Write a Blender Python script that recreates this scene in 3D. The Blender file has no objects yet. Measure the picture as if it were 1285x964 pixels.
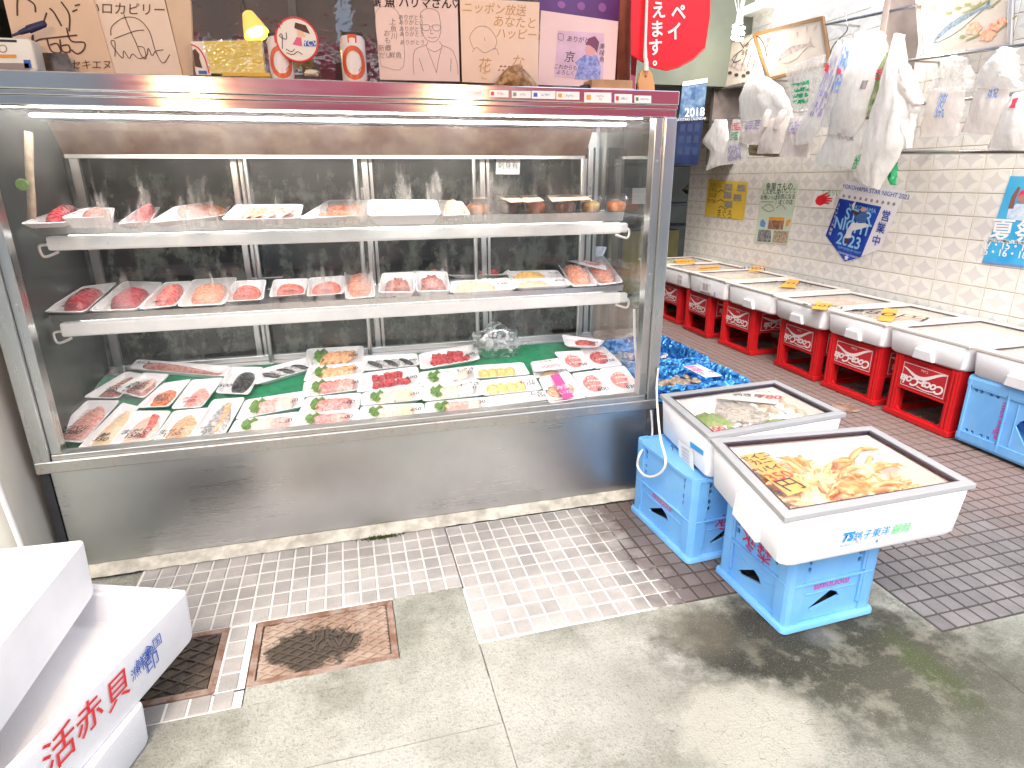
import bpy, bmesh, math, random
from mathutils import Vector, Matrix, noise
from mathutils.geometry import tessellate_polygon
random.seed(7)
S = bpy.context.scene
COL = S.collection
V = Vector
rad = math.radians

# ------------------------------------------------------------------ camera
YAW, PIT, ROL, CAMZ, FPX, PW, PH = rad(14.95), rad(18.4), rad(0.4), 1.3, 770.0, 1285.0, 964.0
_f = V((math.sin(YAW)*math.cos(PIT), math.cos(YAW)*math.cos(PIT), -math.sin(PIT)))
_r = V((math.cos(YAW), -math.sin(YAW), 0))
_d = _f.cross(_r)
_r2 = _r*math.cos(ROL) + _d*math.sin(ROL)
_d2 = -_r*math.sin(ROL) + _d*math.cos(ROL)
CAMP = V((0, 0, CAMZ))
cam = bpy.data.cameras.new('camera')
cam.sensor_fit = 'HORIZONTAL'; cam.sensor_width = 36.0
cam.lens = 36.0*FPX/PW
cam.clip_start = 0.05; cam.clip_end = 500
camo = bpy.data.objects.new('camera', cam); COL.objects.link(camo)
camo.matrix_world = Matrix(((_r2.x, -_d2.x, -_f.x, CAMP.x), (_r2.y, -_d2.y, -_f.y, CAMP.y), (_r2.z, -_d2.z, -_f.z, CAMP.z), (0, 0, 0, 1)))
S.camera = camo

# ------------------------------------------------------------------ world, sun, exposure
SUN_EL, SUN_AZ = rad(52), rad(205)       # azimuth measured clockwise from +Y
wd = bpy.data.worlds.new('World'); S.world = wd; wd.use_nodes = True
wn = wd.node_tree
sky = wn.nodes.new('ShaderNodeTexSky'); sky.sky_type = 'NISHITA'; sky.sun_disc = False
sky.sun_elevation = SUN_EL; sky.sun_rotation = SUN_AZ; sky.dust_density = 3.0; sky.air_density = 1.0; sky.ozone_density = 0.6
wn.links.new(sky.outputs[0], wn.nodes['Background'].inputs[0])
wn.nodes['Background'].inputs[1].default_value = 0.15
sl = bpy.data.lights.new('sun', 'SUN'); sl.energy = 1.2; sl.angle = rad(40); sl.color = (1, .98, .95)
so = bpy.data.objects.new('sun', sl); COL.objects.link(so)
_sd = V((math.sin(SUN_AZ)*math.cos(SUN_EL), math.cos(SUN_AZ)*math.cos(SUN_EL), math.sin(SUN_EL)))
so.rotation_euler = (-_sd).to_track_quat('-Z', 'Y').to_euler(); so.location = _sd*30
S.view_settings.view_transform = 'Standard'; S.view_settings.look = 'None'
S.view_settings.exposure = 1.6; S.view_settings.gamma = 1.0
S.cycles.transparent_max_bounces = 24; S.cycles.max_bounces = 10; S.cycles.use_denoising = True
S.cycles.caustics_reflective = False; S.cycles.caustics_refractive = False

# ------------------------------------------------------------------ from the photograph's pixels to places in the room
def ray(x, y): return _r2*((x-PW/2)/FPX) + _d2*((y-PH/2)/FPX) + _f
def onP(x, y, n, d):
    r = ray(x, y); n = V(n); return CAMP + r*((d - n.dot(CAMP))/n.dot(r))
def onX(x, y, X): return onP(x, y, (1, 0, 0), X)
def onY(x, y, Y): return onP(x, y, (0, 1, 0), Y)
def onZ(x, y, Z=0.0): return onP(x, y, (0, 0, 1), Z)

# ------------------------------------------------------------------ mesh helpers
WL = {}                                   # world place of every unrotated root
def wl(o): return WL.get(o.name, V((0, 0, 0))) if o else V((0, 0, 0))
def tag(o, label=None, cat=None, group=None, kind=None):
    if label: o['label'] = label
    if cat: o['category'] = cat
    if group: o['group'] = group
    if kind: o['kind'] = kind
    return o
def empty(name, loc=(0, 0, 0), label=None, cat=None, group=None, rz=0, kind=None):
    o = bpy.data.objects.new(name, None); COL.objects.link(o); o.empty_display_size = .05
    o.location = loc; o.rotation_euler = (0, 0, rz); WL[o.name] = V(loc)
    return tag(o, label, cat, group, kind)
class MB:
    def __init__(s): s.v = []; s.f = []; s.uv = None
    def add(s, vs, fs):
        b = len(s.v); s.v += [V(v) for v in vs]; s.f += [tuple(i+b for i in f) for f in fs]; return s
    def hexa(s, p):                       # 8 points: bottom ring 0-3 counter-clockwise, top ring 4-7
        return s.add(p, [(3, 2, 1, 0), (4, 5, 6, 7), (0, 1, 5, 4), (1, 2, 6, 5), (2, 3, 7, 6), (3, 0, 4, 7)])
    def box(s, x0, y0, z0, x1, y1, z1):
        return s.hexa([(x0, y0, z0), (x1, y0, z0), (x1, y1, z0), (x0, y1, z0), (x0, y0, z1), (x1, y0, z1), (x1, y1, z1), (x0, y1, z1)])
    def bar(s, a, b, w, h, up=(0, 0, 1)):
        a, b = V(a), V(b); d = (b-a).normalized(); u = V(up); sd = d.cross(u).normalized(); u = sd.cross(d)
        q = [sd*x*w/2 + u*y*h/2 for x, y in ((-1, -1), (1, -1), (1, 1), (-1, 1))]
        return s.hexa([a+k for k in q] + [b+k for k in q])
    def tube(s, pts, r, n=8, caps=True):
        pts = [V(p) for p in pts]; rs = r if isinstance(r, (list, tuple)) else [r]*len(pts)
        rings = []; u = None
        for i, p in enumerate(pts):
            d = (pts[min(i+1, len(pts)-1)] - pts[max(i-1, 0)]).normalized()
            if u is None: u = d.orthogonal().normalized()
            else:
                u = u - d*u.dot(d)
                u = u.normalized() if u.length > 1e-6 else d.orthogonal().normalized()
            w = d.cross(u)
            rings.append([p + (u*math.cos(2*math.pi*k/n) + w*math.sin(2*math.pi*k/n))*rs[i] for k in range(n)])
        s.loops(rings, caps, caps); return s
    def loops(s, rings, cap0=False, cap1=False):
        n = len(rings[0]); vs = [v for r in rings for v in r]; fs = []
        for i in range(len(rings)-1):
            for k in range(n):
                fs.append((i*n+k, i*n+(k+1) % n, (i+1)*n+(k+1) % n, (i+1)*n+k))
        if cap0: fs.append(tuple(range(n-1, -1, -1)))
        if cap1: fs.append(tuple((len(rings)-1)*n+k for k in range(n)))
        return s.add(vs, fs)
    def lathe(s, prof, c, n=20, axis=None):
        c = V(c); x, y, z = axis or (V((1, 0, 0)), V((0, 1, 0)), V((0, 0, 1)))
        return s.loops([[c + (x*math.cos(2*math.pi*k/n) + y*math.sin(2*math.pi*k/n))*r + z*h for k in range(n)] for r, h in prof], True, True)
    def grid(s, fn, nu, nv):
        vs = [fn(i/nu, j/nv) for j in range(nv+1) for i in range(nu+1)]
        return s.add(vs, [(j*(nu+1)+i, j*(nu+1)+i+1, (j+1)*(nu+1)+i+1, (j+1)*(nu+1)+i) for j in range(nv) for i in range(nu)])
    def plate(s, outer, holes, fr, t):    # flat plate with holes; fr = (origin, x, y), thickness t along -normal
        o, x, y = [V(q) for q in fr]; nrm = x.cross(y).normalized()
        polys = [outer] + list(holes); flat = [p for q in polys for p in q]
        tris = tessellate_polygon([[V((p[0], p[1], 0)) for p in q] for q in polys])
        top = [o + x*p[0] + y*p[1] for p in flat]; n = len(top)
        fs = []
        for a, b, c in tris:
            if (top[b]-top[a]).cross(top[c]-top[a]).dot(nrm) < 0: b, c = c, b
            fs += [(a, b, c), (c+n, b+n, a+n)]
        base = 0
        for q in polys:
            m = len(q)
            for k in range(m): fs.append((base+k, base+(k+1) % m, base+(k+1) % m+n, base+k+n))
            base += m
        return s.add(top + [p - nrm*t for p in top], fs)
    def mesh(s, name, mat, off=V((0, 0, 0)), smooth=None, bevel=0, fix=True):
        me = bpy.data.meshes.new(name)
        me.from_pydata([v-off for v in s.v], [], s.f)
        if fix or bevel:
            bm = bmesh.new(); bm.from_mesh(me)
            if fix: bmesh.ops.recalc_face_normals(bm, faces=bm.faces)
            if bevel:
                es = [e for e in bm.edges if len(e.link_faces) == 2 and e.calc_face_angle(0) > .5]
                bmesh.ops.bevel(bm, geom=es, offset=bevel, segments=2, affect='EDGES', profile=.5, clamp_overlap=True)
            bm.to_mesh(me); bm.free()
        if mat: me.materials.append(mat)
        if smooth is not None:
            me.polygons.foreach_set('use_smooth', [True]*len(me.polygons))
            me.set_sharp_from_angle(angle=rad(smooth))
        return me
    def build(s, name, mat, parent=None, local=False, smooth=None, bevel=0, fix=True, loc=None):
        off = V((0, 0, 0)) if local else (wl(parent) if parent else V(loc or (0, 0, 0)))
        o = bpy.data.objects.new(name, s.mesh(name, mat, off, smooth, bevel, fix)); COL.objects.link(o)
        if parent: o.parent = parent; WL[o.name] = wl(parent)
        else: o.location = off; WL[o.name] = V(off)
        return o
def inst(name, me, parent, M4):           # a piece that shares its mesh
    o = bpy.data.objects.new(name, me); COL.objects.link(o); o.parent = parent
    o.matrix_local = Matrix.Translation(-wl(parent)) @ M4; return o
def kids(o): return [c for c in o.children]
def copy_tree(o, parent=None):
    c = o.copy(); COL.objects.link(c)
    if parent: c.parent = parent
    for ch in list(o.children): copy_tree(ch, c)
    return c
def basis(o, x, y, z):
    return Matrix(((x[0], y[0], z[0], o[0]), (x[1], y[1], z[1], o[1]), (x[2], y[2], z[2], o[2]), (0, 0, 0, 1)))
def bil(c, u, v): return (c[0]*(1-u) + c[1]*u)*(1-v) + (c[3]*(1-u) + c[2]*u)*v
def rsq(r=.16, n=3):                      # rounded unit square, counter-clockwise, in -1..1
    out = []
    for cx, cy, a0 in ((1, -1, -90), (1, 1, 0), (-1, 1, 90), (-1, -1, 180)):
        for k in range(n+1):
            a = rad(a0 + 90*k/n); out.append((cx*(1-r*2) + 2*r*math.cos(a), cy*(1-r*2) + 2*r*math.sin(a)))
    return out
def text(s, parent, o, x, y, size, mat, name='lettering', align='CENTER', shear=0, local=False, spacing=1.0, lines=None, fat=0):
    cu = bpy.data.curves.new(name, 'FONT'); cu.body = s; cu.size = size; cu.align_x = align; cu.align_y = 'CENTER'
    cu.shear = shear; cu.space_character = spacing; cu.offset = fat; cu.resolution_u = 3
    if lines: cu.space_line = lines
    cu.materials.append(mat)
    t = bpy.data.objects.new(name, cu); COL.objects.link(t); t.parent = parent
    x = V(x).normalized(); y = V(y); y = (y - x*y.dot(x)).normalized(); z = x.cross(y)
    oo = V(o) - (V((0, 0, 0)) if local else wl(parent))
    t.matrix_local = basis(oo, x, y, z); return t
def smooth_path(p, n=6, closed=False):
    p = [V(q) for q in p]; out = []; m = len(p)
    for i in range(m if closed else m-1):
        if closed: a, b, c, d = p[i-1], p[i], p[(i+1) % m], p[(i+2) % m]
        else: a, b, c, d = p[max(i-1, 0)], p[i], p[i+1], p[min(i+2, m-1)]
        for k in range(n):
            t = k/n
            out.append(.5*((2*b) + (c-a)*t + (2*a-5*b+4*c-d)*t*t + (3*b-a-3*c+d)*t**3))
    if not closed: out.append(p[-1])
    return out
def ribbons(mb, fr, polys, w, smooth=True):   # flat pen strokes on a plane; fr = (origin, x, y)
    o, x, y = [V(q) for q in fr]; nz = x.cross(y).normalized()
    for p in polys:
        q = [o + x*a[0] + y*a[1] for a in p]
        if smooth and len(q) > 2: q = smooth_path(q, 4)
        vs = []
        for i, a in enumerate(q):
            d = (q[min(i+1, len(q)-1)] - q[max(i-1, 0)])
            sd = nz.cross(d); sd = sd.normalized() if sd.length > 1e-9 else x.normalized()
            vs += [a - sd*w/2, a + sd*w/2]
        mb.add(vs, [(2*i, 2*i+2, 2*i+3, 2*i+1) for i in range(len(q)-1)])
    return mb
def panel(parent, name, c, t, mat, bevel=0, lift=0.0):   # thin board from four corners FL FR BR BL (seen from its front)
    n = (c[1]-c[0]).cross(c[3]-c[0]).normalized()
    mb = MB(); mb.hexa([p + n*(lift-t) for p in c] + [p + n*lift for p in c])
    return mb.build(name, mat, parent, bevel=bevel)
def poly(parent, name, pts, n, t, mat, lift=0.0):
    n = V(n).normalized(); m = len(pts); pts = [V(p) for p in pts]
    mb = MB(); mb.add([p + n*lift for p in pts] + [p + n*(lift-t) for p in pts],
        [tuple(range(m)), tuple(range(2*m-1, m-1, -1))] + [(k, k+m, (k+1) % m+m, (k+1) % m) for k in range(m)])
    return mb.build(name, mat, parent)

# ------------------------------------------------------------------ materials
class NT:
    def __init__(s, name):
        s.m = bpy.data.materials.new(name); s.m.use_nodes = True; s.t = s.m.node_tree; s.t.nodes.clear()
        s.out = s.t.nodes.new('ShaderNodeOutputMaterial')
    def n(s, typ, props=None, **ins):
        nd = s.t.nodes.new('ShaderNode'+typ)
        for k, v in (props or {}).items(): setattr(nd, k, v)
        for k, v in ins.items(): s.set(nd, k.replace('_', ' '), v)
        return nd
    def set(s, nd, k, v):
        i = nd.inputs[int(k[1:])] if k[0] == '#' else nd.inputs[k]
        if hasattr(v, 'is_output'): s.t.links.new(v, i)
        else:
            if i.type == 'RGBA' and len(v) == 3: v = (*v, 1)
            i.default_value = v
    def math(s, op, a, b=None, c=None, clamp=False):
        nd = s.t.nodes.new('ShaderNodeMath'); nd.operation = op; nd.use_clamp = clamp
        for i, v in enumerate((a, b, c)):
            if v is not None: s.set(nd, '#%d' % i, v)
        return nd.outputs[0]
    def mix(s, f, a, b):
        nd = s.t.nodes.new('ShaderNodeMix'); nd.data_type = 'RGBA'
        s.set(nd, '#0', f); s.set(nd, '#6', a); s.set(nd, '#7', b); return nd.outputs[2]
    def ramp(s, v, lo, hi, a=0.0, b=1.0):
        nd = s.t.nodes.new('ShaderNodeMapRange'); nd.interpolation_type = 'SMOOTHSTEP'
        for k, x in zip(range(5), (v, lo, hi, a, b)): s.set(nd, '#%d' % k, x)
        return nd.outputs[0]
    def pos(s): return s.t.nodes.new('ShaderNodeNewGeometry').outputs['Position']
    def noise(s, vec, scale, detail=4, rough=.55, sc3=None):
        if sc3:
            mp = s.t.nodes.new('ShaderNodeMapping'); s.t.links.new(vec, mp.inputs[0]); mp.inputs['Scale'].default_value = sc3; vec = mp.outputs[0]
        nd = s.n('TexNoise', Vector=vec, Scale=scale, Detail=detail, Roughness=rough); return nd.outputs['Fac']
    def bsdf(s, **k): return s.n('BsdfPrincipled', **k)
    def bump(s, h, strength=.3, dist=.01): return s.n('Bump', Strength=strength, Distance=dist, Height=h).outputs[0]
    def end(s, sh): s.t.links.new(sh, s.out.inputs[0]); return s.m
def M(name, col, rough=.5, metal=0, var=.14, scale=9, col2=None, bump=0, bs=60, spec=.5, emit=None, es=0, sss=0, rvar=.1, rnd=0, tr=0):
    t = NT(name); p = t.pos(); f = t.noise(p, scale)
    f = t.ramp(f, .3, .7)
    c2 = col2 or tuple(max(0, c*(1-var)) for c in col)
    c = t.mix(f, col, c2)
    if rnd:
        oi = t.n('ObjectInfo'); k = t.math('MULTIPLY_ADD', oi.outputs['Random'], rnd, 1-rnd/2)
        hs = t.n('HueSaturation', Value=k, Color=c); c = hs.outputs[0]
    b = t.bsdf(Base_Color=c, Metallic=metal, Roughness=t.math('MULTIPLY_ADD', f, rvar, rough-rvar/2))
    b.inputs['Specular IOR Level'].default_value = spec
    if bump: t.set(b, 'Normal', t.bump(t.noise(p, bs, 3), bump, .004))
    if emit: t.set(b, 'Emission Color', emit); t.set(b, 'Emission Strength', es)
    if sss: b.inputs['Subsurface Weight'].default_value = sss; b.inputs['Subsurface Radius'].default_value = (.01, .006, .004)
    sh = b.outputs[0]
    if tr:
        tl = t.n('BsdfTranslucent', Color=c); mx = t.n('MixShader', Fac=tr); t.t.links.new(sh, mx.inputs[1]); t.t.links.new(tl.outputs[0], mx.inputs[2]); sh = mx.outputs[0]
    return t.end(sh)
def clear(name, tint=(1, 1, 1), gloss=1.0, rough=.03, frost=None, frostcol=(.8, .82, .82), bump=0, base=0.0, ior=1.45):
    """thin clear sheet: see-through with a mirror-like skin; frost = function(t) giving a 0-1 mask of dried or misted film"""
    t = NT(name); tr = t.n('BsdfTransparent', Color=tint); g = t.n('BsdfGlossy', Roughness=rough, Color=(1, 1, 1))
    if bump: t.set(g, 'Normal', t.bump(t.noise(t.pos(), bump, 3), .6, .01))
    geo = t.n('NewGeometry'); dt = t.n('VectorMath', {'operation': 'DOT_PRODUCT'}, **{'#0': geo.outputs['Normal'], '#1': geo.outputs['Incoming']})
    d0 = t.math('SUBTRACT', 1.0, t.math('ABSOLUTE', dt.outputs['Value'])); fr = t.math('MULTIPLY_ADD', t.math('POWER', d0, 5.0), .965, .035)   # same skin seen from either side
    f = t.math('MULTIPLY_ADD', fr, gloss, base, clamp=True)
    mx = t.n('MixShader', Fac=f); t.t.links.new(tr.outputs[0], mx.inputs[1]); t.t.links.new(g.outputs[0], mx.inputs[2]); sh = mx.outputs[0]
    if frost:
        k = frost(t); d = t.n('BsdfDiffuse', Color=frostcol); tl = t.n('BsdfTranslucent', Color=frostcol)
        m0 = t.n('MixShader', Fac=.5); t.t.links.new(d.outputs[0], m0.inputs[1]); t.t.links.new(tl.outputs[0], m0.inputs[2])
        m2 = t.n('MixShader', Fac=k); t.t.links.new(sh, m2.inputs[1]); t.t.links.new(m0.outputs[0], m2.inputs[2]); sh = m2.outputs[0]
    return t.end(sh)
def steel(name, col=(.58, .58, .57), rough=.25, stretch=(3, 3, 120), rust=0, aniso=True):
    t = NT(name); p = t.pos(); b0 = t.noise(p, 3, 3, .5, stretch); sm = t.noise(p, 2.2, 4)
    c = t.mix(t.ramp(sm, .3, .75), col, tuple(x*.8 for x in col))
    r = t.math('MULTIPLY_ADD', b0, .08, rough-.04); r = t.math('MULTIPLY_ADD', t.ramp(sm, .4, .7), .08, r)
    met = 1.0
    if rust:
        k = t.math('MULTIPLY', t.ramp(t.noise(p, 38, 5), .62-rust*.2, .78), rust, clamp=True)
        c = t.mix(k, c, (.32, .16, .05)); met = t.math('SUBTRACT', 1.0, k)
    b = t.bsdf(Base_Color=c, Metallic=met, Roughness=r)
    t.set(b, 'Normal', t.bump(b0, .015, .001))
    return t.end(b.outputs[0])
m_steel = steel('stainless_steel', (.62, .63, .62), .28, (30, 30, 1))
m_panel = steel('brushed_panel', (.68, .69, .69), .28, (1, 1, 60))
m_steel_rust = steel('stained_steel', (.64, .63, .60), .32, (1, 30, 30), rust=.5)
m_trim = steel('polished_trim', (.80, .79, .79), .09, (1, 30, 30))
m_foam = M('white_foam', (.86, .86, .87), .6, var=.04, scale=14, bump=.25, bs=260)
m_foam_dirty = M('worn_foam', (.80, .80, .80), .6, var=.10, scale=10, bump=.25, bs=260)
m_tray = M('white_tray', (.85, .84, .84), .38, var=.03, scale=30)
m_film = clear('cling_film', rough=.05, bump=26, base=.0, gloss=.7)
m_ink = M('black_ink', (.015, .015, .02), .5, var=0)
m_inkbrown = M('brown_ink', (.09, .035, .03), .6, var=.2)
m_inkred = M('red_ink', (.75, .03, .04), .5, var=.05)
m_inkblue = M('blue_ink', (.03, .12, .50), .5, var=.05)
m_inkgrey = M('pencil_grey', (.32, .26, .26), .6, var=.1)
m_paper = M('white_paper', (.82, .81, .80), .7, var=.04)
m_card = M('autograph_card', (.80, .74, .70), .6, var=.04)
m_orange_tag = M('orange_tag', (.80, .34, .05), .6, var=.12)
m_black = M('black_rubber', (.02, .02, .022), .5, var=.2)
m_dark = M('dark_paint', (.035, .035, .04), .45, var=.3)
m_white = M('white_plastic', (.80, .79, .76), .35, var=.05)
m_wood = M('brown_wood', (.28, .13, .06), .5, var=.35, scale=18)
m_tanwood = M('tan_wood', (.55, .30, .14), .5, var=.25, scale=18)
m_leafg = M('shiso_green', (.16, .33, .06), .5, var=.4, scale=60, tr=.2)
m_green_mat = M('green_mat', (.0, .24, .10), .5, var=.25, scale=30, bump=.6, bs=220)
m_daikon = M('shredded_radish', (.80, .80, .74), .35, var=.12, scale=120, bump=.8, bs=200)
FM = {}
for k, c, c2 in (('pink', (.78, .30, .27), (.82, .50, .42)), ('salmon', (.85, .34, .14), (.88, .52, .32)), ('white', (.82, .66, .54), (.80, .52, .42)),
                 ('tuna', (.45, .03, .05), (.62, .10, .10)), ('hamachi', (.66, .18, .18), (.75, .38, .33)), ('red', (.70, .12, .10), (.78, .26, .20)),
                 ('darkred', (.36, .03, .05), (.50, .08, .09)), ('urchin', (.85, .48, .12), (.86, .60, .26)), ('squid', (.78, .76, .70), (.70, .68, .60)),
                 ('roe', (.80, .25, .16), (.85, .42, .30)), ('octopus', (.72, .14, .13), (.80, .30, .26)), ('darkoct', (.40, .05, .06), (.55, .14, .13)),
                 ('mince', (.36, .13, .11), (.52, .26, .22)), ('cream', (.84, .68, .46), (.80, .56, .34)), ('silver', (.30, .28, .27), (.60, .58, .56)),
                 ('blackfish', (.02, .022, .025), (.06, .06, .06)), ('brown', (.42, .24, .13), (.60, .40, .24)), ('coral', (.86, .30, .18), (.85, .42, .30)),
                 ('seaweed', (.36, .46, .16), (.22, .34, .09)), ('shell', (.62, .52, .40), (.38, .30, .22)), ('orangecup', (.80, .22, .05), (.86, .36, .12)),
                 ('yellowcup', (.82, .45, .10), (.85, .55, .2)), ('darkcup', (.08, .02, .02), (.2, .06, .05)), ('palefish', (.70, .62, .55), (.80, .74, .68)),
                 ('kimchi', (.62, .10, .03), (.80, .30, .1))):
    FM[k] = M('food_'+k, c, .28, var=0, col2=c2, scale=75, bump=.35, bs=110, rvar=.15)
m_sucker = M('pale_sucker', (.85, .72, .66), .35, var=.05)
# ------------------------------------------------------------------ the setting: ground, floor tiles, drain covers
def blobmask(t, P2, c, rx, ry, wob, edge=.25):
    sx = t.n('SeparateXYZ', Vector=P2)
    dx = t.math('DIVIDE', t.math('SUBTRACT', sx.outputs[0], c[0]), rx); dy = t.math('DIVIDE', t.math('SUBTRACT', sx.outputs[1], c[1]), ry)
    d = t.math('SQRT', t.math('ADD', t.math('MULTIPLY', dx, dx), t.math('MULTIPLY', dy, dy)))
    d = t.math('MULTIPLY_ADD', t.math('SUBTRACT', wob, .5), 1.5, d)
    return t.ramp(d, 1+edge, 1-edge)
def concrete_mat():
    t = NT('concrete'); p = t.pos()
    w1 = t.noise(p, 5, 6, .62); w2 = t.noise(p, 11, 6, .66); fine = t.noise(p, 160, 3, .7); speck = t.noise(p, 420, 2, .5)
    c = t.mix(t.ramp(w1, .35, .68), (.37, .375, .325), (.22, .225, .185))
    c = t.mix(t.math('MULTIPLY', t.ramp(fine, .50, .72), .6), c, (.13, .125, .10))
    c = t.mix(t.math('MULTIPLY', t.ramp(speck, .60, .72), .45), c, (.46, .44, .40))
    c = t.mix(t.math('MULTIPLY', t.ramp(t.noise(p, 26, 6, .72), .52, .68), .42), c, (.15, .145, .115))
    c = t.mix(t.math('MULTIPLY', t.ramp(t.noise(p, 70, 5, .7), .60, .70), .5), c, (.09, .085, .065))
    b = t.math('MULTIPLY', blobmask(t, p, onZ(640, 880), .62, .20, w1, .5), .45)
    c = t.mix(b, c, (.42, .41, .37))                                   # pale dried wash left of the crates
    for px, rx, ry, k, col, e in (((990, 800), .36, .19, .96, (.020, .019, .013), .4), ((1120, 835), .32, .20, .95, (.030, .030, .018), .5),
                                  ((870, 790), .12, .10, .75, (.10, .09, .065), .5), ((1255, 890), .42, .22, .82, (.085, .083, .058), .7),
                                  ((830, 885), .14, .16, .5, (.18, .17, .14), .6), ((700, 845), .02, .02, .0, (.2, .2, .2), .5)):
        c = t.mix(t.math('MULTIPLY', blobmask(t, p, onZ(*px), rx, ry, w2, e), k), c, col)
    c = t.mix(t.math('MULTIPLY', blobmask(t, p, onZ(1165, 840), .05, .13, w2, .5), .6), c, (.055, .075, .022))
    c = t.mix(t.math('MULTIPLY', t.math('MULTIPLY', t.ramp(w2, .48, .62), blobmask(t, p, onZ(1075, 850), .45, .2, w1, .5)), .5), c, (.22, .21, .16))
    c = t.mix(t.math('MULTIPLY', blobmask(t, p, onZ(1035, 800), .05, .04, w2, .4), .15), c, (.36, .37, .37))
    c = t.mix(t.math('MULTIPLY', t.ramp(t.noise(p, 95, 4, .75), .50, .66), .38), c, (.07, .068, .05))
    c = t.mix(t.math('MULTIPLY', t.ramp(t.noise(p, 240, 2, .6), .60, .70), .30), c, (.44, .43, .39))
    c = t.mix(t.math('MULTIPLY', blobmask(t, p, onZ(940, 912), .18, .135, w2, .22), .8), c, (.36, .35, .295))   # trowelled repair patch
    vo = t.n('TexVoronoi', {'feature': 'DISTANCE_TO_EDGE'}, Vector=t.n('VectorMath', {'operation': 'ADD'}, **{'#0': p, '#1': t.n('TexNoise', Vector=p, Scale=9).outputs['Color']}).outputs[0], Scale=9)
    ck = t.math('MULTIPLY', t.ramp(vo.outputs[0], .014, .0), blobmask(t, p, onZ(935, 908), .20, .15, w1, .3))
    c = t.mix(t.math('MULTIPLY', ck, .9), c, (.10, .095, .07))
    wet = blobmask(t, p, onZ(1010, 800), .36, .2, w2, .4)
    b = t.bsdf(Base_Color=c, Specular_IOR_Level=.25, Roughness=t.math('MULTIPLY_ADD', wet, -.12, .86))
    h = t.math('ADD', t.math('MULTIPLY', w2, .6), t.math('MULTIPLY', fine, .55))
    t.set(b, 'Normal', t.bump(h, .7, .012)); return t.end(b.outputs[0])
m_conc = concrete_mat()
def slab(parent, x0, y0, x1, y1, z=0.0, tn=.012, name='concrete_slab', jag=.003):
    n = 14; pts = []
    for (ax, ay), (bx, by) in (((x0, y0), (x1, y0)), ((x1, y0), (x1, y1)), ((x1, y1), (x0, y1)), ((x0, y1), (x0, y0))):
        for k in range(n):
            u = k/n; j = (noise.noise(V((ax*9+u*11, ay*9+u*7, 2)))*jag) if k else 0
            pts.append(V((ax+(bx-ax)*u + j*(by != ay), ay+(by-ay)*u + j*(bx != ax), z)))
    return poly(parent, name, pts, (0, 0, 1), tn, m_conc)
ground = MB().add([(-40, -40, -.016), (40, -40, -.016), (40, 40, -.016), (-40, 40, -.016)], [(0, 1, 2, 3)]).build('ground', m_conc)
tag(ground, 'weathered grey concrete ground in front of the shop', kind='structure')
for a in ((-1.6, 1.168, .281, 1.395), (-1.6, .1, .282, 1.1655), (.2838, .1, 1.634, 1.455), (1.636, .1, 4.4, 1.128), (-.362, 1.3955, .281, 1.461),
          (.052, 1.4615, .281, 1.733)):
    slab(ground, *a)

def floor_grout():
    t = NT('floor_grout'); p = t.pos(); w = t.noise(p, 7, 5, .6); x = t.n('SeparateXYZ', Vector=p)
    k = t.ramp(t.math('MULTIPLY_ADD', t.math('SUBTRACT', w, .5), .5, x.outputs[0]), .84, .96)
    c = t.mix(k, (.70, .70, .66), (.05, .042, .036))
    return t.end(t.bsdf(Base_Color=c, Roughness=.8).outputs[0])
def floor_tile(name, base, alt, wetrange=None):
    t = NT(name); p = t.pos(); w = t.noise(p, 6, 5, .6); fn = t.noise(p, 130, 4, .7); oi = t.n('ObjectInfo')
    c = t.mix(t.ramp(w, .35, .65), base, alt)
    c = t.mix(t.math('MULTIPLY', t.ramp(fn, .5, .72), .5), c, tuple(x*.55 for x in base))
    rg = .6
    x = t.n('SeparateXYZ', Vector=p)
    if wetrange:
        k = t.ramp(t.math('MULTIPLY_ADD', t.math('SUBTRACT', t.noise(p, 9, 4), .5), .45, x.outputs[0]), *wetrange)
        c = t.mix(t.math('MULTIPLY', k, .8), c, (.085, .052, .04)); rg = t.math('MULTIPLY_ADD', k, -.4, .6)
    else:
        k = t.ramp(t.math('MULTIPLY_ADD', t.math('SUBTRACT', w, .5), .8, x.outputs[1]), 1.40, 1.85)
        c = t.mix(t.math('MULTIPLY', k, .85), c, (.21, .145, .125))
    c = t.n('HueSaturation', Value=t.math('MULTIPLY_ADD', oi.outputs['Random'], .26, .87), Color=c).outputs[0]
    b = t.bsdf(Base_Color=c, Roughness=rg); t.set(b, 'Normal', t.bump(fn, .25, .003)); return t.end(b.outputs[0])
m_grout = floor_grout()
m_tileL = floor_tile('beige_floor_tile', (.40, .375, .35), (.31, .295, .275), (.74, 1.0))
m_tileR = floor_tile('taupe_floor_tile', (.175, .163, .158), (.135, .127, .122))
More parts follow.
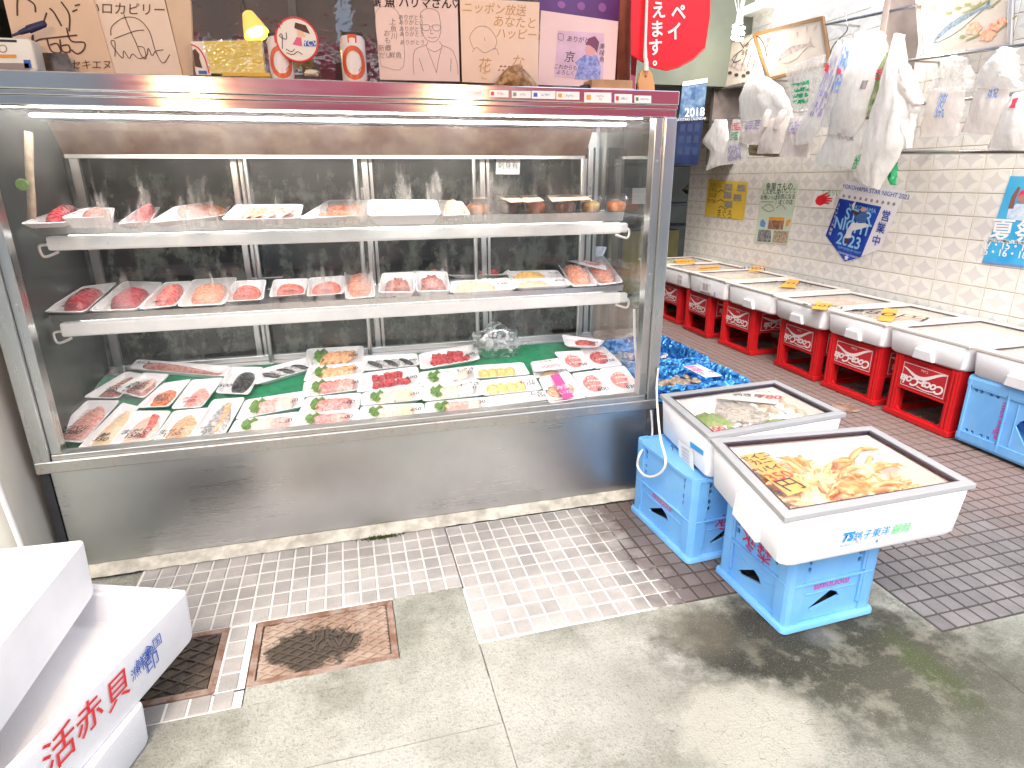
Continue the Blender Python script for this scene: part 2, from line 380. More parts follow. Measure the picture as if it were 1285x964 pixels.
def tiling(name, label, spans, pick, mat, dx, dy, zg):
    """sheets of grout with square tiles set proud of it; the nearest `pick` tiles are single pieces"""
    x0, y0, x1, y1 = spans[0]
    mb = MB()
    for a in spans: mb.add([(a[0]-.006, a[1]-.006, zg), (a[2], a[1]-.006, zg), (a[2], a[3]+.004, zg), (a[0]-.006, a[3]+.004, zg)], [(0, 1, 2, 3)])
    root = mb.build(name, m_grout); tag(root, label, kind='structure')
    unit = MB(); w, h = dx-.0075, dy-.0085
    lo = [(-w/2, -h/2), (w/2, -h/2), (w/2, h/2), (-w/2, h/2)]
    unit.loops([[V((a*1, b*1, -.012)) for a, b in lo], [V((a, b, -.0012)) for a, b in lo], [V((a*.955, b*.955, 0)) for a, b in lo]], False, True)
    me = unit.mesh('floor_tile', mat)
    cells = []
    for a in spans:
        nx, ny = round((a[2]-a[0])/dx), round((a[3]-a[1])/dy)
        for i in range(nx):
            for j in range(ny): cells.append((a[0]+(i+.5)*dx, a[1]+(j+.5)*dy))
    cells.sort(key=lambda c: c[0]**2+c[1]**2)
    rest = MB()
    for k, (x, y) in enumerate(cells):
        r = random.Random(k*7+len(cells)); z = r.uniform(-.001, .0006); tx, ty = r.uniform(-.006, .006), r.uniform(-.006, .006)
        M4 = Matrix.Translation((x, y, z)) @ Matrix.Rotation(tx, 4, 'X') @ Matrix.Rotation(ty, 4, 'Y')
        if k < pick: inst('floor_tile', me, root, M4)
        else: rest.add([M4 @ v for v in unit.v], unit.f)
    if rest.v: tag(rest.build('distant_floor_tiles', mat, root), kind='stuff')
    return root
tiling('tiled_floor', 'beige mosaic floor with white grout in front of the display case',
       [(.289, 1.463, 1.638, 2.118), (-.779, 1.735, .289, 2.128), (-.4385, 1.4645, -.3665, 1.7265), (-.78, 1.400, -.3665, 1.4605)], 300, m_tileL, .0562, .0655, -.0045)
tiling('tiled_floor_aisle', 'taupe mosaic floor with dark grout along the tiled wall', [(1.642, 1.134, 3.789, 2.116), (1.225, 2.122, 3.711, 6.18)], 300, m_tileR, .0565, .0655, -.0045)

def rust_mat(name, c0, c1, sc=14, bump=.7):
    t = NT(name); p = t.pos(); w = t.noise(p, sc, 6, .65); f = t.noise(p, 150, 3)
    c = t.mix(t.ramp(w, .4, .62), c0, c1); b = t.bsdf(Base_Color=c, Roughness=.75)
    t.set(b, 'Normal', t.bump(f, bump, .005)); return t.end(b.outputs[0])
m_rustframe = rust_mat('rusted_frame', (.30, .22, .18), (.17, .085, .05))
m_iron = rust_mat('dark_cast_iron', (.055, .042, .03), (.095, .07, .05), 30)
def cover_mat(c, rx, ry):
    t = NT('dusty_iron'); p = t.pos(); w = t.noise(p, 16, 6, .65); f = t.noise(p, 150, 3); g = t.noise(p, 8, 4)
    k = blobmask(t, p, c, rx, ry, w, .12)
    c2 = t.mix(t.ramp(g, .35, .6), (.38, .30, .235), (.27, .185, .135)); col = t.mix(k, c2, (.060, .045, .032))
    b = t.bsdf(Base_Color=col, Roughness=.75); t.set(b, 'Normal', t.bump(f, .6, .004)); return t.end(b.outputs[0])
def drain(x0, y0, x1, y1, label, mat, words, tilt=0):
    root = empty('drain_cover', ((x0+x1)/2, (y0+y1)/2, -.008), label, 'drain cover')
    mb = MB(); w = .02
    for a in ((x0, y0, x1, y0+w), (x0, y1-w, x1, y1), (x0, y0+w, x0+w, y1-w), (x1-w, y0+w, x1, y1-w)): mb.box(a[0], a[1], -.014, a[2], a[3], -.001)
    mb.build('frame', m_rustframe, root, bevel=.0015)
    g = w+.004; X0, Y0, X1, Y1 = x0+g, y0+g, x1-g, y1-g
    MB().box(X0, Y0, -.014, X1, Y1, -.006).build('lid', mat, root)
    mb = MB(); st = .031 if words else .044; Wd, Hd = X1-X0, Y1-Y0; tx0, tx1, ty0, ty1 = .42, .78, .30, .72
    n = int((Wd+Hd)/st)+1
    for k in range(-n, n):                     # crossed ribs of the tread, broken where the lettered plate sits
        for sg in (1, -1):
            prev = None
            for q in range(61):
                u = q/60*Wd; v = (sg*u*.62 + k*st) if sg > 0 else (Hd + k*st - u*.62)
                ok = 0 < v < Hd and not (words and tx0 < u/Wd < tx1 and ty0 < v/Hd < ty1)
                if ok and prev is None: prev = (u, v)
                last = (u, v)
                if prev and (not ok or q == 60):
                    if ok: end = (u, v)
                    else: end = pl
                    if math.hypot(end[0]-prev[0], end[1]-prev[1]) > .008:
                        mb.bar((X0+prev[0], Y0+prev[1], -.0045), (X0+end[0], Y0+end[1], -.0035), .0048, .0062)
                    prev = None
                pl = (u, v)
    tag(mb.build('tread_ribs', mat, root), kind='stuff')
    if words:
        for i, wd_ in enumerate(words):
            vy = Y0+Hd*(.61 - .21*i)
            mb = MB(); xa, xb = X0+Wd*tx0+.004, X0+Wd*tx1-.004
            for a in ((xa, vy-.024, xb, vy-.021), (xa, vy+.021, xb, vy+.024), (xa, vy-.024, xa+.003, vy+.024), (xb-.003, vy-.024, xb, vy+.024)): mb.box(a[0], a[1], -.0062, a[2], a[3], -.0025)
            mb.build('name_plate', mat, root)
            tx = text(wd_, root, ((xa+xb)/2, vy, -.0055), (1, 0, 0), (0, 1, 0), .056, mat, fat=.001); tx.data.extrude = .0045
    return root
g1c = onZ(392, 812)
drain(-.363, 1.463, .05, 1.731, 'rectangular cast iron drain cover worn pale around a dark lettered middle', cover_mat(g1c, .135, .085), ('HKXH', 'YAWA'))
drain(-.775, 1.468, -.442, 1.733, 'dark wet drain cover half hidden behind the foam boxes', m_iron, None)
dr = empty('round_drain', onZ(1062, 512), 'small round grey drain cap by the red bottle crates', 'drain')
MB().lathe([(.0, .001), (.075, .001), (.078, .004), (.07, .0055), (.03, .0045), (.0, .0045)], onZ(1062, 512), 28).build('cap', m_rustframe, dr, smooth=30)
# ------------------------------------------------------------------ tiled side wall, shop interior, house opposite
XW = 3.62
def glaze():
    t = NT('star_glaze'); uv = t.n('TexCoord').outputs['UV']; s = t.n('SeparateXYZ', Vector=uv)
    u = t.math('ABSOLUTE', t.math('MULTIPLY_ADD', s.outputs[0], 2, -1)); v = t.math('ABSOLUTE', t.math('MULTIPLY_ADD', s.outputs[1], 2, -1))
    st = t.math('ADD', t.math('POWER', u, .62), t.math('POWER', v, .62)); star = t.ramp(st, 1.04, .97)
    cu = t.math('SUBTRACT', 1.0, u); cv = t.math('SUBTRACT', 1.0, v)
    arc = t.math('SQRT', t.math('ADD', t.math('MULTIPLY', u, u), t.math('MULTIPLY', v, v)))
    ring = t.ramp(arc, .95, .90)
    oi = t.n('ObjectInfo'); p = t.pos(); w = t.noise(p, 3, 4)
    c = t.mix(ring, (.73, .71, .65), (.78, .765, .71)); c = t.mix(t.math('MULTIPLY', star, .62), c, (.60, .575, .565))
    grime = t.ramp(t.noise(p, 22, 5, .7), .66, .76); c = t.mix(t.math('MULTIPLY', grime, .4), c, (.34, .28, .22))
    c = t.n('HueSaturation', Value=t.math('MULTIPLY_ADD', oi.outputs['Random'], .08, .96), Color=c).outputs[0]
    b = t.bsdf(Base_Color=c, Roughness=.22); t.set(b, 'Normal', t.bump(w, .08, .01)); return t.end(b.outputs[0])
m_glaze = glaze()
m_wgrout = M('wall_grout', (.42, .32, .24), .85, var=.3)
Y0W, Y1W = 1.4, 6.16
wall = MB().box(XW+.004, Y0W, -.01, XW+.16, Y1W, 2.9).build('tiled_wall', m_wgrout)
tag(wall, 'shop side wall faced with cream star patterned glazed tiles', kind='structure')
PY, PZ = .1705, .1325
ya = onX(1271, 213, XW).y; za = onX(1234, 212.7, XW).z
def tile_unit():
    w, h = PY/2-.0016, PZ/2-.0016
    lo = [(w, -h), (-w, -h), (-w, h), (w, h)]     # seen from -X, y runs right to left
    mb = MB(); mb.loops([[V((.008, a, b)) for a, b in lo], [V((.0012, a, b)) for a, b in lo], [V((0, a*.97, b*.965)) for a, b in lo]], False, True)
    return mb, w, h
tu, tw, th = tile_unit()
def with_uv(me, w, h):
    uvl = me.uv_layers.new(name='uv')
    for l in me.loops:
        co = me.vertices[l.vertex_index].co
        uvl.data[l.index].uv = (((co.y/w)+1)/2, ((co.z/h)+1)/2)
tme = tu.mesh('wall_tile', m_glaze); with_uv(tme, tw, th)
cells = []
for i in range(-9, 22):
    for j in range(-8, 13):
        y = ya + (i+.5)*PY; z = za + (j+.5)*PZ
        if Y0W+.05 < y < Y1W-PY*.45 and .35 < z < 2.85: cells.append((y, z))
def seen(c):
    p = V((XW, c[0], c[1])) - CAMP; d = p.dot(_f); return abs(p.dot(_r2)/d*FPX) < PW/2+20 and abs(p.dot(_d2)/d*FPX) < PH/2+20
cells.sort(key=lambda c: (not seen(c), c[0]))
rest = MB(); ruv = []
for k, (y, z) in enumerate(cells):
    if k < 300: inst('wall_tile', tme, wall, Matrix.Translation((XW+random.uniform(-.0006, .0006), y, z)) @ Matrix.Rotation(random.uniform(-.004, .004), 4, 'Z'))
    else: rest.add([V((XW, y, z)) + v for v in tu.v], tu.f); ruv += [(((v.y/tw)+1)/2, ((v.z/th)+1)/2) for v in tu.v]
if rest.v:
    ro = rest.build('distant_wall_tiles', m_glaze, wall); tag(ro, kind='stuff')
    uvl = ro.data.uv_layers.new(name='uv')
    for l in ro.data.loops: uvl.data[l.index].uv = ruv[l.vertex_index]
m_plaster = M('grey_green_plaster', (.12, .135, .10), .7, var=.15, scale=3)
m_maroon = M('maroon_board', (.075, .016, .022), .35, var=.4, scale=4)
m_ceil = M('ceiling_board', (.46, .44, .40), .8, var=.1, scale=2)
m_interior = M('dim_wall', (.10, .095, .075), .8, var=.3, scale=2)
tag(MB().box(-3.2, 1.95, 2.93, 1.25, 8.2, 3.05).box(1.2501, 5.325, 2.93, 6.2, 8.2, 3.05).build('ceiling', m_ceil), 'pale board ceiling over the shop', kind='structure')
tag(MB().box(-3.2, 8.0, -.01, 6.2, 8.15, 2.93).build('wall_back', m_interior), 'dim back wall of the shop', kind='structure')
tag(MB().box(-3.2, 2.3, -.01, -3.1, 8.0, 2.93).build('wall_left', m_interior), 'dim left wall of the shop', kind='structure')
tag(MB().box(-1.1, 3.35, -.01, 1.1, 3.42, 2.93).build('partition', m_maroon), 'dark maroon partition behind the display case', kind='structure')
tag(MB().box(1.12, 5.32, 2.075, 3.64, 5.44, 2.93).build('lintel', m_plaster), 'grey green lintel over the passage beside the case', kind='structure')
tag(MB().box(3.50, 5.0, 2.63, 3.60, 6.2, 2.70).build('cornice', m_white), 'white strip along the top of the tiled wall', kind='structure')
# back room shelf with sacks and boxes, glimpsed between case and wall
m_olive = M('olive_box', (.16, .13, .03), .6, var=.3, scale=5); m_sack = M('tan_sack', (.34, .29, .17), .8, var=.2, scale=12)
sh = empty('storage_rack', onY(850, 330, 6.6), 'dark steel rack with boards in the back room', 'storage rack')
sx0, sx1 = 3.0, 4.35
mb = MB()
zs = [onY(850, 205, 6.6).z, onY(850, 255, 6.6).z, onY(850, 283, 6.6).z]
for z in zs: MB().box(sx0, 6.5, z-.03, sx1, 7.0, z).build('shelf_board', m_dark, sh)
for x in (sx0, sx1-.04):
    for y in (6.5, 6.95): MB().box(x, y, 0, x+.04, y+.04, 2.1).build('upright', m_dark, sh)
def lump(name, c, sz, mat, label, cat, seed=1, amp=.25, n=14, m=8, parent=None, low=.12):
    c = V(c); mb = MB(); rings = []
    for j in range(m+1):
        ph = math.pi*(j/m)
        ring = []
        for i in range(n):
            th = 2*math.pi*i/n; d = V((math.sin(ph)*math.cos(th), math.sin(ph)*math.sin(th), -math.cos(ph)))
            k = 1 + amp*noise.noise(d*2.1 + V((seed*3.1, seed, 0)))
            q = V((abs(d.x)**.7*math.copysign(1, d.x)*sz[0], abs(d.y)**.7*math.copysign(1, d.y)*sz[1], max(d.z, -1+low)*sz[2]))*k
            ring.append(c + q)
        rings.append(ring)
    mb.loops(rings, True, True); o = mb.build(name, mat, parent, smooth=60, loc=c)
    return tag(o, label, cat) if label else o
lump('sack', onY(880, 180, 6.7)+V((.02, 0, -.03)), (.42, .16, .10), m_sack, 'tan sack slumped on the upper board of the dark storage rack', 'sack', 3, .5)
bx = onY(855, 262, 6.6)
b = MB().box(3.15, 6.55, zs[1]+.001, 3.33, 6.8, zs[1]+.17).build('carton', m_paper, loc=(3.24, 6.65, zs[1])); tag(b, 'white carton on the middle board of the dark storage rack', 'carton')
b = MB().box(3.05, 6.52, zs[2]-.75, 3.75, 6.95, zs[2]-.04).build('storage_bin', m_olive, loc=(3.4, 6.7, zs[2]-.75)); tag(b, 'olive storage bin under the lowest board of the dark storage rack', 'bin')
b = MB().box(3.35, 6.55, zs[2]+.001, 3.62, 6.85, zs[2]+.10).build('storage_box', m_olive, loc=(3.5, 6.7, zs[2])); tag(b, 'low olive box on the lower board of the dark storage rack', 'box')
b = MB().box(3.42, 6.5, zs[0]+.14, 3.7, 6.9, zs[0]+.32).build('storage_box', m_olive, loc=(3.5, 6.7, zs[0]+.14)); tag(b, 'olive box stacked above the tan sack on the rack', 'box')
lump('cloth_bundle', onY(866, 238, 6.6)+V((.12, 0, .0)), (.16, .12, .06), m_sack, 'grey bundle of cloth on the storage rack under the tan sack', 'bundle', 9, .6)
# house opposite with a red awning: what the steel and the glass mirror
m_opp = M('opposite_render', (.50, .48, .44), .8, var=.15, scale=1.2); m_red = M('red_canvas', (.92, .12, .16), .6, var=.12, scale=3)
hs = empty('opposite_house', (0, -6.2, 0), 'rendered house across the street with a red shop awning', 'house')
MB().box(-7, -9, 0, 8, -6.2, 3.3).build('wall', m_opp, hs); MB().box(-7.2, -9.2, 3.3, 8.2, -6.1, 3.42).build('roof', m_dark, hs)
for x in (-5.5, -2.6, .3, 3.2): MB().box(x, -6.2, 2.2, x+.5, -6.17, 2.5).build('window', m_dark, hs)
MB().box(-4.2, -6.2, .1, -1.6, -6.16, 2.0).build('shutter', m_dark, hs); MB().box(.6, -6.2, .1, 3.4, -6.16, 2.0).build('shutter', m_steel, hs)
MB().hexa([(-2.5, -5.07, 3.05), (6, -5.07, 3.05), (6, -6.18, 3.43), (-3.2, -6.18, 3.43), (-2.5, -5.07, 3.1), (6, -5.07, 3.1), (6, -6.18, 3.5), (-3.2, -6.18, 3.5)]).build('awning', m_red, hs)
MB().box(-2.5, -5.14, 2.0, 6, -5.08, 3.1).build('awning_valance', m_red, hs)

aw = empty('added_awning', (.5, 1.3, 2.4), 'pale canvas awning added out of view to shade the case front', 'awning')  # unseen awning added to keep sky light off the case top
m_canvas = M('pale_canvas', (.66, .63, .60), .7, var=.1, scale=3, tr=.5)
MB().hexa([(-3.2, .55, 2.30), (.95, .55, 2.30), (.95, 1.94, 2.74), (-3.2, 1.94, 2.74), (-3.2, .55, 2.31), (.95, .55, 2.31), (.95, 1.94, 2.75), (-3.2, 1.94, 2.75)]).build('canvas', m_canvas, aw)
MB().tube([(-3.2, .55, 2.29), (.95, .55, 2.29)], .015, 8).build('front_bar', m_steel, aw, smooth=60)
# ------------------------------------------------------------------ refrigerated display case
YF, CX0, CX1, YB = 2.16, -1.035, 1.195, 2.90
case = empty('display_case', (.08, 2.5, 0), 'long stainless steel refrigerated display case with a glass front and two shelves', 'display case')
# lower body
MB().box(CX0+.03, YF+.008, .028, CX1-.035, YB, .392).build('base_panel', m_panel, case, bevel=.003)
MB().box(CX1-.033, YF+.006, .028, CX1-.002, YB, .392).build('base_post', m_steel_rust, case)
MB().box(CX0+.002, YF+.004, .028, CX0+.028, YB, .392).build('base_post', m_dark, case)
m_mortar = M('pale_mortar', (.60, .57, .48), .8, var=.35, scale=16, col2=(.32, .30, .25), bump=.6, bs=90)
mb = MB(); mb.grid(lambda u, v: V((CX0+.05+u*(CX1-CX0-.09), 2.118+v*.048+.004*noise.noise(V((u*40, v, 3))), .004+.024*v+.004*noise.noise(V((u*60, v*3, 1))))), 90, 3)
mb.box(CX0+.05, 2.168, 0, CX1-.05, 2.5, .0275)
mb.build('mortar_bed', m_mortar, case)
# sill, posts, head trim
mb = MB(); mb.box(CX0, YF-.012, .395, CX1, YF+.03, .437); mb.build('sill', m_steel_rust, case, bevel=.004)
MB().box(CX0+.05, YF-.002, .4375, CX1-.05, YF+.05, .455).build('sill_bead', m_steel_rust, case, bevel=.002)
MB().box(CX1-.045, YF-.010, .4375, CX1, YF+.06, 1.5075).build('post', m_steel, case, bevel=.003)
MB().box(CX1-.078, YF+.004, .4555, CX1-.0455, YF+.05, 1.507).build('post_bead', m_steel, case, bevel=.002)
MB().box(CX0, YF-.010, .4375, CX0+.048, YF+.06, 1.5075).build('post', m_steel, case, bevel=.003)
MB().box(CX0+.0485, YF+.004, .4555, CX0+.078, YF+.05, 1.507).build('post_bead', m_steel, case, bevel=.002)
mb = MB(); mb.hexa([(CX0, YF-.013, 1.548), (CX1, YF-.013, 1.548), (CX1, YF+.2, 1.548), (CX0, YF+.2, 1.548), (CX0, YF-.013, 1.594), (CX1, YF-.013, 1.594), (CX1, YF+.2, 1.594), (CX0, YF+.2, 1.594)])
mb.build('top_trim', m_trim, case, bevel=.003)
MB().box(CX0, YF-.006, 1.534, CX1, YF+.06, 1.5475).build('trim_bead', m_trim, case, bevel=.002)
MB().box(CX0, YF+.001, 1.5085, CX1, YF+.06, 1.5335).build('trim_bead', m_trim, case, bevel=.002)
MB().box(CX0, YF+.201, 1.53, CX1, YB, 1.592).build('roof', m_steel, case)
for x in (CX1-.062, CX0+.062):
    for z in (.55, .95, 1.36): MB().lathe([(.0, 0), (.0045, .0), (.004, .002), (0, .0025)], (x, YF+.004, z), 8, (V((1, 0, 0)), V((0, 0, 1)), V((0, -1, 0)))).build('screw', m_steel, case)
# walls, ceiling, deck
m_hidden_tube = M('hidden_fill_tube', (.85, .83, .80), .4, var=.02, emit=(1, .98, .95), es=42)
m_tubemid = M('shelf_lamp_tube', (.85, .83, .80), .4, var=.02, emit=(1, .98, .95), es=7)
m_inner = M('case_lining', (.085, .095, .085), .35, var=.3, scale=3, metal=.4)
m_dirty = M('rusty_lining', (.10, .035, .018), .4, col2=(.20, .12, .07), scale=12, bump=.4, bs=60)
MB().box(CX0+.004, YF+.061, .40, CX0+.022, YB-.03, 1.529).build('side_wall', m_inner, case)
MB().tube([(CX0+.08, 2.25, 1.517), (CX1-.09, 2.25, 1.517)], .007, 10).build('lamp_tube', m_hidden_tube, case, smooth=60)  # extra tube added out of sight behind the trim to brighten the interior
MB().box(CX0+.023, YF+.062, 1.527, CX1-.02, YB-.03, 1.5295).build('inner_ceiling', m_inner, case)
MB().hexa([(CX0+.06, 2.78, 1.402), (CX1-.10, 2.78, 1.402), (CX1-.10, 2.80, 1.402), (CX0+.06, 2.80, 1.402), (CX0+.06, 2.70, 1.506), (CX1-.10, 2.70, 1.506), (CX1-.10, 2.80, 1.506), (CX0+.06, 2.80, 1.506)]).build('evaporator_cover', m_dirty, case)
MB().box(CX0+.06, 2.785, 1.388, CX1-.10, 2.81, 1.4015).build('cover_edge', m_steel_rust, case)
m_tube = M('lamp_tube', (.85, .83, .80), .4, var=.02, emit=(1, .98, .95), es=1.6)
MB().box(CX0+.17, 2.27, 1.487, CX1-.14, 2.30, 1.497).build('lamp_strip', m_tube, case, bevel=.008)
dk = lambda y, h=0: .425 + .2*(y-2.2) + h
mb = MB(); mb.hexa([(CX0+.025, 2.2, .40), (CX1-.012, 2.2, .40), (CX1-.012, 2.78, .40), (CX0+.025, 2.78, .40), (CX0+.025, 2.2, .424), (CX1-.012, 2.2, .424), (CX1-.012, 2.78, .540), (CX0+.025, 2.78, .540)])
mb.build('deck', m_steel, case)
MB().box(CX0+.025, 2.782, .40, CX1-.012, 2.868, .538).build('deck_ledge', m_steel, case)
mb = MB(); mb.hexa([(CX0+.03, 2.205, dk(2.205)), (CX1-.018, 2.205, dk(2.205)), (CX1-.018, 2.765, dk(2.765)), (CX0+.03, 2.765, dk(2.765)), (CX0+.03, 2.205, dk(2.205, .003)), (CX1-.018, 2.205, dk(2.205, .003)), (CX1-.018, 2.765, dk(2.765, .003)), (CX0+.03, 2.765, dk(2.765, .003))])
mb.build('green_mat', m_green_mat, case)
# rear sliding doors
def backfrost(t):
    p = t.pos(); a = t.noise(p, 1, 5, .65, (13, 1, 4.5)); b = t.noise(p, 15, 6, .7); s = t.n('SeparateXYZ', Vector=p)
    band = t.math('MAXIMUM', t.ramp(s.outputs[2], 1.44, 1.22), .45)
    return t.math('MULTIPLY', t.math('MULTIPLY', t.ramp(t.math('ADD', a, t.math('MULTIPLY', b, .9)), 0.80, 1.15), band), .50)
m_backglass = clear('rear_glass', tint=(.20, .25, .21), rough=.12, frost=backfrost, frostcol=(.38, .42, .36), base=.04)
xs = [CX0+.06, -.405, .115, .63, CX1-.045]
for i in range(4): MB().box(xs[i]+.012, 2.858, .56, xs[i+1]-.012, 2.864, 1.44).build('sliding_pane', m_backglass, case)
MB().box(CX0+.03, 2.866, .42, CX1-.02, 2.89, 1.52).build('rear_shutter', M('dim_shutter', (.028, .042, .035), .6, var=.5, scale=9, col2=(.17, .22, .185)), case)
for i, x in enumerate(xs):
    MB().box(x-.012, 2.848, .56, x+.012, 2.865, 1.44).build('mullion', m_steel, case, bevel=.002)
    if 0 < i < 4: MB().box(x+.02, 2.852, .56, x+.032, 2.862, 1.44).build('mullion', m_steel, case)
MB().box(CX0+.03, 2.838, .539, CX1-.02, 2.868, .562).build('door_track', m_steel, case, bevel=.002)
MB().box(CX0+.03, 2.84, 1.44, CX1-.02, 2.868, 1.505).build('door_track', m_steel_rust, case)
for x in (xs[1]+.05, xs[2]-.04, xs[3]-.05, xs[4]-.06): MB().tube([(x, 2.80, .542), (x, 2.80, 1.39)], .010, 10).build('shelf_post', m_steel, case, smooth=60)
# shelves with lamp strips under their front edge
m_shelf = steel('shelf_steel', (.70, .70, .69), .3)
m_lampbox = M('lamp_housing', (.74, .74, .71), .3, var=.12, scale=14, emit=(1, .98, .95), es=.07)
def shelf(zt, zl, zb, yfr, x0, x1):
    s = MB().box(x0, yfr, zt-.012, x1, 2.79, zt).build('shelf', m_shelf, case)
    MB().hexa([(x0, yfr-.004, zl), (x1, yfr-.004, zl), (x1, yfr-.0005, zl), (x0, yfr-.0005, zl), (x0, yfr-.014, zt+.006), (x1, yfr-.014, zt+.006), (x1, yfr-.0005, zt+.006), (x0, yfr-.0005, zt+.006)]).build('shelf_lip', m_shelf, s)
    l = MB().box(x0+.02, yfr-.008, zb, x1-.005, yfr+.035, zl-.006).build('lamp_strip', m_lampbox, s, bevel=.008)
    MB().tube([(x0+.06, yfr+.075, zl-.02), (x1-.06, yfr+.075, zl-.02)], .012, 10).build('lamp_tube', m_tubemid, s, smooth=60)
    for x in (x0+.02, x1-.01):
        MB().tube(smooth_path([(x, yfr, zb+.02), (x-.02 if x < 0 else x+.035, yfr-.01, zb+.016), (x-.012 if x < 0 else x+.03, yfr-.012, zb-.018), (x+.03 if x < 0 else x-.02, yfr-.004, zb-.004)]), .005, 6).build('lamp_flex', m_white, s, smooth=60)
    MB().box(x1-.012, yfr-.012, zb+.004, x1+.022, yfr+.02, zl-.01).build('lamp_socket', m_white, s, bevel=.006)
    return s
shelf(1.166, 1.137, 1.085, 2.42, -.975, 1.125)
shelf(.862, .843, .788, 2.43, -1.0, 1.145)
for x in (-.95, 1.10): MB().box(x-.012, 2.80, .542, x+.012, 2.82, 1.39).build('shelf_bracket', m_steel, case)
# glass
def misted(t):
    p = t.pos(); s = t.n('SeparateXYZ', Vector=p); x, z = s.outputs[0], s.outputs[2]
    a = t.noise(p, 1, 6, .68, (17, 1, 2.6)); b = t.noise(p, 1, 3, .5, (9, 1, .9)); sp = t.noise(p, 60, 2)
    def wedge(z0, k):                       # run-marks: broad at the shelf, thinning upwards
        th = t.math('MULTIPLY_ADD', t.math('SUBTRACT', z, z0), k, .40); return t.ramp(t.math('SUBTRACT', a, th), .0, .13)
    streak = t.math('MULTIPLY', t.math('MULTIPLY', t.math('MAXIMUM', t.math('MULTIPLY', wedge(1.17, 1.15), t.ramp(z, 1.15, 1.17)), t.math('MULTIPLY', wedge(.90, 1.3), t.ramp(z, 1.16, 1.14))), t.ramp(b, .36, .6)), t.ramp(t.noise(p, 24, 4), .25, .6, .45, 1))
    up = t.math('MULTIPLY', t.ramp(z, 1.06, 1.16), t.ramp(z, 1.42, 1.36))
    lo = t.math('MULTIPLY', t.ramp(z, .86, .93), t.ramp(z, 1.12, 1.08))
    side = t.math('MULTIPLY', t.ramp(x, -.86, -.6), t.ramp(x, .75, .25, .25, 1))
    m = t.math('MULTIPLY', t.math('MULTIPLY', streak, t.math('ADD', up, t.math('MULTIPLY', lo, .55))), side)
    m = t.math('ADD', t.math('MULTIPLY', m, .52), t.math('MULTIPLY', t.math('MULTIPLY', t.ramp(sp, .68, .78), .10), t.ramp(z, .85, 1.1)))
    haze = t.math('MULTIPLY', t.ramp(t.noise(p, 3, 4), .3, .75), t.ramp(z, .80, 1.25, 0, .06))
    return t.math('ADD', m, haze, clamp=True)
m_front = clear('front_glass', rough=.015, frost=misted, frostcol=(.8, .78, .74), base=.0, gloss=.8)
def smudged(t):
    p = t.pos(); return t.math('MULTIPLY', t.ramp(t.noise(p, 1, 5, .6, (4, 14, 1.4)), .5, .7), .25)
m_sideglass = clear('side_glass', tint=(.92, .96, .95), rough=.02, frost=smudged, frostcol=(.62, .66, .55), base=.03)
MB().box(CX0+.049, YF+.022, .4555, CX1-.046, YF+.028, 1.507).build('front_glass', m_front, case)
MB().box(CX1-.012, YF+.061, .45, CX1-.006, YB-.04, 1.507).build('side_glass', m_sideglass, case)
MB().box(CX1-.018, YB-.039, .3925, CX1, YB, 1.5295).build('post', m_steel, case)
MB().box(CX1-.016, YF+.061, .395, CX1-.002, YB-.04, .4495).build('side_rail', m_steel, case)
MB().tube(smooth_path([onY(796, 388, 2.36), onY(797, 430, 2.34), onY(801, 470, 2.3), onY(806, 492, 2.25)]), .006, 8).build('lamp_cable', m_white, case, smooth=60)
tp = onY(32, 225, 2.30); lc = MB(); lc.tube(smooth_path([onY(36, 165, 2.3), onY(37, 215, 2.3), onY(40, 262, 2.32), onY(38, 285, 2.36)]), .012, 8); lc.build('taped_wiring', M('old_tape', (.42, .34, .24), .6, var=.3, scale=40), case, smooth=60)
MB().lathe([(0, 0), (.018, 0), (.016, .004), (0, .005)], onY(28, 232, 2.26), 14, (V((1, 0, 0)), V((0, 0, 1)), V((0, -1, 0)))).build('green_tag', m_leafg, case)
# payment stickers on the head trim
st = [(585, 609, 113, 121, 'au PAY', m_orange_tag, None), (614, 638, 113, 122, 'R Pay', m_inkred, m_inkred), (642, 666, 114, 123, 'd Pay', m_inkgrey, m_inkgrey), (667, 697, 114, 124, 'au PAY', m_inkblue, m_inkblue),
      (698, 727, 115, 125, 'PayPay', m_inkgrey, m_orange_tag), (733, 767, 116, 128.5, 'merPay\n  Pay', m_inkgrey, m_orange_tag), (771, 793, 118, 129, 'd払い', m_ink, m_inkred), (796, 817, 120, 129, 'LINE Pay', m_ink, m_leafg)]
for a, b, c, d, s, mk, bl in st:
    q = [onY(a, d, YF-.0135), onY(b, d+.4, YF-.0135), onY(b, c+.4, YF-.0135), onY(a, c, YF-.0135)]
    q = [p + V((0, 0, 0)) for p in q]
    pn = panel(case, 'payment_sticker', q, .0004, m_paper, lift=.001)
    xh = (q[1]-q[0]); yh = (q[3]-q[0]); nn = xh.cross(yh).normalized()
    text(s, pn, bil(q, .58, .5)+nn*.0014, xh, yh, yh.length*(.42 if '\n' not in s else .3), mk)
    if bl:
        qq = [bil(q, u, v)+nn*.0012 for u, v in ((.08, .25), (.24, .25), (.24, .75), (.08, .75))]
        panel(pn, 'logo_block', qq, .0002, bl, lift=.0003)
# small white notice stuck on the rear pane
q = [onY(622, 219, 2.845), onY(652, 219, 2.845), onY(653, 193, 2.845), onY(623, 193, 2.845)]
nt = empty('notice', q[0], 'small white notice with brushed characters stuck inside the rear glass', 'notice')
panel(nt, 'sheet', q, .0006, m_paper)
text('本日の', nt, bil(q, .5, .75)+V((0, -.002, 0)), (1, 0, 0), (0, 0, 1), .02, m_ink); text('刺身有', nt, bil(q, .5, .42)+V((0, -.002, 0)), (1, 0, 0), (0, 0, 1), .032, m_ink)
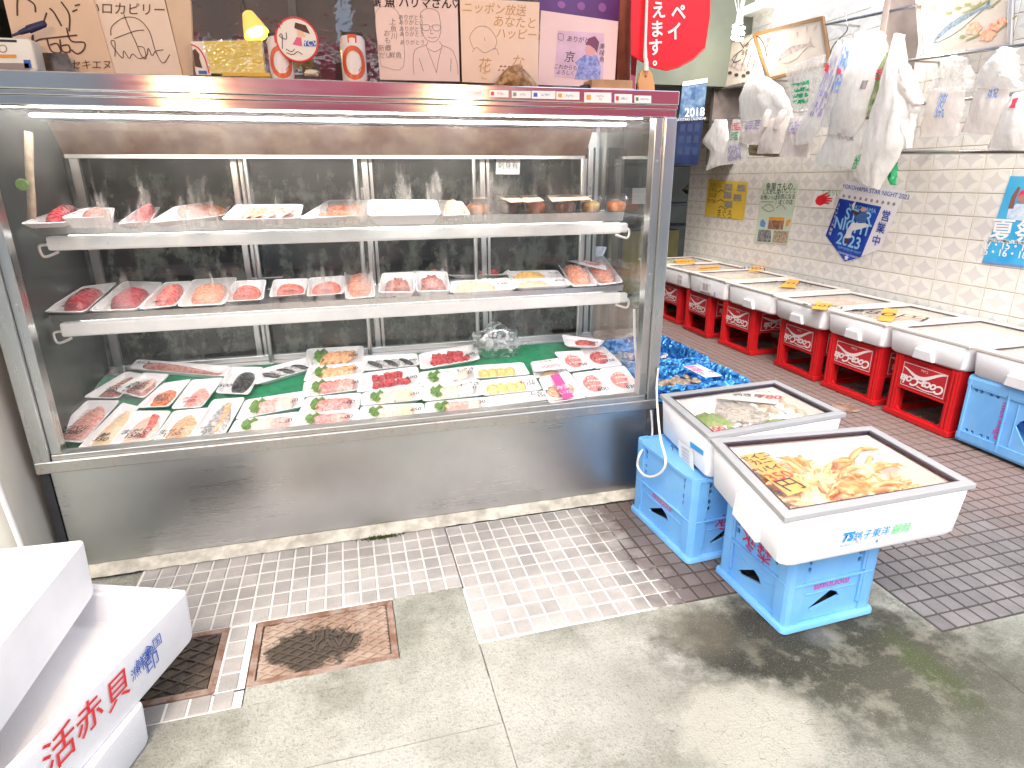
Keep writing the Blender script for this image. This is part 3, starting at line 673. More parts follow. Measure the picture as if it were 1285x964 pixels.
# white freezer cabinet at the far left
wc = empty('white_cabinet', (-1.5, 2.3, 0), 'cream white cabinet with a rounded edge at the left of the display case', 'cabinet')
MB().hexa([(-2.2, 2.02, .0), (-1.045, 2.02, .0), (-1.045, 2.6, .0), (-2.2, 2.6, .0), (-2.2, 2.02, 1.0), (-1.10, 2.02, 1.0), (-1.10, 2.6, 1.0), (-2.2, 2.6, 1.0)]).build('body', M('cream_enamel', (.66, .64, .56), .35, var=.1, scale=4), wc, bevel=.05, smooth=50)
MB().tube([(-1.048, 2.013, .01), (-1.108, 2.013, 1.0)], .009, 8).build('edge_strip', m_white, wc, smooth=50)
moss = MB()
mc = onZ(478, 681)
for k in range(420):
    r = random.Random(k); x = mc.x + r.gauss(0, .035); y = 2.112 + r.gauss(0, .006); h = r.uniform(.003, .011); a = r.uniform(0, 6.28); w = .003
    moss.add([(x-w*math.cos(a), y-w*math.sin(a), 0), (x+w*math.cos(a), y+w*math.sin(a), 0), (x+r.uniform(-.006, .006), y+r.uniform(-.006, .006), h)], [(0, 1, 2)])
tag(moss.build('moss', M('dark_moss', (.055, .085, .012), .8, var=.5, scale=60), fix=False, loc=(mc.x, 2.112, 0)), 'tuft of dark green moss at the foot of the display case', 'moss', kind='stuff')
# loose white cable looping beside the case
cb = MB(); cb.tube(smooth_path([onY(817, 515, 2.14), onY(818, 548, 2.12), onX(804, 568, 1.045), onX(800, 584, 1.04), onX(808, 596, 1.035), onX(820, 598, 1.035), onX(832, 590, 1.04), onX(835, 575, 1.045), onX(828, 545, 1.06), onY(824, 490, 2.12), onY(826, 462, 2.14)], 8), .0045, 8)
tag(cb.build('power_cable', m_white, smooth=60, loc=onY(818, 548, 2.12)), 'white cable hanging in a loop at the right foot of the display case', 'cable')
# ------------------------------------------------------------------ packs of fish
def dome_unit(n=8, m=3):
    mb = MB(); rings = []
    for j in range(m+1):
        ph = j/m*math.pi/2
        rings.append([V((.5*math.cos(ph)*math.copysign(abs(math.cos(a))**.8, math.cos(a)), .5*math.cos(ph)*math.copysign(abs(math.sin(a))**.8, math.sin(a)), math.sin(ph))) for a in (2*math.pi*k/n for k in range(n))] if j < m else [V((.04*math.cos(2*math.pi*k/n), .04*math.sin(2*math.pi*k/n), 1)) for k in range(n)])
    mb.loops(rings, True, True); return mb
def cube_unit():
    mb = MB(); mb.box(-.5, -.5, 0, .5, .5, 1); return mb
_mesh = {}
def unit_mesh(kind, mat):
    k = (kind, mat.name)
    if k not in _mesh:
        if kind == 'slice': _mesh[k] = dome_unit(8, 3).mesh('fish_slice', mat, smooth=75)
        elif kind == 'chunk': _mesh[k] = cube_unit().mesh('fish_chunk', mat, smooth=40, bevel=.16)
        elif kind == 'ball': _mesh[k] = dome_unit(6, 2).mesh('bead', mat, smooth=75)
    return _mesh[k]
class Frame:
    """quad frame from four corners; P(u, v, h)"""
    def __init__(s, c):
        s.c = [V(p) for p in c]; s.x = ((c[1]-c[0])+(c[2]-c[3]))/2; s.y = ((c[3]-c[0])+(c[2]-c[1]))/2
        s.n = s.x.cross(s.y).normalized(); s.w, s.l = s.x.length, s.y.length; s.xd = s.x.normalized(); s.yd = s.n.cross(s.xd)
    def P(s, u, v, h=0): return bil(s.c, u, v) + s.n*h
def piece(name, me, root, fr, u, v, h, sx, sy, sz, rot=0, tilt=0):
    R = basis(fr.P(u, v, h), fr.xd, fr.yd, fr.n) @ Matrix.Rotation(rot, 4, 'Z') @ Matrix.Rotation(tilt, 4, 'Y') @ Matrix.Diagonal((sx, sy, sz, 1))
    return inst(name, me, root, R)
def pile(fr, u0, u1, v0, v1, h0, ht, seed, amp=.35, freq=60, n=18, m=8, pw=.8):
    mb = MB(); rings = []
    for j in range(m+1):
        ph = j/m*math.pi/2; ring = []
        for k in range(n):
            a = 2*math.pi*k/n; ca, sa = math.cos(a), math.sin(a); r = math.cos(ph) if j < m else .02
            u = (u0+u1)/2 + (u1-u0)/2*r*math.copysign(abs(ca)**pw, ca); v = (v0+v1)/2 + (v1-v0)/2*r*math.copysign(abs(sa)**pw, sa)
            p = fr.P(u, v, 0); nz = noise.noise(p*freq + V((seed, seed*2, 0))) + .5*noise.noise(p*freq*2.1 + V((seed, 0, 0)))
            k2 = 1+amp*.35*nz
            u = (u0+u1)/2 + (u-(u0+u1)/2)*k2; v = (v0+v1)/2 + (v-(v0+v1)/2)*k2
            ring.append(fr.P(u, v, h0 + ht*math.sin(ph)*(1+amp*nz)))
        rings.append(ring)
    mb.loops(rings, True, True); return mb
def pack(name, corners, label, cat='fish pack', H=.02, fill=None, price=None, film=True, mat=None, group=None, pk=None, shear=.25, lift=0):
    mid = bil(corners, .5, .5); corners = [mid+(c-mid)*1.045 for c in corners]
    fr = Frame([c for c in corners]); ctr = bil(corners, .5, .5) - fr.n*H
    root = empty(name, ctr, label, cat, group)
    mb = MB(); prof = ((.80, -H), (.98, -.003), (1.0, -.0015), (.985, 0), (.93, -.001), (.78, -H+.003))
    pts = rsq(.09, 3)
    mb.loops([[fr.P(.5+.5*s*a, .5+.5*s*b, h) for a, b in pts] for s, h in prof], True, True)
    mb.build('tray', mat or m_tray, root, smooth=40)
    fl = -H+.003
    rn = random.Random(hash(label) & 0xffff if False else sum(map(ord, label)))
    if fill: fill(fr, root, fl, rn)
    if film:
        mb = MB()
        def ff(u, v):
            h = -.0005 + .0018*noise.noise(V((u*6, v*6, rn.random()*0+len(label)))) + .004*math.sin(math.pi*u)*math.sin(math.pi*v)
            if u in (0, 1) or v in (0, 1): h = -.004
            return fr.P(-.005+1.01*u, -.005+1.01*v, h+.002)
        mb.grid(ff, 8, 6); mb.build('film', m_film, root, smooth=80, fix=False)
    if price:
        s, u, v, size, mk = price
        text(s, root, fr.P(u, v, .0085), fr.xd + fr.yd*.06, fr.yd, size*1.12, mk, 'price_writing', shear=shear, lines=.8, fat=.0005)
    return root
def sashimi(kind, kind2=None, n=6, leaf=True, radish=True, rows=1, back=None):
    def f(fr, root, fl, rn):
        if radish: pile(fr, .10, .34, .16, .84, fl, .016, rn.random()*9, .5, 90, 14, 5).build('shredded_radish', m_daikon, root, smooth=40)
        if leaf:
            mb = MB(); c = (.27, .52)
            edge = [(c[0]+.13*math.cos(a)*(1+.10*math.cos(9*a)), c[1]+.36*math.sin(a)*(1+.10*math.cos(9*a))) for a in (2*math.pi*k/24 for k in range(24))]
            ctr = fr.P(*c, fl+.024); ring = [fr.P(u, v, fl+.020+.006*math.sin(5*u*9)) for u, v in edge]
            mb.add([ctr]+ring, [(0, 1+k, 1+(k+1) % 24) for k in range(24)]); mb.build('shiso_leaf', m_leafg, root, fix=False)
        w = fr.w
        for k in range(n):
            u = .30 + .50*(k+.5)/n + rn.uniform(-.01, .01); fam = kind if (kind2 is None or k < n//2+1) else kind2
            piece('fish_slice', unit_mesh('slice', FM[fam]), root, fr, u, .45+rn.uniform(-.03, .03)+(.05 if k % 2 else -.02), fl+.006, min(w*.62/n*2.3, .065), min(fr.l*.74, .11), .019+rn.uniform(0, .004), rn.uniform(-.18, .12)-.25, -.45)
    return f
def fillet(kind, stripe=None, u0=.12, u1=.88, v0=.12, v1=.92, h=.015, lines=6):
    def f(fr, root, fl, rn):
        mb = MB(); rings = []
        for j in range(11):
            v = v0 + (v1-v0)*j/10; k = math.sin(math.pi*min(1, .12+.88*(j/10)*1.0)**.8)**.55 if j < 10 else .25
            k = max(k, .25); c = (u0+u1)/2 + .05*math.sin(j*.4); hw = (u1-u0)/2*k
            ring = [fr.P(c + hw*math.cos(a), v, fl + max(0, h*k*math.sin(a))) for a in (math.pi*q/8 for q in range(9))]
            rings.append(ring)
        mb.loops(rings, True, True); body = mb.build('fillet', FM[kind], root, smooth=60)
        if stripe:
            mb = MB(); rings = []
            for j in range(9):
                v = v0+.06 + (v1-v0-.1)*j/8; c = (u0+u1)/2 + (u1-u0)*.18 + .05*math.sin(j*.5)
                rings.append([fr.P(c + (u1-u0)*.14*math.cos(a), v, fl + h*.55 + h*.6*math.sin(a)) for a in (math.pi*q/5 for q in range(6))])
            mb.loops(rings, True, True); mb.build('fillet_stripe', FM[stripe], root, smooth=60)
        if lines:
            mb = MB()
            for q in range(lines):
                v = v0+.2+(v1-v0-.3)*q/lines
                mb.tube([fr.P((u0+u1)/2-(u1-u0)*.3+.42*(u1-u0)*s, v+.05*s, fl+h*(.97+.05*math.sin(math.pi*s))) for s in (0, .5, 1)], .0009, 4)
            mb.build('grain_lines', FM['white'], root)
    return f
def chunks(kind, n=11):
    def f(fr, root, fl, rn):
        for k in range(n):
            u = .2 + .62*((k//2)+.5)/((n+1)//2); v = .33 + .34*(k % 2) + rn.uniform(-.06, .06); s = min(fr.l*.32, .026)
            piece('fish_chunk', unit_mesh('chunk', FM[kind]), root, fr, u+rn.uniform(-.02, .02), v, fl, s*rn.uniform(.9, 1.25), s*rn.uniform(.8, 1.1), .022*rn.uniform(.8, 1.15), rn.uniform(-.6, .6), rn.uniform(-.3, .3))
    return f
def heap(kind, u0=.15, u1=.85, v0=.18, v1=.85, ht=.02, amp=.4, freq=70, name='heap'):
    def f(fr, root, fl, rn): pile(fr, u0, u1, v0, v1, fl, ht, rn.random()*9, amp, freq, 26, 9).build(name, FM[kind], root, smooth=70)
    return f
def octopus(kind, flip=False):
    def f(fr, root, fl, rn):
        pile(fr, .22, .80, .30, .86, fl, .03, rn.random()*9, .25, 22, 20, 7, 1.0).build('tentacle', FM[kind], root, smooth=70)
        mb = MB(); du = dome_unit(7, 2)
        for r_ in range(4):
            for k in range(6):
                u = .30 + .42*k/5 + .04*(r_ % 2); v = .42+.13*r_ - .05*math.sin(k*.6)
                d = ((u-.51)/.29)**2 + ((v-.58)/.28)**2
                if d > .9: continue
                h = fl + .03*math.sqrt(1-d) - .001; s = .0105*(1-.3*d)
                B = basis(fr.P(u, v, h), fr.xd, fr.yd, fr.n) @ Matrix.Diagonal((s, s, .0045, 1))
                mb.add([B @ p for p in du.v], du.f)
        mb.build('suckers', m_sucker, root, smooth=70)
    return f
def urchin(fr, root, fl, rn):
    for k in range(4): piece('roe_lobe', unit_mesh('slice', FM['urchin']), root, fr, .20+.16*k, .48, fl+.002, fr.w*.21, fr.l*.6, .022, rn.uniform(-.1, .1))
def twofish(kind):
    def f(fr, root, fl, rn):
        for k in range(5): piece('fish_slice', unit_mesh('slice', FM[kind if k % 2 == 0 else 'silver']), root, fr, .22+.14*k, .5, fl+.003, fr.w*.10, fr.l*.74, .015, .7, .2)
    return f
def longfish(kind):
    def f(fr, root, fl, rn):
        mb = MB(); prof = [(.10, .10), (.16, .26), (.28, .32), (.5, .28), (.7, .18), (.86, .07), (.93, .12)]
        mb.loops([[fr.P(u, .48-.12*(u-.5)+.5*r*math.cos(a)*1.3, fl + max(0, .03*r/.32*math.sin(a))) for a in (math.pi*q/8 for q in range(9))] for u, r in prof], True, True)
        mb.build('fish_body', FM[kind], root, smooth=60)
        mb = MB(); mb.lathe([(0, 0), (.004, 0), (.003, .002), (0, .0022)], fr.P(.17, .56, fl+.024), 8); mb.build('eye', m_black, root)
    return f
def deckq(px, h=.022): return [onP(x, y, (0, -.2, 1), .425-.44+.003+h) for x, y in px]
def shelfq(px, zt, h=.02, up=0):
    q = [onZ(x, y, zt+h) for x, y in px]; dp = min(q[3].y-q[0].y, q[2].y-q[1].y); up = max(0, min(up, .22*(dp-.06)))
    for _ in range(12):
        r_ = [onZ(x, y, zt+h+(up if k > 1 else 0)) for k, (x, y) in enumerate(px)]
        if min(r_[3].y-r_[0].y, r_[2].y-r_[1].y) > min(.11, dp*.9): break
        up *= .75
    return r_
PR = lambda s, u=.7, v=.3, size=.026, mk=None: (s, u, v, size, mk or m_ink)
D = [
 ('fillet_pack', ((59, 551), (104, 554), (150, 503), (109, 503)), 'pale pink fish fillet pack at the left front corner of the case deck', fillet('pink'), PR('メバル\n¥380', .5, .2, .03)),
 ('fillet_pack', ((96, 564), (136, 559), (174, 511), (153, 506)), 'long orange fillet pack, second from the left post along the deck front', fillet('cream', None, .12, .9, .1, .92), PR('鮭\n350', .6, .18, .028)),
 ('fillet_pack', ((137, 558), (189, 553), (214, 516), (171, 516)), 'sea bream fillet pack with a red streak along the deck front', fillet('white', 'red'), PR('まだい\n1580', .5, .22, .03)),
 ('fillet_pack', ((191, 554), (236, 549), (262, 512), (218, 516)), 'salmon fillet pack with orange price writing along the deck front', fillet('salmon', None, .14, .86, .12, .9), PR('生サケ\n1100', .45, .16, .026)),
 ('fillet_pack', ((238, 550), (281, 545), (307, 499), (267, 502)), 'silver skinned salmon fillet pack beside the white sashimi packs', fillet('silver', 'salmon', .15, .8, .08, .92, lines=0), PR('サケ\n650', .4, .14, .022)),
 ('fillet_pack', ((105, 498), (149, 499), (177, 469), (157, 467)), 'brownish fish strip pack against the left wall of the deck', fillet('mince', None, .15, .9), PR('カマ\n280', .6, .25, .024)),
 ('fillet_pack', ((143, 489), (180, 499), (212, 470), (181, 468)), 'tilted pack of dark striped fish with heavy black writing behind the front row', fillet('mince', 'white', .15, .85, .15, .8), PR('あじ\n¥250', .5, .3, .032)),
 ('roe_pack', ((171, 511), (212, 509), (239, 476), (205, 481)), 'pack of red mottled offcuts with black writing in the second deck row', heap('kimchi', .2, .8, .12, .7), PR('あら\n250', .6, .25, .026)),
 ('fillet_pack', ((215, 512), (253, 510), (280, 474), (241, 477)), 'pale pink fillet pack with pink writing in the second deck row', fillet('pink', None, .2, .85, .1, .75), PR('タラ\n600', .45, .2, .024, FM['darkred'])),
 ('whole_fish_pack', ((164, 462), (281, 472), (289, 460), (174, 451)), 'long pack holding one whole speckled reddish fish at the back left', longfish('mince'), PR('950', .1, .5, .03)),
 ('whole_fish_pack', ((271, 492), (312, 494), (330, 461), (289, 460.5)), 'pack with one black flatfish piece near the green mat', heap('blackfish', .3, .85, .12, .9, .016, .1, 20, 'flatfish_piece'), PR('500', .2, .2, .03)),
 ('sashimi_pack', ((321, 482), (391, 462), (387, 448), (329, 463)), 'slanting pack of dark silver mackerel slices above the green mat', twofish('blackfish'), None),
 ('sashimi_pack', ((297, 526), (380, 509.5), (380.5, 491), (309, 502)), 'white fish sashimi pack with shiso leaf touching the green mat', sashimi('pink', 'white', 7), PR('550', .8, .35, .028)),
 ('sashimi_pack', ((287, 544.5), (372, 536), (375, 516.5), (297, 527)), 'white fish sashimi pack in the front row beside the silver salmon', sashimi('white', 'pink', 7), PR('550', .8, .35, .028)),
 ('sashimi_pack', ((385, 460), (454.5, 454.5), (455, 434), (386, 438)), 'orange salmon sashimi pack, rearmost of its column on the deck', sashimi('salmon', None, 8), PR('サ\n500', .8, .42, .026)),
 ('sashimi_pack', ((382, 478), (455, 467.5), (455.5, 454.5), (388.5, 460.5)), 'orange salmon sashimi pack, second from the rear of its column', sashimi('salmon', None, 8), PR('500', .8, .35, .026)),
 ('sashimi_pack', ((380, 498), (454, 488), (455, 468), (383, 479)), 'dark edged yellowtail sashimi pack in the middle of its column', sashimi('hamachi', 'pink', 7), PR('400', .82, .35, .027)),
 ('sashimi_pack', ((375, 519), (449, 512.5), (452, 493), (385.5, 499)), 'pink yellowtail sashimi pack, second from the front of its column', sashimi('hamachi', None, 7), PR('400', .8, .35, .028)),
 ('sashimi_pack', ((370, 536), (447.5, 529), (449.5, 513), (376, 519.5)), 'pink yellowtail sashimi pack at the front of its column by the sill', sashimi('hamachi', 'pink', 7), PR('400', .8, .3, .028)),
 ('sashimi_pack', ((456, 465), (525, 457.5), (522, 443.5), (456, 447)), 'black and silver mackerel slice pack behind the tuna chunks', twofish('blackfish'), PR('300', .88, .3, .022)),
 ('tuna_pack', ((449, 492), (527.5, 480.5), (522.5, 460), (456, 468.5)), 'pack of dark red tuna chunks in the middle of the deck', chunks('tuna'), PR('580', .85, .3, .028)),
 ('sashimi_pack', ((454, 508.5), (529.5, 501), (527.5, 482), (455.5, 493)), 'cream sashimi pack with a large green leaf, in front of the tuna chunks', sashimi('white', 'cream', 7), PR('550', .85, .3, .026)),
 ('sashimi_pack', ((450, 527), (532.5, 519), (529.5, 506), (454.5, 510)), 'cream sashimi pack with a large green leaf, at the sill', sashimi('white', 'cream', 7), PR('650', .85, .3, .026)),
 ('tuna_pack', ((529, 463), (601, 450.5), (594.5, 432), (526.5, 444)), 'tilted pack of red tuna pieces at the rear beside the ice bag', chunks('tuna', 13), PR('680', .85, .3, .028)),
 ('sashimi_pack', ((529, 484), (599.5, 474.5), (595.5, 459), (527.5, 467)), 'translucent white sashimi pack marked 450, the rear one of two', sashimi('squid', 'white', 6), PR('すずき\n450', .78, .5, .028)),
 ('sashimi_pack', ((532, 503), (606.5, 495), (600.5, 476), (529.5, 485.5)), 'translucent white sashimi pack marked 450, the front one of two', sashimi('white', 'squid', 6), PR('すずき\n450', .78, .5, .030)),
 ('sashimi_pack', ((535, 521), (616, 510.5), (611.5, 498), (535, 505)), 'pinkish white sashimi pack at the sill between cream sashimi and squid', sashimi('pink', 'white', 6), PR('500', .82, .4, .028)),
 ('urchin_pack', ((597, 474.5), (664, 469.5), (655.5, 455), (593.5, 459)), 'yellow sea urchin pack, rear one, just in front of the ice bag', urchin, None),
 ('urchin_pack', ((608, 496), (679, 488.5), (669, 471), (602, 478)), 'yellow sea urchin pack with black writing, front one of two', urchin, PR('むうに\n750', .82, .42, .024)),
 ('squid_pack', ((617, 509.5), (692, 500.5), (681.5, 490), (611.5, 498)), 'pack of translucent white squid strips at the sill', heap('squid', .22, .72, .15, .85, .014, .5, 110, 'squid_strips'), PR('しらす\n350', .85, .45, .026)),
 ('shellfish_pack', ((672, 474), (711, 467), (701, 450), (666, 455)), 'pack under a white card priced 300 in red beside the octopus', heap('brown', .2, .8, .1, .45, .012), None),
 ('shellfish_pack', ((690, 505), (735, 498), (713, 466), (676.5, 475)), 'shellfish pack wrapped with a bright pink paper band', heap('brown', .12, .88, .25, .7, .016), None),
 ('octopus_pack', ((714, 466), (746, 461.5), (728.5, 440), (696, 442)), 'octopus pack with pale pink tentacle, rear left of four', octopus('octopus'), PR('750', .6, .18, .026)),
 ('octopus_pack', ((747, 462), (781, 457.5), (758, 435), (728, 438)), 'dark purple octopus pack, rear right of four by the side glass', octopus('darkoct'), PR('750', .65, .2, .026)),
 ('octopus_pack', ((737, 498.5), (775, 493), (752, 464.5), (718, 469)), 'octopus pack marked 800, front left of four', octopus('octopus'), PR('800', .58, .17, .032)),
 ('octopus_pack', ((776, 494.5), (806.5, 490.5), (783.5, 459), (753, 463.5)), 'octopus pack marked 830 in the front right corner of the deck', octopus('octopus'), PR('830', .6, .15, .030)),
]
packs = {}
for nm, px, lab, fill, pr in D:
    h = .034 if 'pink paper band' in lab else (.03 if 'tilted pack of dark' in lab else .022)
    packs[lab] = pack(nm, deckq(px, h), lab, fill=fill, price=pr)
r = [p for l, p in packs.items() if 'pink paper band' in l][0]
q = Frame(deckq(((690, 505), (735, 498), (713, 466), (676.5, 475)), .040))
pk = M('pink_paper', (.78, .05, .28), .5, var=.08)
pn = panel(r, 'paper_band', [q.P(u, v, .0045) for u, v in ((.38, .02), (.68, .02), (.66, .98), (.36, .98))], .0008, pk)
text('沖漬', pn, q.P(.53, .42, .0062), q.xd, q.yd, .035, m_paper); text('いか', pn, q.P(.53, .22, .0062), q.xd, q.yd, .03, m_paper)
r = [p for l, p in packs.items() if 'priced 300' in l][0]
q = Frame(deckq(((670, 468), (711, 463.5), (700, 450), (666, 455)), .030))
pn = panel(r, 'price_card', [q.P(u, v, .004) for u, v in ((.02, .02), (.98, .02), (.98, .98), (.02, .98))], .0008, m_paper)
text('いか沖漬け', pn, q.P(.5, .80, .005), q.xd, q.yd, .02, m_ink); text('300円', pn, q.P(.55, .32, .005), q.xd, q.yd, .038, m_inkred)
q3 = deckq(((710, 433), (751, 434.5), (758, 427), (706, 420)), .055)
pack('octopus_pack', q3, 'small white tray of dark red octopus propped at the rear right corner', fill=heap('darkoct', .3, .85, .2, .8, .014), price=PR('500', .78, .3, .026), H=.015)
# clear bag of ice among the packs
bag0 = onP(626, 447, (0, -.2, 1), -.015+.02)
ib = lump('ice_bag', bag0+V((0, .05, .052)), (.108, .06, .078), clear('bag_film', tint=(.93, .95, .95), rough=.12, bump=30, base=.10, gloss=1.6, frost=lambda t: t.math('MULTIPLY', t.ramp(t.noise(t.pos(), 34, 4), .42, .68), .5)), 'clear knotted plastic bag of ice lying behind the sea urchin packs', 'ice bag', 4, .35, 22, 14)
mb = MB(); lm = []
for k in range(26):
    rr = random.Random(k); c = bag0+V((rr.uniform(-.07, .07), .05+rr.uniform(-.03, .03), .03+rr.uniform(-.02, .06))); s = rr.uniform(.008, .014); B = Matrix.Translation(c) @ Matrix.Rotation(rr.uniform(0, 3), 4, 'X') @ Matrix.Rotation(rr.uniform(0, 3), 4, 'Z') @ Matrix.Scale(s, 4)
    cu = cube_unit(); mb.add([B @ (v-V((0, 0, .5))) for v in cu.v], cu.f)
tag(mb.build('ice_lumps', M('ice', (.75, .80, .80), .2, var=.1), ib), kind='stuff')
# middle shelf
Z2, Z1 = .862, 1.166
W2 = [
 ('fillet_pack', ((55, 390.5), (106, 390.5), (146, 354.5), (103, 360)), 'dark red meat pack at the left end of the middle shelf', heap('darkred', .18, .9, .15, .8, .040, .15, 18, 'fish_block'), PR('450', .5, .12, .03)),
 ('fillet_pack', ((112, 389.5), (172, 387), (203.5, 354.5), (156, 353)), 'dark crimson tuna block pack, second on the middle shelf', heap('darkred', .2, .9, .12, .75, .038, .12, 18, 'fish_block'), PR('580', .5, .1, .03)),
 ('tray_pack', ((165, 352), (211, 351), (215.5, 344), (159, 345)), 'white tray lying across the packs at the rear of the middle shelf', None, None),
 ('roe_pack', ((174, 387), (221, 382.5), (240, 353), (207, 354.5)), 'dark mottled red roe pack, third on the middle shelf', heap('octopus', .2, .85, .12, .9, .036, .3, 40, 'roe_sac'), PR('450', .5, .12, .03)),
 ('roe_pack', ((223, 383.6), (281.5, 380.5), (296.5, 348), (242, 351)), 'broad pack of bright orange red roe on the middle shelf', heap('coral', .16, .9, .12, .78, .038, .12, 20, 'roe_sac'), PR('5 6 0', .5, .1, .03)),
 ('roe_pack', ((279, 378), (329.5, 375), (333.5, 351), (294, 353)), 'pack of smooth pink roe, left of the two small coral packs', heap('red', .15, .88, .15, .7, .034, .12, 18, 'roe_sac'), PR('450', .5, .12, .03)),
 ('roe_pack', ((338, 372), (382, 368.5), (386.5, 349.5), (344, 351)), 'small pack of coral red roe under the brown tray', heap('red', .15, .92, .18, .62, .034, .1, 20, 'roe_sac'), PR('420', .5, .15, .026)),
 ('roe_pack', ((385.5, 371), (431, 367.6), (431.5, 346), (388, 349)), 'small pack of coral red roe left of the upright pack', heap('red', .12, .92, .18, .62, .034, .1, 20, 'roe_sac'), PR('450', .5, .15, .026)),
 ('roe_pack', ((434, 374), (470.5, 371), (466, 338), (432.5, 339.4)), 'deep orange pack with white squiggle standing between roe and mince', heap('coral', .1, .9, .1, .92, .03, .1, 22, 'fish_block'), PR('¥350', .5, .13, .03)),
 ('mince_pack', ((313, 349), (356, 347), (359, 323), (315, 325)), 'brown mince pack raised behind the coral roe packs', heap('brown', .12, .92, .15, .8, .016, .2, 60), PR('300', .5, .2, .03)),
 ('mince_pack', ((475, 366), (519.5, 366), (520, 341), (480, 343)), 'deep tray of coarse brown red mince, left of the front two', heap('mince', .14, .86, .1, .62, .042, .5, 110), None),
 ('mince_pack', ((523, 365), (564.5, 364), (560.5, 341), (521.5, 341)), 'deep tray of coarse brown red mince, right of the front two', heap('mince', .14, .86, .1, .7, .044, .5, 110), None),
 ('mince_pack', ((518, 340), (557, 340.2), (545.6, 321.5), (510, 324)), 'dark mince tray resting behind the two front mince trays', heap('mince', .14, .9, .1, .7, .036, .5, 110), None),
 ('sashimi_pack', ((556, 331.7), (618.5, 331), (612, 322), (551, 325.7)), 'cream scallop pack marked 600 behind the tuna on the middle shelf', heap('cream', .18, .6, .2, .85, .02, .4, 60), PR('600', .8, .4, .03)),
 ('tuna_pack', ((564, 345), (641, 344.5), (632.5, 331), (559, 333.4)), 'tuna chunk pack on the middle shelf', chunks('tuna', 11), PR('450', .85, .3, .028)),
 ('sashimi_pack', ((566, 366.8), (646, 362.5), (637.5, 349), (567, 353)), 'cream clam pack in front of the tuna on the middle shelf', heap('cream', .08, .7, .2, .85, .024, .4, 60), PR('530', .8, .35, .028)),
 ('sashimi_pack', ((625, 329), (688, 329), (682.5, 321.7), (620, 322.5)), 'rearmost cream pack marked 500 beside the stacked roe', heap('cream', .15, .65, .2, .85, .02, .4, 60), PR('500', .82, .45, .03)),
 ('sashimi_pack', ((635.5, 339.7), (698, 338), (691.5, 330), (632, 331)), 'white squid pack marked 600, second from the rear beside the roe', heap('white', .1, .65, .2, .85, .02, .4, 60), PR('600', .82, .4, .03)),
 ('sashimi_pack', ((641, 350), (706, 348), (698.5, 339), (636.5, 340.5)), 'yellow orange roe sac pack marked 700, second from the front', heap('yellowcup', .1, .7, .2, .85, .026, .25, 40), PR('700', .82, .35, .03)),
 ('sashimi_pack', ((646, 361), (715.5, 357.6), (708.5, 348.8), (641.5, 351)), 'cream pack marked 450 at the shelf lip beside the coral roe', heap('cream', .1, .65, .2, .85, .02, .4, 60), PR('450', .82, .4, .03)),
 ('roe_pack', ((718, 358.5), (749.5, 357), (729, 326), (695, 322.5)), 'pack of grainy coral cod roe, left of two at the right shelf end', heap('coral', .12, .9, .08, .72, .034, .4, 90), None),
 ('roe_pack', ((752, 357), (781.5, 353), (757, 321), (723, 319)), 'pack of grainy coral cod roe, right of two at the right shelf end', heap('roe', .12, .9, .08, .72, .034, .4, 90), None),
 ('roe_pack', ((680, 321), (755, 321), (760, 309.7), (679, 309.7)), 'flat pack of dark roe laid across the top of the coral roe packs', heap('octopus', .12, .85, .2, .85, .014, .3, 60), None),
]
for nm, px, lab, fill, pr in W2:
    h = .02
    if 'deep tray' in lab: h = .034
    if 'across the top' in lab: h = .07
    if 'brown mince pack raised' in lab or 'across the packs' in lab or 'resting behind' in lab: h = .045
    pack(nm, shelfq(px, Z2, h, .035), lab, fill=fill, price=pr, H=.03 if 'deep tray' in lab else .02)
ff = Frame(shelfq(((718, 358.5), (749.5, 357), (729, 326), (695, 322.5)), Z2, .02, .035)); q = [ff.P(u, v, .016) for u, v in ((.30, .74), (1.62, .40), (1.70, .64), (.32, 1.0))]
pc = empty('price_card', q[0], 'white price card with red figures laid over the coral roe packs', 'price card'); panel(pc, 'card', q, .001, m_paper)
fq = Frame(q); text('甘塩たらこ', pc, fq.P(.25, .5, .002), fq.xd, fq.yd, .026, m_ink); text('600円', pc, fq.P(.66, .5, .002), fq.xd, fq.yd, .042, m_inkred, fat=.001)
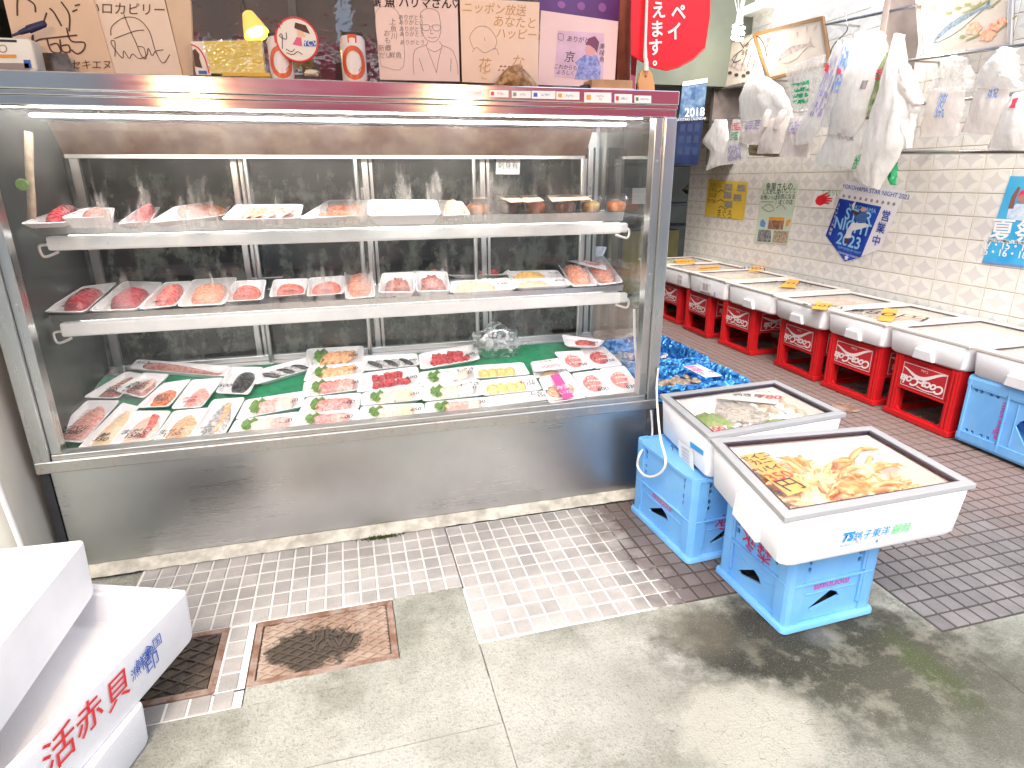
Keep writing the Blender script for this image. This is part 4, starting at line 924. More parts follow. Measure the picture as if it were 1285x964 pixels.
W1 = [
 ('fillet_pack', ((26, 280), (81.5, 278.5), (107, 261), (76, 263)), 'dark red tuna pack at the left end of the upper shelf', heap('darkred', .3, .95, .1, .9, .046, .1, 16, 'fish_block'), None, .02),
 ('tray_pack', ((77, 273), (140, 271.6), (143, 261), (106, 261)), 'deep white tray of dark meat second from the left on the upper shelf', heap('mince', .2, .9, .2, .9, .046, .1, 16), None, .035),
 ('fillet_pack', ((148, 280), (187.5, 277), (201, 260), (172, 263)), 'crimson fish pack half hidden behind condensation on the upper shelf', heap('tuna', .3, .92, .2, .9, .046, .1, 18), None, .02),
 ('fillet_pack', ((188, 279), (280, 270), (294, 250), (220, 259)), 'long pack of pale pink fish slices behind misted glass on the upper shelf', sashimi('pink', 'coral', 7, False, False), None, .022),
 ('fillet_pack', ((279, 275), (374.5, 273), (379, 256.5), (297, 256.5)), 'long pack of pink fish slices left of the fried snack pack', sashimi('coral', 'pink', 7, False, False), None, .022),
 ('snack_pack', ((376, 273.6), (461, 269), (463, 251), (413.5, 251)), 'pack of golden brown fried pieces on the upper shelf', chunks('kimchi', 12), None, .026),
 ('tofu_pack', ((463, 270), (551.5, 268.5), (547, 251), (464, 250.5)), 'long white pack of pale fish cake under a wooden tag', heap('squid', .06, .94, .1, .92, .045, .08, 20, 'fish_cake'), None, .035),
 ('tofu_pack', ((555, 270), (590, 268.5), (580, 253), (551, 251)), 'small white tray of pale paste beside the first plastic cup', heap('cream', .15, .9, .15, .9, .035, .3, 40), None, .022),
]
for nm, px, lab, fill, pr, h in W1: pack(nm, shelfq(px, Z1, h, .035), lab, fill=fill, price=pr, H=h)
m_cup = clear('cup_plastic', rough=.05, base=.05, gloss=1.2)
def cup(px0, px1, yb, kind, label, z=Z1+.001, h=.05, squash=1.0):
    a, b = onZ(px0, yb, z), onZ(px1, yb, z); c = (a+b)/2; r_ = (b-a).length/2; c = c+V((0, r_*.8, 0))
    root = empty('plastic_cup', c, label, 'plastic cup', 'plastic cups of pickled seafood on the upper shelf')
    MB().lathe([(0, 0), (r_*.74, 0), (r_*.78, .003), (r_*.98, h), (r_*1.05, h+.001), (r_*1.04, h+.004)], c, 20).build('cup', m_cup, root, smooth=40)
    mb = MB(); rings = []
    for k, (rr, zz) in enumerate(((.70, .002), (.74, .006), (.88, h*.62), (.72, h*.82), (.3, h*.95))):
        rings.append([c + V((r_*rr*math.cos(t), r_*rr*math.sin(t), zz + (.005*noise.noise(V((t*3, k*2, px0))) if k > 1 else 0))) for t in (2*math.pi*i/18 for i in range(18))])
    mb.loops(rings, True, True); mb.build('filling', FM[kind], root, smooth=70)
    MB().lathe([(r_*1.06, h+.0045), (r_*1.0, h+.009), (r_*.9, h+.016), (r_*.5, h+.018), (0, h+.018)], c, 20).build('lid', m_cup, root, smooth=40)
    return root, c, r_
for a, b, yb, k, lab in ((586, 621, 270, 'salmon', 'clear cup of salmon pink pickles at the left of the cups'), (626, 659, 269, 'darkcup', 'clear cup of dark purple pickles'),
                         (660, 693, 268.5, 'kimchi', 'clear cup of bright red orange pickles right of the dark cup'), (698, 729, 267.5, 'coral', 'clear cup of pale coral roe'),
                         (731, 759, 267, 'yellowcup', 'clear cup of yellow orange roe'), (763, 792, 266, 'orangecup', 'clear cup of deep red roe at the right shelf end')):
    cup(a, b, yb, k, lab)
for a, b, yb, k, lab in ((628, 650, 256, 'kimchi', 'rear clear cup left of the dark pickles'), (664, 690, 256, 'orangecup', 'rear clear cup behind the red orange pickles'), (700, 722, 255, 'coral', 'rear clear cup supporting the stacked orange cup')):
    cup(a, b, yb, k, lab)
cup(682, 704, 241, 'orangecup', 'small clear cup of orange pickles stacked above the others', z=Z1+.055, h=.04)
for px, lab, s in ((((641, 254), (660, 253), (641, 242), (617, 243)), 'wooden price tag leaning on the dark purple cup', '400'), (((660, 254), (683, 252), (670, 242), (650, 243)), 'wooden price tag leaning on the red orange cup', '380'),
                ((((693, 253), (742, 250), (728, 240), (682, 241))), 'long wooden price tag over the coral and yellow cups', '500'), (((592, 249), (610, 249), (606, 240), (590, 240)), 'wooden price tag on the leftmost cup', '350'), (((503, 250), (530, 249), (527, 244), (498, 245)), 'thin wooden price tag on the fish cake pack', '280'), (((563, 258), (580, 260), (579, 250), (562, 245)), 'slanting wooden price tag on the pale paste tray', '300')):
    q = shelfq(px, Z1, .066 if 'cup' in lab else .042); o = empty('price_tag', q[0], lab, 'price tag', 'wooden price tags on the upper shelf'); panel(o, 'board', q, .002, M('tag_wood', (.74, .52, .36), .6, var=.12))
    fq = Frame(q); text(s, o, fq.P(.5, .5, .001), fq.xd, fq.yd, .02, m_ink)
# ------------------------------------------------------------------ things standing on top of the case
YT = 2.33
def tq(px, yb=YT, lean=.10):
    """board standing on the case top, leaning back"""
    out = []
    for x, y in px: out.append(onP(x, y, (0, 1, -lean), yb - lean*1.594))
    return out
def board(name, px, label, cat, mat=None, t=.004, yb=YT, lean=.10, group=None):
    q = tq(px, yb, lean); o = empty(name, (q[0]+q[1])/2, label, cat, group)
    panel(o, 'card', q, t, mat or m_card); return o, Frame(q)
def ink(o, fr, polys, w=.0022, mat=None, name='pen_strokes', lift=.0012):
    mb = MB(); ribbons(mb, (fr.P(0, 0, lift), fr.xd*fr.w, fr.yd*fr.l), polys, w); return mb.build(name, mat or m_ink, o, fix=False)
def wr(o, fr, s, u, v, size, mat=None, shear=.2, lift=.0014, **k): return text(s, o, fr.P(u, v, lift), fr.xd, fr.yd, size, mat or m_ink, shear=shear, **k)
o, f = board('autograph_board', ((26, 89.5), (144, 92), (117, -1), (4, -1)), 'cream autograph board with brown brush writing at the left end of the case top', 'autograph board', M('tan_card', (.72, .52, .38), .55, var=.06), yb=2.34)
ink(o, f, [[(.10, .75), (.16, 1.0), (.30, .92), (.30, .8)], [(.36, .66), (.42, .80)], [(.55, .62), (.50, .80), (.46, .86)], [(.62, .55), (.66, .78), (.60, .95)], [(.70, .82), (.76, .85)], [(.74, .90), (.80, .92)],
           [(.20, .36), (.22, .50), (.20, .40), (.30, .44), (.50, .47), (.70, .50)], [(.60, .60), (.62, .42), (.76, .40), (.74, .30), (.66, .24), (.60, .30)], [(.36, .46), (.38, .28), (.48, .26), (.46, .38), (.38, .36)], [(.5, .44), (.5, .28), (.58, .27), (.58, .36), (.5, .35)]], .0045, m_inkbrown)
wr(o, f, '×んキセキエヌ', .62, .10, .028, m_inkbrown)
o, f = board('autograph_board', ((143, 92), (229, 95), (206, -1), (117, -1)), 'cream autograph board signed with a large looping signature', 'autograph board', M('pale_card', (.78, .62, .52), .55, var=.05), yb=2.345)
ink(o, f, [[(.06, .50), (.10, .62), (.30, .74), (.50, .72), (.62, .56), (.66, .30), (.74, .14), (.86, .26)], [(.30, .78), (.34, .60), (.40, .40), (.44, .24), (.50, .20), (.50, .34), (.42, .36)], [(.06, .22), (.10, .42), (.04, .40), (.16, .20), (.20, .30), (.26, .20), (.32, .26), (.40, .20), (.52, .24), (.56, .34), (.60, .24), (.66, .30), (.78, .32)], [(.10, .46), (.40, .56), (.55, .58)]], .0022, m_inkbrown)
wr(o, f, 'いロカピリー', .42, .86, .036, m_inkbrown)
o = empty('wooden_batten', tq(((235, 94),))[0], 'pale wooden batten standing beside the signed boards', 'batten')
panel(o, 'batten', tq(((229, 95), (243, 94.5), (239, -1), (207, -1)), 2.35), .02, M('pale_timber', (.70, .52, .38), .5, var=.12, scale=8), bevel=.002)
o, f = board('badge_card', ((246, 94), (265, 94.5), (257, 52), (240, 52)), 'small pink card with half a red ringed badge beside the wooden batten', 'card', m_card, yb=2.31)
ink(o, f, [[(-.02, .9), (.45, .80), (.80, .5), (.95, .05)]], .004, m_inkred)
poly(o, 'dark_print', [f.P(u, v, .0015) for u, v in ((.02, .25), (.5, .2), (.4, .5), (.45, .62), (.2, .78), (.02, .72))], f.n, .0003, m_inkbrown)
poly(o, 'dark_print', [f.P(u, v, .0015) for u, v in ((.2, .03), (.75, .03), (.75, .13), (.2, .13))], f.n, .0003, m_inkblue)
o, f = board('wrapped_box', ((265, 92), (333, 93), (328, 50), (256, 52)), 'yellow wrapped box in crinkled clear film on the case top', 'wrapped box', M('yellow_card', (.80, .58, .02), .4, var=.08), t=.03, yb=2.30)
mb = MB(); mb.grid(lambda u, v: f.P(-.03+1.06*u, -.03+1.06*v, .004+.006*noise.noise(V((u*7, v*6, 3)))), 22, 14); mb.build('film', clear('crinkled_film', rough=.06, base=.10, bump=30, gloss=1.3), o, fix=False)
b = panel(o, 'base_strip', tq(((278, 95.5), (340, 96), (338, 91.5), (280, 91)), 2.285), .02, M('yellow_base', (.70, .42, .03), .4)); 
def can(px0, px1, yt, yb, label):
    a, b = onY(px0, yb, 2.31), onY(px1, yb, 2.31); c = (a+b)/2; c.z = 1.5925; r_ = (b-a).length/2; h = onY((px0+px1)/2, yt, 2.31).z - 1.5925
    o = empty('drink_can', c, label, 'can'); m = M('can_white', (.78, .70, .70), .25, var=.05)
    MB().lathe([(r_*.8, 0), (r_*.97, .006), (r_, .012), (r_, h-.02), (r_*.86, h-.009)], c, 24).build('body', m, o, smooth=40)
    MB().lathe([(r_*.87, h-.009), (r_*.90, h-.004), (r_*.90, h), (r_*.8, h), (r_*.78, h-.005), (0, h-.005)], c, 24).build('lid', m_dark, o, smooth=40)
    m2 = M('can_red', (.72, .10, .02), .3); fwd = (V((0, 0, 0))-V((c.x, c.y, 0))).normalized(); sd = V((-fwd.y, fwd.x, 0))
    def on(a_, z): t = a_; return c + (fwd*math.cos(t) + sd*math.sin(t))*(r_+.0012) + V((0, 0, z))
    mb = MB(); zc = h*.44; R0 = h*.23
    outer = [(R0*1.12*math.cos(t)/r_, zc+R0*1.35*math.sin(t)) for t in (2*math.pi*k/28 for k in range(29))]; inner = [(R0*.70*math.cos(t)/r_, zc+R0*.95*math.sin(t)) for t in (2*math.pi*k/28 for k in range(29))]
    for k in range(28): mb.add([on(*outer[k]), on(*outer[k+1]), on(*inner[k+1]), on(*inner[k])], [(0, 1, 2, 3)])
    mb.add([on(R0*.35/r_, zc-R0*.6), on(R0*.7/r_, zc-R0*.2), on(R0*1.5/r_, zc-R0*1.1), on(R0*1.1/r_, zc-R0*1.5)], [(0, 1, 2, 3)])
    mb.add([on(-.35, h*.80), on(.35, h*.80), on(.35, h*.95), on(-.35, h*.95)], [(0, 1, 2, 3)])
    mb.build('emblem', m2, o, fix=False); return o
can(340, 370, 44, 97, 'white drink can with a red ring emblem behind the round badge')
can(430, 461, 43, 98.5, 'white drink can with an orange ring emblem standing alone on the case top')
# round badge on a stick of a backing: red rim, pale face, signature scrawl
q = tq(((345, 80), (400, 80), (400, 20), (345, 20)), 2.265, .06); f = Frame(q); o = empty('round_badge', f.P(.5, 0), 'round red rimmed badge with a scrawled signature leaning on the left can', 'badge')
axis = (f.xd, f.yd, f.n); cc = f.P(.5, .5); R_ = .5*f.w*.98
MB().lathe([(0, -.008), (R_, -.008), (R_*1.0, .002), (R_*.93, .003), (R_*.92, .001), (0, .001)], cc, 36, axis).build('rim', m_inkred, o, smooth=35)
MB().lathe([(0, .0012), (R_*.92, .0012), (R_*.92, .002), (0, .002)], cc, 36, axis).build('face', m_card, o)
ink(o, f, [[(.22, .30), (.26, .60), (.20, .56), (.34, .50), (.36, .64)], [(.16, .72), (.22, .78), (.24, .72)], [(.30, .22), (.44, .18), (.56, .24), (.66, .18)], [(.26, .86), (.30, .80)], [(.30, .30), (.42, .24), (.5, .30)]], .0022, lift=.0035)
poly(o, 'print_patch', [f.P(u, v, .0032) for u, v in ((.40, .40), (.62, .36), (.60, .54), (.50, .56))], f.n, .0004, M('pink_print', (.70, .12, .26), .5))
poly(o, 'print_patch', [f.P(u, v, .0032) for u, v in ((.46, .86), (.70, .80), (.80, .62), (.66, .66), (.44, .74))], f.n, .0004, m_inkbrown)
poly(o, 'print_patch', [f.P(u, v, .0032) for u, v in ((.50, .73), (.64, .67), (.70, .56), (.52, .54))], f.n, .0004, M('peach_print', (.80, .50, .36), .5))
poly(o, 'print_patch', [f.P(u, v, .0034) for u, v in ((.66, .36), (.94, .36), (.94, .48), (.66, .48))], f.n, .0004, m_inkblue)
text('YCV', o, f.P(.80, .42, .0042), f.xd, f.yd, .022, m_paper)
lump('shell_chip', onY(391, 92, 2.28), (.022, .012, .010), M('pale_shell', (.75, .62, .50), .4), 'small pale shell chip beside the round badge', 'shell', 5, .5)
# bulb in a yellow shade behind the glass
m_bulb_w = M('warm_bulb', (1, .8, .4), .3, var=0, emit=(1, .52, .06), es=16); m_shade = M('yellow_shade', (.62, .48, .12), .35, var=.1, emit=(1, .65, .15), es=.25)
bp = onY(319, 36, 2.62); o = empty('hanging_lamp', bp, 'small yellow shaded lamp glowing above the yellow wrapped box', 'lamp')
ax = V((.30, -.35, -.88)).normalized(); xa = ax.orthogonal().normalized(); ya_ = ax.cross(xa)
MB().lathe([(.014, -.06), (.02, -.055), (.032, -.02), (.045, .022), (.043, .022), (.03, -.02), (.015, -.05)], bp, 20, (xa, ya_, ax)).build('shade', m_shade, o, smooth=40)
MB().lathe([(0, -.03), (.018, -.02), (.03, .002), (.024, .018), (0, .026)], bp, 16, (xa, ya_, ax)).build('bulb', m_bulb_w, o, smooth=60)
MB().tube(smooth_path([bp-ax*.06, bp-ax*.10+V((0, 0, .03)), bp+V((-.05, .02, .5)), bp+V((-.05, .02, 1.2))]), .004, 6).build('cord', m_dark, o)
# clear curtain behind the boards, with a loose bag
o = empty('vinyl_curtain', (-.1, 2.9, 1.6), 'clear vinyl curtain hanging behind the autograph boards', 'curtain')
m_vinyl = clear('vinyl', tint=(.85, .88, .86), rough=.08, base=.07, gloss=1.3, bump=9)
for k in range(4):
    x0 = -.55+.42*k; mb = MB(); mb.grid(lambda u, v: V((x0+.45*u, 2.90+.012*math.sin(u*9+k*2)+.015*(k % 2)+.01*noise.noise(V((u*3, v*3, k))), 1.594+1.25*v)), 16, 8); mb.build('curtain_strip', m_vinyl, o, fix=False, smooth=80)
# signed boards in the middle
o, f = board('autograph_board', ((477, 100), (577, 102.5), (574, -3), (469, -3)), 'pink autograph board with a pencil portrait of a man in glasses', 'autograph board', M('pink_card', (.82, .60, .55), .55, var=.04))
wr(o, f, '鮮魚 ハリマさん♡', .50, .93, .036, m_ink, fat=.0006)
ink(o, f, [[(.56, .74), (.58, .82), (.68, .86), (.78, .82), (.80, .72)], [(.55, .70), (.57, .56), (.62, .48), (.70, .46), (.76, .50), (.80, .60), (.80, .72)], [(.56, .66), (.66, .66), (.65, .60), (.58, .60), (.57, .66)], [(.70, .66), (.79, .66), (.78, .60), (.71, .60), (.70, .66)], [(.66, .645), (.70, .645)], [(.68, .62), (.67, .56), (.70, .56)], [(.63, .52), (.68, .505), (.74, .52)],
           [(.62, .46), (.60, .42), (.46, .36), (.42, .20), (.42, .06)], [(.77, .47), (.80, .42), (.92, .36), (.97, .20), (.97, .06)], [(.60, .42), (.66, .22), (.70, .08)], [(.80, .42), (.74, .24), (.70, .08)], [(.62, .38), (.70, .34), (.78, .38)], [(.50, .26), (.54, .10)], [(.90, .26), (.88, .10)]], .0016, m_inkgrey)
ink(o, f, [[(.03, .16), (.03, .80), (.30, .80), (.30, .16), (.03, .16)]], .0014, m_inkgrey)
for i, (s, u, v) in enumerate((('上\n魚\n川', .20, .62), ('お\nも\nろ', .12, .48), ('新鮮\nだい', .08, .34), ('鮮魚', .20, .30))): wr(o, f, s, u, v, .022, m_inkgrey)
for v in (.76, .70, .62, .56, .46): wr(o, f, 'ありがとう', .42, v, .017, m_inkgrey)
o, f = board('autograph_board', ((580, 103), (675, 107), (677, 3), (577, -3)), 'peach autograph board with faint orange writing and a faint drawing', 'autograph board', M('peach_card', (.84, .60, .46), .55, var=.04))
fa = M('faint_ochre', (.62, .38, .16), .6)
wr(o, f, 'ニッポン放送', .42, .88, .038, fa); wr(o, f, 'あなたと', .68, .74, .04, fa); wr(o, f, 'ハッピー!', .72, .60, .038, fa); wr(o, f, 'な', .72, .26, .05, fa); wr(o, f, '花', .28, .20, .05, fa); wr(o, f, 'こ', .28, .08, .03, fa)
ink(o, f, [[(.16, .40), (.12, .54), (.22, .66), (.36, .66), (.46, .52), (.42, .40)], [(.14, .36), (.20, .42), (.30, .36), (.44, .42), (.48, .34)], [(.30, .54), (.31, .50)]], .0015, m_inkgrey)
q = tq(((577.5, 102), (581, 103), (577, -3), (573.5, -3)), 2.35); o = empty('dark_strip', q[0], 'dark brown strip between the pink and the peach boards', 'strip'); panel(o, 'strip', q, .006, m_inkbrown)
o, f = board('autograph_board', ((675, 106.5), (771, 110), (776, 27), (679, 13)), 'pink autograph board with a photograph of a person in a blue shirt', 'autograph board', M('pink_card2', (.82, .58, .56), .55, var=.04))
poly(o, 'photo', [f.P(u, v, .0008) for u, v in ((.20, .12), (.84, .10), (.82, .80), (.22, .76))], f.n, .0005, M('photo_pink', (.74, .48, .60), .4, var=.2))
poly(o, 'photo_shirt', [f.P(u, v, .0016) for u, v in ((.46, .10), (.80, .10), (.80, .30), (.74, .46), (.64, .50), (.56, .44), (.46, .34), (.50, .26))], f.n, .0004, M('photo_blue', (.12, .16, .45), .4, col2=(.4, .4, .65), scale=90))
poly(o, 'photo_face', [f.P(u, v, .0018) for u, v in ((.60, .46), (.68, .44), (.73, .54), (.71, .64), (.62, .62), (.58, .54))], f.n, .0004, M('photo_skin', (.75, .36, .36), .4))
poly(o, 'photo_hair', [f.P(u, v, .0022) for u, v in ((.64, .60), (.70, .56), (.74, .50), (.76, .66), (.70, .74), (.62, .70), (.58, .60))], f.n, .0004, M('photo_dark', (.20, .04, .09), .4))
wr(o, f, '京', .38, .40, .04, m_ink); wr(o, f, 'ありがとう', .52, .66, .022, m_ink); wr(o, f, 'これからも\nよろしく', .34, .22, .018, m_ink); ink(o, f, [[(.25, .66), (.25, .74), (.31, .74), (.31, .66), (.25, .66)]], .0014)
wr(o, f, '美\n味\n魚', .80, .50, .022, m_ink)
o, f = board('purple_poster', ((676, 14), (777, 27), (778, -2), (674, -4)), 'purple poster showing small faces behind the photograph board', 'poster', M('purple_print', (.13, .035, .20), .4, var=.2), yb=2.40)
for u in (.28, .52, .78): poly(o, 'printed_face', [f.P(u+.05*math.cos(t), .55+.22*math.sin(t), .001) for t in (2*math.pi*k/10 for k in range(10))], f.n, .0004, M('violet_print', (.30, .10, .34), .4))
# shell, block, pen, tape box, photo
sc = onY(641, 97, 2.25); o = empty('sea_shell', V((sc.x, 2.25, 1.5925)), 'brown speckled conical sea shell lying in front of the peach board', 'shell')
mb = MB(); rings = []
for j in range(16):
    u = j/15; r_ = .052*math.sin(math.pi*min(1, u*.9+.08))**.9*(1-.55*max(0, u-.45)); cx = sc.x-.055+.165*u
    rings.append([V((cx, 2.25+r_*.8*math.cos(a), 1.5925+r_*.75*(1+math.sin(a))*(1+.05*math.sin(9*a)))) for a in (2*math.pi*k/16 for k in range(16))])
mb.loops(rings, True, True); mb.build('whorl', M('shell_brown', (.22, .08, .02), .35, col2=(.62, .42, .22), scale=50, bump=.5), o, smooth=60)
mb = MB(); du = dome_unit(6, 2)
for j in range(3):
    for k in range(6):
        x = sc.x-.035+.014*k; a = .9+.5*j; r_ = .05; B = basis((x, 2.25+r_*.8*math.cos(-a), 1.63+r_*.7*math.sin(a)), (1, 0, 0), (0, math.sin(a), math.cos(a)), (0, -math.cos(a), math.sin(a))) @ Matrix.Scale(.006, 4); mb.add([B @ p for p in du.v], du.f)
mb.build('knobs', m_tanwood, o)
q0, q1 = onY(737, 112, 2.24), onY(790, 112, 2.24)
o = empty('wood_block', (q0.x, 2.25, 1.5925), 'tan wooden block with a pale edge at the right end of the case top', 'block')
MB().box(q0.x, 2.20, 1.5925, q1.x, 2.30, 1.604).build('pale_strip', m_card, o, bevel=.002); MB().box(q0.x+.004, 2.21, 1.6045, q1.x-.002, 2.29, 1.632).build('block', m_tanwood, o, bevel=.002)
o = lump('dark_lump', V((q0.x-.01, 2.24, 1.605)), (.025, .02, .012), m_dark, 'small dark lump beside the tan wooden block', 'lump', 2)
pa, pb = onY(15, 45, 2.25), onY(58, 29, 2.27); o = empty('pen', pa, 'dark blue pen poking up from the white carton at the left', 'pen')
pv = (pb-pa); mb = MB(); mb.tube([pa, pa+pv*.2, pa+pv*.22, pa+pv*.45, pa+pv*.47, pa+pv*.95, pb], [.003, .004, .006, .008, .011, .009, .004], 10); mb.build('barrel', M('navy_plastic', (.02, .02, .09), .3), o, smooth=40)
q = [onY(-14, 90, 2.22), onY(47, 90, 2.22), onY(38, 48, 2.22), onY(-14, 46, 2.22)]
o = empty('tub', V((q[0].x, 2.22, 1.5925)), 'white rounded tub with a printed label at the left end of the case top', 'tub'); f = Frame(q)
panel(o, 'tub_body', q, .07, m_white, bevel=.008); 
for u0, v0, u1, v1, mt in ((.1, .05, .85, .25, m_inkgrey), (.2, .40, .6, .5, m_orange_tag), (.75, .1, .9, .35, m_inkblue), (.25, .86, .66, .93, m_ink)): poly(o, 'label_print', [f.P(u, v, .0012) for u, v in ((u0, v0), (u1, v0), (u1, v1), (u0, v1))], f.n, .0003, mt)
wr(o, f, 'O', .3, .65, .03, m_inkgrey)
o, f = board('dark_photo', ((53, 90), (95, 90.5), (84, 67), (47, 66)), 'small dark photograph leaning on the left autograph board', 'photo', M('photo_black', (.10, .06, .03), .2, var=.8, scale=40, col2=(.02, .015, .01)), yb=2.28, t=.003)
# posts at the right end
o = empty('wooden_post', onY(783, 105, 2.42), 'reddish brown wooden post behind the right end of the case', 'post')
p0, p1 = onY(774, 105, 2.42), onY(789, 105, 2.42); MB().box(p0.x, 2.42, 1.5925, p1.x, 2.47, 2.9).build('post', M('red_brown_wood', (.36, .10, .06), .5, var=.4, scale=16), o, bevel=.002)
p0, p1 = onY(790, 108, 2.36), onY(798, 108, 2.36); o = empty('steel_upright', (p0.x, 2.36, 1.5925), 'thin polished steel upright beside the wooden post', 'upright'); MB().box(p0.x, 2.36, 1.5925, p1.x, 2.39, 2.9).build('upright', m_trim, o, bevel=.002)
# wooden toggle on its cord
c = onY(811, 103, 2.26); o = empty('pull_toggle', c, 'tan wooden pull toggle hanging on a cord at the case corner', 'pull toggle')
mb = MB(); pts = [(x, z) for x, z in ((-.028, -.035), (-.032, .0), (-.026, .028), (-.014, .042), (.010, .042), (.022, .028), (.034, -.005), (.038, -.035))]
mb.plate(pts, [[(-.004+.004*math.cos(a), .018+.004*math.sin(a)) for a in (2*math.pi*k/8 for k in range(8))]], (c, (1, 0, 0), (0, 0, 1)), .014); mb.build('toggle', M('toggle_wood', (.72, .36, .14), .45, var=.12), o, bevel=.002)
MB().tube(smooth_path([c+V((-.006, -.006, .035)), c+V((-.008, -.004, .07)), c+V((-.012, 0, .12)), c+V((-.014, .02, .5)), c+V((-.014, .1, 1.2))]), [.009]*6+[.007]*6+[.005]*13, 8).build('cord', m_card, o, smooth=60)
# red hanging sign
q = [onY(x, y, 2.28) for x, y in ((792, -6), (893, -6), (891, 20), (885, 60), (870, 74), (852, 84), (836, 88.5), (818, 84), (803, 76), (792, 69))]
o = empty('hanging_sign', q[0], 'red hanging shop sign with white Japanese characters', 'sign')
m_signred = M('red_sign', (.68, .006, .012), .35, var=.05); q0 = onY(792, -60, 2.28); q1 = onY(893, -60, 2.28)
mb = MB(); pts = [(p.x, p.z) for p in [q0, q1]+q[2:]]; mb.plate(list(reversed(pts)), [], ((0, 2.28, 0), (1, 0, 0), (0, 0, 1)), .006); mb.build('sign_board', m_signred, o)
mb = MB(); rim = [V((p.x, 2.277, p.z)) for p in q[3:]]; mb.tube(rim, .003, 6); mb.build('rim', m_signred, o)
fw = M('sign_white', (.85, .80, .78), .4, var=.03)
for s, px, py, sz in (('え', 826.5, 14, .058), ('ま', 824.5, 38, .058), ('す', 822.5, 61, .058), ('。', 826.5, 75, .05), ('ペ', 851.5, 17, .060), ('イ', 846.5, 41, .062), ('使', 829, -10, .058), ('ー', 853, -6, .05)):
    text(s, o, onY(px, py, 2.276), (1, 0, .10), (-.08, 0, 1), sz*1.0, fw, fat=.0012)
# bulbs under the eaves in front of the case (mirrored in the trim)
for x, lab in ((-.63, 'left of two bare warm bulbs hanging before the case'), (.63, 'right of two bare warm bulbs hanging before the case')):
    c = V((x, .9, 1.77)); o = empty('bare_bulb', c, lab, 'bulb', 'bare bulbs hanging before the display case')
    MB().lathe([(0, -.045), (.02, -.04), (.034, -.015), (.03, .012), (.014, .034), (.013, .04), (0, .04)], c, 16).build('bulb', m_bulb_w, o, smooth=60)
    MB().lathe([(0, .0405), (.016, .0405), (.017, .075), (.006, .085), (0, .085)], c, 14).build('socket', m_dark, o, smooth=40)
    MB().tube([c+V((0, 0, .085)), c+V((0, 0, 1.5))], .003, 6).build('cord', m_dark, o)
    L = bpy.data.lights.new('bulb_light', 'POINT'); L.energy = 6; L.color = (1, .66, .34); L.shadow_soft_size = .04
    lo = bpy.data.objects.new('bulb_light', L); COL.objects.link(lo); lo.location = c+V((0, 0, -.09))
# ------------------------------------------------------------------ foam boxes along the tiled wall on bottle crates
m_lid = M('lid_frame', (.66, .60, .54), .45, var=.08); m_gasket = M('dark_gasket', (.035, .02, .03), .4)
m_lidglass = clear('lid_glass', tint=(.97, .95, .92), rough=.04, base=.01, gloss=.8, frostcol=(.86, .82, .76), frost=lambda t: t.ramp(t.noise(t.pos(), 5, 4), .3, .7, .14, .34))  # fogged lids; the pale mist is also put in to brighten the contents
m_lidclear = clear('clear_lid_glass', tint=(.98, .97, .95), rough=.04, base=.01, gloss=.8)
m_grey_lid = M('grey_lid_frame', (.34, .345, .345), .45, var=.06)
def hollow(c8, t=.035, floor=.04, cr=.02, n=3):
    """open box from its 4 base and 4 rim corners, rounded upright edges"""
    b, r_ = c8[:4], c8[4:]; mb = MB(); pts = rsq(.06, n)
    def ring(q, s, dz): ctr = bil(q, .5, .5); return [ctr + (bil(q, .5+.5*a, .5+.5*b_)-ctr)*s + V((0, 0, dz)) for a, b_ in pts]
    w = min((r_[1]-r_[0]).length, (r_[3]-r_[0]).length); k = 1-2*t/w
    mb.loops([ring(b, .96, 0), ring(b, 1, .012), ring(r_, 1, -.004), ring(r_, .992, 0), ring(r_, k+.012, 0), ring(r_, k, -.006), [p for p in ring([x*(1-0)+V((0, 0, floor)) for x in b], k*.97, 0)]], True, True); return mb
def lidded(x0, y0, x1, y1, zb, zt, name, label, mat=m_foam, frame=m_lid, notch=True, tilt=0, stuffcol='palefish', rim=.05, gk=.009):
    root = empty(name, ((x0+x1)/2, (y0+y1)/2, zb), label, 'foam box', 'foam boxes on crates along the tiled wall')
    ins = .012
    c8 = [V(p) for p in ((x0+ins, y0+ins, zb), (x1-ins, y0+ins, zb), (x1-ins, y1-ins, zb), (x0+ins, y1-ins, zb), (x0, y0, zt), (x1, y0, zt), (x1, y1, zt), (x0, y1, zt))]
    hollow(c8).build('box', mat, root, smooth=40)
    if notch:
        ym = (y0+y1)/2; h = zt-zb
        MB().hexa([(x0-.004, ym-.065, zb+.004), (x0+.03, ym-.065, zb+.004), (x0+.03, ym+.065, zb+.004), (x0-.004, ym+.065, zb+.004), (x0-.012, ym-.05, zb+h*.48), (x0+.03, ym-.05, zb+h*.48), (x0+.03, ym+.05, zb+h*.48), (x0-.012, ym+.05, zb+h*.48)]).build('grip', mat, root, bevel=.006)
    q = [V((x0-.004, y1+.002, zt+.002)), V((x0-.004, y0-.002, zt+.002)), V((x1+.002, y0-.002, zt+.002)), V((x1+.002, y1+.002, zt+.002))]
    make_lid(root, q, frame, rim, gk)
    return root
